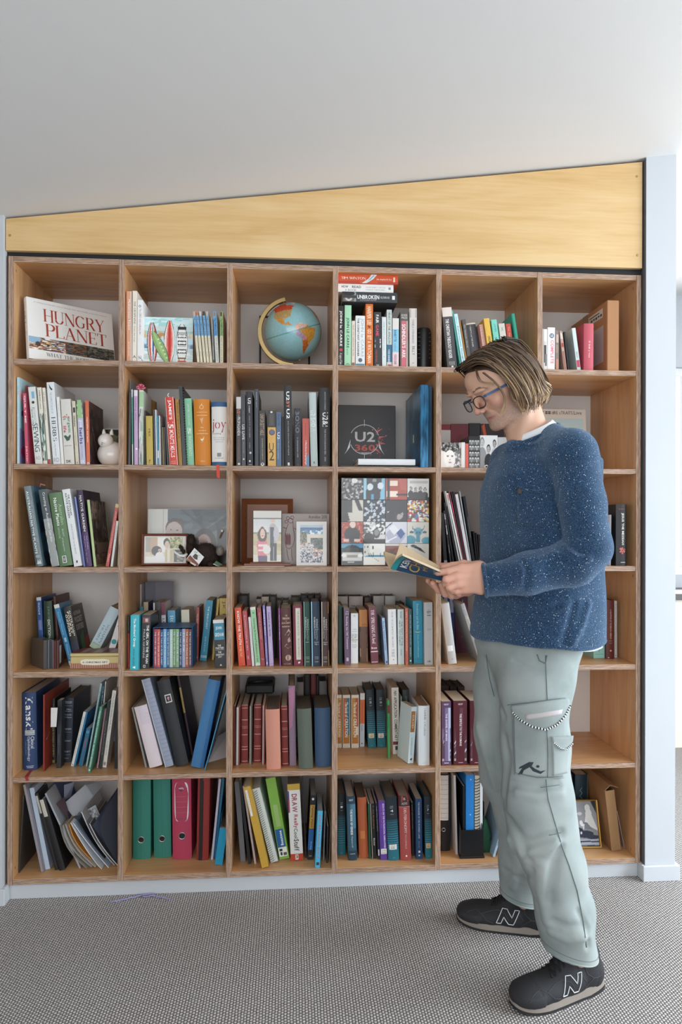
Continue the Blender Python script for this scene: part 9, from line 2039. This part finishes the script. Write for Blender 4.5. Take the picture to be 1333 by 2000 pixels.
TF=[(hits(trous0,dense(l,3)),am,sg)for l,am,sg in(
 ([(1000,1530),(1040,1540),(1092,1534)],0.0090,.010),([(1012,1548),(1050,1556),(1096,1548)],-0.0075,.012),([(1023,1650),(1055,1642),(1096,1626)],0.0120,.010),([(1020,1668),(1060,1662),(1100,1642)],-0.0105,.013),
 ([(995,1600),(1020,1640),(1032,1680)],0.0090,.013),([(1100,1640),(1080,1700),(1072,1760)],0.0090,.012),([(1060,1690),(1056,1740),(1070,1800)],-0.0105,.014),([(1082,1800),(1110,1812),(1140,1808)],0.0090,.010),([(1078,1822),(1110,1836),(1150,1830)],-0.0090,.010),([(1130,1780),(1148,1815),(1150,1850)],0.0075,.008),
 ([(985,1440),(992,1480),(984,1560)],0.0105,.012),([(935,1420),(950,1480),(972,1540)],-0.0075,.014),([(955,1430),(962,1500),(985,1570)],0.0075,.010),([(995,1640),(1010,1690),(1000,1730)],-0.0090,.011),([(985,1700),(1020,1715),(1040,1700)],0.0075,.009),([(1004,1290),(1040,1310),(1062,1312)],0.0045,.006),([(950,1290),(965,1340),(985,1400)],0.0060,.010))]
def trous(P):
    d=trous0(P);near=np.abs(d)<.03
    if near.any():
        for pts,amp,sg in TF:d[near]+=amp*np.exp(-(pdist(P[near],pts)/sg)**2)
    return d
tc=NT('pale_cotton_twill');co=tc.n('TexCoord').outputs['Object'];w1=tc.n('TexNoise',{'Vector':co,'Scale':7.0,'Detail':4.0});w2=tc.n('TexNoise',{'Vector':co,'Scale':900.0,'Detail':2.0});w3=tc.n('TexNoise',{'Vector':co,'Scale':26.0,'Detail':3.0})
cc=tc.ramp(w1.outputs[0],[(.3,'868f8d'),(.5,'98a19f'),(.75,'a7aeab')]);tc.set('Base Color',tc.mix(tc.ramp(w3.outputs[0],[(.5,0.0),(.75,.25)]),cc,'9aa7a3'));tc.set('Roughness',.88);tc.set('Specular IOR Level',.2);tc.bump(w2.outputs[0],.25,.0009);TWILL=tc.m
trVF=surf(trous,(1.36,-.70,.08),(1.80,-.16,.965),.0036)
tr=skin_mesh('trousers',trVF,TWILL,man, None,1);tr.matrix_parent_inverse=MI
DK=mat('5f6d6c',.8);PKT=TWILL
def sub(o):o.parent=tr; return o
sub(patch('cargo_pocket',((1004,1384),(1104,1372),(1098,1520),(1008,1512)),trous,.0085,PKT, None,20,22))
sub(patch('pocket_flap',((1003,1378),(1104,1362),(1106,1382),(1006,1392)),trous,.0135,PKT, None,24,8,bot=lambda u:38*(1-abs(2*u-1.05)**1.7)))
sub(patch('reflective_strip',((1028,1394),(1092,1384),(1090,1394),(1030,1404)),trous,.0140,mat('b9b2b2',.5), None,10,3))
sub(patch('small_pocket',((1074,1444),(1106,1442),(1100,1508),(1076,1512)),trous,.0150,PKT, None,10,12));sub(patch('small_flap',((1073,1438),(1108,1436),(1107,1446),(1075,1448)),trous,.0185,PKT, None,12,5,bot=lambda u:14*(1-abs(2*u-1)**1.8)))
def trim(name,pts,lift,r):
    H=hits(trous,dense(pts,9));H=H+normals(trous,H)*lift;q=MB()
    for i in range(len(H)-1):q.tube([H[i],H[i]+(H[i+1]-H[i])*.98],r,6,i%2)
    sub(q.build(name,[mat('e2e4e2',.7),mat('1e2224',.7)], None))
trim('flap_trim',[(1008,1390),(1020,1404),(1040,1418),(1064,1424),(1082,1414),(1096,1396),(1105,1376)],.0145,.0028);trim('small_flap_trim',[(1076,1449),(1086,1458),(1096,1460),(1106,1450)],.0195,.0020)
seam_= lambda nm,L,r=.0011,lift=.0008:sub(seam(nm,L,trous,r,DK, None,lift))
seam_('side_seam',[[(1066,1280),(1068,1330),(1070,1375)],[(1067,1522),(1071,1560),(1086,1612),(1097,1650),(1112,1690),(1128,1740),(1140,1800),(1146,1850)]])
seam_('fly_seam',[[(951,1278),(953,1300),(958,1330),(966,1360)]]);seam_('hip_pocket_seam',[[(1050,1278),(1054,1290),(1066,1296),(1069,1280)]],.0016)
seam_('pocket_stitching',[[(1008,1388),(1009,1450),(1011,1508),(1050,1517),(1095,1515)],[(997,1376),(1040,1370),(1100,1362)],[(1067,1424),(1068,1470),(1068,1516)],[(1077,1448),(1079,1505),(1099,1502)],[(1070,1625),(1094,1622)],[(1056,1538),(1090,1532)]],.0009,.0095)
def hem_ring(c_,R,rad,nm,nrm):
    nrm=nrm/np.linalg.norm(nrm);u=np.cross(nrm,[0,1.0,0]);u/=np.linalg.norm(u);v=np.cross(nrm,u)
    for k,off in enumerate((.004,.017)):
        q=MB();P=[]
        for t in np.linspace(0,2*PI,60,endpoint=False):
            d_=u*math.cos(t)+v*math.sin(t);p=c_+nrm*off;r=.03
            for _ in range(40):r+=float(np.clip(-trous((p+d_*r)[None])[0],-.01,.01))*.8
            P.append(p+d_*r)
        q.tube(P,.0022 if k==0 else .0009,6,closed=True);sub(q.build(nm,TWILL if k==0 else DK, None, True))
hem_ring(hemN, None,.066,'hem_stitching',np.array([.22,0,1.0]));hem_ring(hemF, None,.066,'hem_stitching',np.array([.24,0,1.0]))
LG=[(490,590),(498,587),(511,585),(520,562),(547,545),(562,566),(598,580),(622,560),(598,566),(571,552),(557,540),(566,520),(545,519),(500,545),(494,556),(512,550)]
def decal(nm,polys,col,lift,fn=trous,parent=None,eq=lambda p:p):
    V=[];F=[]
    for pl in polys:
        H=hits(fn,[eq(p)for p in pl]);H=H+normals(fn,H)*lift;F.append(list(range(len(V),len(V)+len(H))));V+=list(H)
    o=mesh(nm,V,F,mat(col,.7), None);sub(o)if parent is None else child(o,parent);bm=bmesh.new();bm.from_mesh(o.data);bmesh.ops.triangulate(bm,faces=bm.faces[:]);bm.to_mesh(o.data);bm.free(); return o
eqp= lambda p:(830+p[0]/2.65,1290+p[1]/2.65)
decal('surf_logo',[LG,[(585+8*math.cos(t),541+7*math.sin(t))for t in np.linspace(0,2*PI,13)[:-1]]],'2c363c',.0092,eq=eqp)
# ---- black running shoes
BLK=NT('black_suede');bn=BLK.n('TexNoise',{'Scale':300.0,'Detail':3.0});BLK.set('Base Color',BLK.ramp(bn.outputs[0],[(.3,'161618'),(.7,'303033')]));BLK.set('Roughness',.75);BLK.bump(bn.outputs[0],.25,.001)
def shoe(toe,heel,side,lab):
    toe,heel=np.array(toe),np.array(heel);ax=toe-heel;L_=np.linalg.norm(ax);ax/=L_;ly=np.array([-ax[1],ax[0],0.0]);k=L_/.285
    R=np.stack([ax,ly,[0,0,1.0]]);W= lambda p:heel+(np.asarray(p,float)*k)@R;Lo= lambda P:((P-heel)@R.T)/k
    def up(P):
        q=Lo(P);d=el(q,(.232,0,.030),(.052,.046,.031));d=sm(d,el(q,(.185,0,.034),(.070,.046,.036)),.015);d=sm(d,el(q,(.115,0,.044),(.078,.041,.046)),.015);d=sm(d,el(q,(.044,0,.046),(.042,.036,.048)),.015)
        d=sm(d,rc(q,(.060,0,.06),(.052,0,.098),.036,.034),.015);d=sm(d,rc(q,(.135,0,.078),(.092,0,.118),.022,.020),.015)
        d=d-.0022*((q[:,0]>.215)&(q[:,2]<.045))-.0018*np.clip(1-np.abs(q[:,0]-.13)/.03,0,1)*(q[:,2]<.07)
        d=d+.0012*np.exp(-(np.abs(q[:,0]-.205-.35*q[:,2])/.002)**2)+.0012*np.exp(-(np.abs(q[:,0]-.055+.25*q[:,2])/.002)**2)
        return np.maximum(d,.020-q[:,2])*k
    cor=np.array([W((x,y,z))for x in(-.01,.3)for y in(-.06,.06)for z in(0,.15)])
    s_=skin_mesh('shoe',surf(up,cor.min(0),cor.max(0),.003),BLK.m,man, None,1);s_.matrix_parent_inverse=MI;s_['label']=lab
    def outline(x): return .0365+.0105*np.clip((x-.10)/.10,0,1)
    def sole(nm,z0,z1,g,col):
        xs=np.linspace(0,1,30);pts=[]
        for t in np.linspace(0,2*PI,56,endpoint=False):
            cx_=.1425+(.1425+g)*math.copysign(abs(math.cos(t))**.75,math.cos(t));w_=float(outline(cx_))+g;pts.append((cx_,w_*math.copysign(abs(math.sin(t))**.7,math.sin(t))))
        sp= lambda x:.010*np.clip((x-.22)/.065,0,1)**2
        V=[W((x,y,z0+sp(x)))for x,y in pts]+[W((x*.996+.0005,y*.97,z1+sp(x)+.006*np.clip((.07-x)/.07,0,1)))for x,y in pts];n=len(pts)
        F=[list(range(n))[::-1],list(range(n,2*n))]+[[i,(i+1)%n,n+(i+1)%n,n+i]for i in range(n)]
        o=mesh(nm,V,F,mat(col,.7), None);o.parent=s_
    sole('outsole',.0,.0065,.001,'1c1b1b');sole('midsole',.0065,.026,.0,'8f857c')
    q=MB()
    def top(x,y,lift=.002):
        p=np.array([x,y,.16]);t=0.0
        for _ in range(40):t+=float(up(W(p-np.array([0,0,t]))[None])[0])/k*.8
        return W(p-np.array([0,0,t-lift]))
    for i in range(5):
        x=.172-.013*i;q.tube([top(x+dx*.3,y)for dx,y in zip((.02,.01,0,-.01,-.02),(-.022,-.011,0,.011,.022))],.0026,6);q.tube([top(x+dx*.3,y,.0032)for dx,y in zip((-.02,-.01,0,.01,.02),(-.022,-.011,0,.011,.022))],.0024,6)
    q.tube([W((.088,.0,.13)),W((.10,.02,.132)),W((.112,.034,.118))],.0022,6);o=q.build('laces',mat('141416',.8), None, True);o.parent=s_
    def flank(x,z,sg,lift=.0006):
        p=np.array([x,sg*.09,z]);t=0.0
        for _ in range(40):t+=float(up(W(p-np.array([0,sg*t,0]))[None])[0])/k*.8
        return W(p-np.array([0,sg*(t-lift),0]))
    q=MB()
    for ln in([(.262,.036),(.245,.050),(.222,.058),(.205,.050),(.190,.036),(.170,.030)],[(.205,.052),(.180,.060),(.155,.066),(.135,.060),(.125,.046)],[(.080,.088),(.078,.066),(.060,.054),(.040,.052),(.022,.060)],[(.090,.030),(.072,.045),(.060,.054)],[(.100,.080),(.092,.06),(.082,.048)]):q.tube([flank(x,z,side)for x,z in dense(ln,3)],.0007,5)
    o=q.build('stitching',mat('4c4c50',.8), None, True);o.parent=s_
    N_=[(0,0),(.27,0),(.27,.48),(.72,0),(1.0,0),(1.0,1),(.73,1),(.73,.52),(.28,1),(0,1)]
    def on(u,v,lift):
        x,z=.128-.050*(u-.5)*1.0-.018*(v-.5),.033+.040*v;x=x+0;p=np.array([x,side*.08,z]);dr=np.array([0,-side,0.0]);t=0.0
        for _ in range(60):t+=float(up(W(p+dr*t)[None])[0])/k*.8
        return W(p+dr*(t-lift))
    sd=1 if side>0 else -1
    mp= lambda u:(u if side*1>0 else 1-u)
    q=MB();Pn=[]
    for(a,b)in zip(N_,N_[1:]+N_[:1]):
        for j in range(4):u,v=a[0]+(b[0]-a[0])*j/4,a[1]+(b[1]-a[1])*j/4;Pn.append(on(1-u if ax[0]>0 else u,v,.0012))
    q.tube(Pn,.0011,6,closed=True);o=q.build('n_emblem_outline',mat('e4e6e8',.5), None);o.parent=s_
    return s_
shoe((1.498,-.605,0),(1.775,-.525,0),1,'near black running shoe with white outlined letter')
shoe((1.455,-.200,0),(1.725,-.300,0),1,'far black running shoe with white outlined letter')
# ---- hair: a cap grown over the skull and combed strands
def capf(P):
    q=loc(P);s=np.stack([q[:,0],np.abs(q[:,1]),q[:,2]],1)
    d=head(P)-.003;d=sm(d,el(s,(-.050,.040,-.02),(.048,.036,.07)),.03)
    ln=np.interp(q[:,0],[-.06,-.035,-.012,.015,.035,.055,.088],[-.072,-.035,.010,.022,.046,.074,.094])
    return np.maximum(np.maximum(d,(ln-q[:,2])*.7),-.070-q[:,2])
HAIRM=NT('hair_strands');ha=HAIRM.n('Attribute',attribute_name='Col');HAIRM.set('Base Color',ha.outputs['Color']);HAIRM.set('Roughness',.42);HAIRM.set('Specular IOR Level',.4)
def cap_col(V):
    q=loc(V);t=np.clip((.09-q[:,2])/.16,0,1)[:, None]; return np.array(lin('3a2a20'))*(1-t)+np.array(lin('5c4632'))*t
hair=skin_mesh('hair',surf(capf,HC-.16,HC+.16,.0034),HAIRM.m,man,cap_col,2);hair.matrix_parent_inverse=MI
G=[[(900,721,.018),(925,706,.050),(955,711,.074),(984,735,.086),(1003,760,.092),(1011,782,.091),(1019,805,.085)],
     [(908,708,.012),(940,692,.047),(976,708,.078),(1005,740,.094),(1022,770,.096),(1029,790,.091),(1026,806,.084)],
     [(926,692,.006),(960,681,.040),(998,700,.074),(1024,733,.090),(1038,763,.092),(1042,785,.086),(1038,804,.078)],
     [(943,682,.002),(978,675,.032),(1014,694,.062),(1040,726,.078),(1052,755,.080),(1058,776,.074),(1053,797,.066)],
     [(955,675,-.004),(990,671,.020),(1026,692,.044),(1050,724,.058),(1063,747,.058),(1077,757,.048),(1072,772,.040)],
     [(962,671,-.02),(998,672,-.004),(1032,697,.014),(1054,729,.022),(1064,752,.020),(1072,768,.014),(1062,785,.012)],
     [(965,672,-.03),(1000,675,-.02),(1032,700,-.012),(1052,733,-.012),(1060,758,-.014),(1060,780,-.014),(1050,797,-.012)]]
GW=[]
for g in G:
    W_=[]
    for px,py,l in g:
        p=A(px,py,-.43);q=loc(p[None])[0];q=q+(0,0,0);r=ray(px,py);r=np.array(r)/np.linalg.norm(r);tt=(l-(loc(p[None])[0][1]))/((r@HL)or 1e-6);W_.append(p+r*tt)
    GW.append(np.array(W_))
GW=np.array(GW);r9=np.random.default_rng(11);q=MB();hc=[]
LF=HM.T@np.diag([1,-1,1])@HM      # mirror for the far side
def strand(P,r0,c0,c1,n=4):
    k0=len(q.v);m=len(P);rad=[r0*(.7+.5*math.sin(PI*min(1,.15+.8*i/m)))*(1 if i<m-2 else .45)for i in range(m)];q.tube(P,rad,n,cap=False)
    for i in range(m):t=(i/(m-1))**1.6;c=np.array(lin(c0))*(1-t)+np.array(lin(c1))*t;hc.extend([c]*n)
def cr(P,n=12):
    P=np.concatenate([[2*P[0]-P[1]],P,[2*P[-1]-P[-2]]]);out=[]
    m=len(P)-3
    for i in range(n+1):
        t=i/n*m;j=min(int(t),m-1);f=t-j;a,b,c,d=P[j:j+4];out.append(.5*((2*b)+(c-a)*f+(2*a-5*b+4*c-d)*f*f+(3*b-a-3*c+d)*f**3))
    return np.array(out)
NS=1500
for i in range(NS):
    t=min((1-(1-r9.random())**1.35),.999)*(len(G)-1.001);j=int(t);f=t-j;P=GW[j]*(1-f)+GW[j+1]*f
    depth=r9.random()**1.6;ctr=wld((-.02,0,.01));P=P+(ctr-P)*(.10*depth)
    P=P+r9.normal(0,.0016,3)+np.cumsum(r9.normal(0,.0012,P.shape),0);a0=r9.random()*6.28;wv=np.linspace(0,1,len(P))[:, None]
    P=P+HU*(.004*np.sin(a0+7*wv))+HL*(.004*np.sin(a0*1.7+6*wv));ln=.80+.25*r9.random();Q_=cr(P,12)[:max(6,int(13*min(ln,1)))]
    dk=r9.random();c0,c1=[('33241b','8a6a4c'),('45321f','b0906a'),('5a4230','d2b68e'),('2a1d16','5f4632')][int(dk*4)]
    if i%5==3:Q_=HC+(Q_-HC)@LF.T
    strand(Q_,.0011+.0007*r9.random(),c0,c1)
for g,n in((([(944,728,.074),(962,742,.080),(977,758,.082),(985,774,.080),(986,790,.075),(982,802,.070),(979,811,.066)]),16),([(930,722,.05),(934,738,.062),(942,746,.068),(955,748,.072),(968,749,.076)],7),([(1000,745,.085),(997,762,.086),(1002,778,.086),(1012,786,.088),(1020,800,.086),(1022,806,.082)],20)):
    W_=[]
    for px,py,l in g:p=A(px,py,-.43);r=np.array(ray(px,py));r/=np.linalg.norm(r);W_.append(p+r*((l-loc(p[None])[0][1])/(r@HL)))
    for i in range(n):strand(cr(np.array(W_)+r9.normal(0,.0014,3)+np.cumsum(r9.normal(0,.0008,(len(W_),3)),0),14),.0010,'5a4030','c2a480')
o=q.build('strands',HAIRM.m, None, True);o.parent=hair;ca=o.data.color_attributes.new('Col','FLOAT_COLOR','POINT');ca.data.foreach_set('color',np.concatenate([np.array(hc),np.ones((len(hc),1))],1).astype(np.float32).ravel())
o['kind']='stuff'
q=MB()
for sd in(1,-1):
    for i in range(60):
        t=r9.random();l=.012+.040*t;u=.0335+.006*math.sin(PI*min(t*1.1,1))-.006*t**2+r9.normal(0,.0013);f_=.1000-10*l*l*.9+r9.normal(0,.0006);q.tube([wld((f_,sd*l,u)),wld((f_+.001,sd*(l+.004),u+.0022)),wld((f_-.0008,sd*(l+.0085),u+.0018))],[.0005,.0004,.0002],4)
child(q.build('eyebrows',mat('8a7058',.7), None))
q=MB()
for sd in(1,-1):q.tube([wld((.0895-.010*abs(t),sd*(.032+.0125*t),.0058+.003*t*t))for t in np.linspace(-1,1,9)],.0007,5)
child(q.build('eyelashes',mat('3a2a22',.7), None))
# ---- glasses
gl_=empty('glasses');gl_.parent=man;gl_.matrix_parent_inverse=MI
def rim(sd,n=32): return[wld((.1105-.16*abs(.034+.0235*math.copysign(abs(math.cos(t))**.75,math.cos(t))-.01),sd*(.034+.0235*math.copysign(abs(math.cos(t))**.75,math.cos(t))),.005+.0165*math.copysign(abs(math.sin(t))**.8,math.sin(t))))for t in np.linspace(0,2*PI,n,endpoint=False)]
q=MB()
for sd in(1,-1):q.tube(rim(sd),.0016,8,closed=True)
q.tube([wld((.1085,.0105,.012)),wld((.112,0,.0145)),wld((.1085,-.0105,.012))],.0014,8);child(q.build('frame',mat('20252e',.3), None, True),gl_)
q=MB()
for sd in(1,-1):
    T=[(.1025,.0595,.015),(.098,.0655,.0155),(.06,.072,.0145),(.01,.0765,.013),(-.02,.0775,.004)];T=[(f,sd*l,u)for f,l,u in T]
    V=[];F=[]
    for(f,l,u)in T:V+=[wld((f,l,u-.0034)),wld((f,l,u+.0034)),wld((f,l+sd*.0018,u+.0034)),wld((f,l+sd*.0018,u-.0034))]
    for i in range(len(T)-1):
        for j in range(4):F.append((4*i+j,4*i+(j+1)%4,4*i+4+(j+1)%4,4*i+4+j))
    q.add(V,F+[(0,1,2,3),(16,17,18,19)])
child(q.build('temple_arms',mat('3d5678',.35), None),gl_)
LENS=NT('lens_glass');LENS.set('Base Color',(1,1,1,1));LENS.set('Roughness',0.0);LENS.set('Transmission Weight',1.0);LENS.set('IOR',1.05);LENS.set('Alpha',.25)
for sd in(1,-1):R_l=rim(sd);child(mesh('lens',R_l,[tuple(range(len(R_l)))],LENS.m, None),gl_)
# ---- the open paperback in his hands
bk=empty('open_book',tuple(A(815,1115,-.54)));tag(bk,'open blue paperback with white and gold lettering held in the man\'s hands','book');BI=Matrix.Translation(-bk.location)
S1,S0=A(763,1112,-.56),A(868,1136,-.525);T1,T0=A(787,1086,-.638),A(858,1117,-.592);P1,P0=A(781,1062,-.515),A(868,1112,-.495);Q1,Q0=A(749,1081,-.470),A(858,1116,-.455)
def leaf(nm,E1,E0,th,m,bul=.008,n=10,off=0.0,s0=0.0,s1=1.0):
    V=[];F=[];nn=np.cross(S0-S1,E1-S1);nn/=np.linalg.norm(nn);nn=nn if nn[2]>0 else -nn
    for k in(0,1):
        for i in range(n+1):
            s=s0+(s1-s0)*i/n
            for a,b in((S1,E1),(S0,E0)):V.append(a+(b-a)*s+nn*(bul*math.sin(PI*s)+off+th*k*min(1,s*4+.15)))
    m_=2*(n+1)
    for i in range(n):F+=[(2*i,2*i+1,2*i+3,2*i+2),(m_+2*i,m_+2*i+2,m_+2*i+3,m_+2*i+1),(2*i,2*i+2,m_+2*i+2,m_+2*i),(2*i+1,m_+2*i+1,m_+2*i+3,2*i+3)]
    F+=[(0,m_,m_+1,1),(2*n,2*n+1,m_+2*n+1,m_+2*n)]
    o=mesh(nm,V,F,m, None);o.parent=bk;o.matrix_parent_inverse=BI; return nn
CRM=page_mat('e0c8a4');nn=leaf('front_cover',T1,T0,.0007,mat('1c3f5e',.3));leaf('pages_left',T1,T0,.006,CRM,off=.0009,s1=.985)
leaf('pages_turning',P1,P0,.003,CRM,.006);leaf('pages_right',Q1,Q0,.007,CRM,-.004); 
def cover_pt(u,v):s=v; return S1+(S0-S1)*u+((T1-S1)*(1-u)+(T0-S0)*u)*s+nn*(.008*math.sin(PI*s)-.0006)
def ctext(s_,st,u0,u1,v0,v1,col):
    V,F=fit_text(s_,st,v0,v1,0,1);o=mesh('title',[cover_pt(u1-(u1-u0)*b,a)for a,b in V],F,mat(col,.35), None);o.parent=bk;o.matrix_parent_inverse=BI
ctext('KEN','b',.13,.27,.22,.80,'e4e8ea');ctext('FOLLETT','b',.13,.24,.90,.905,'e4e8ea')if False else None
ctext('CHI','',.30,.52,.12,.92,'c09a4e');ctext('ME','',.58,.68,.35,.75,'c09a4e');ctext('the bestseller','',.80,.85,.3,.7,'c8d4dc')
q=MB();q.v=[tuple(cover_pt(.0+.10*a,.02+.96*i/8))for i in range(9)for a in(0,1)];q.f=[(2*i,2*i+1,2*i+3,2*i+2)for i in range(8)];q.fm=[0]*8;o=q.build('cover_band',mat('1f8f94',.3));o.parent=bk;o.matrix_parent_inverse=BI
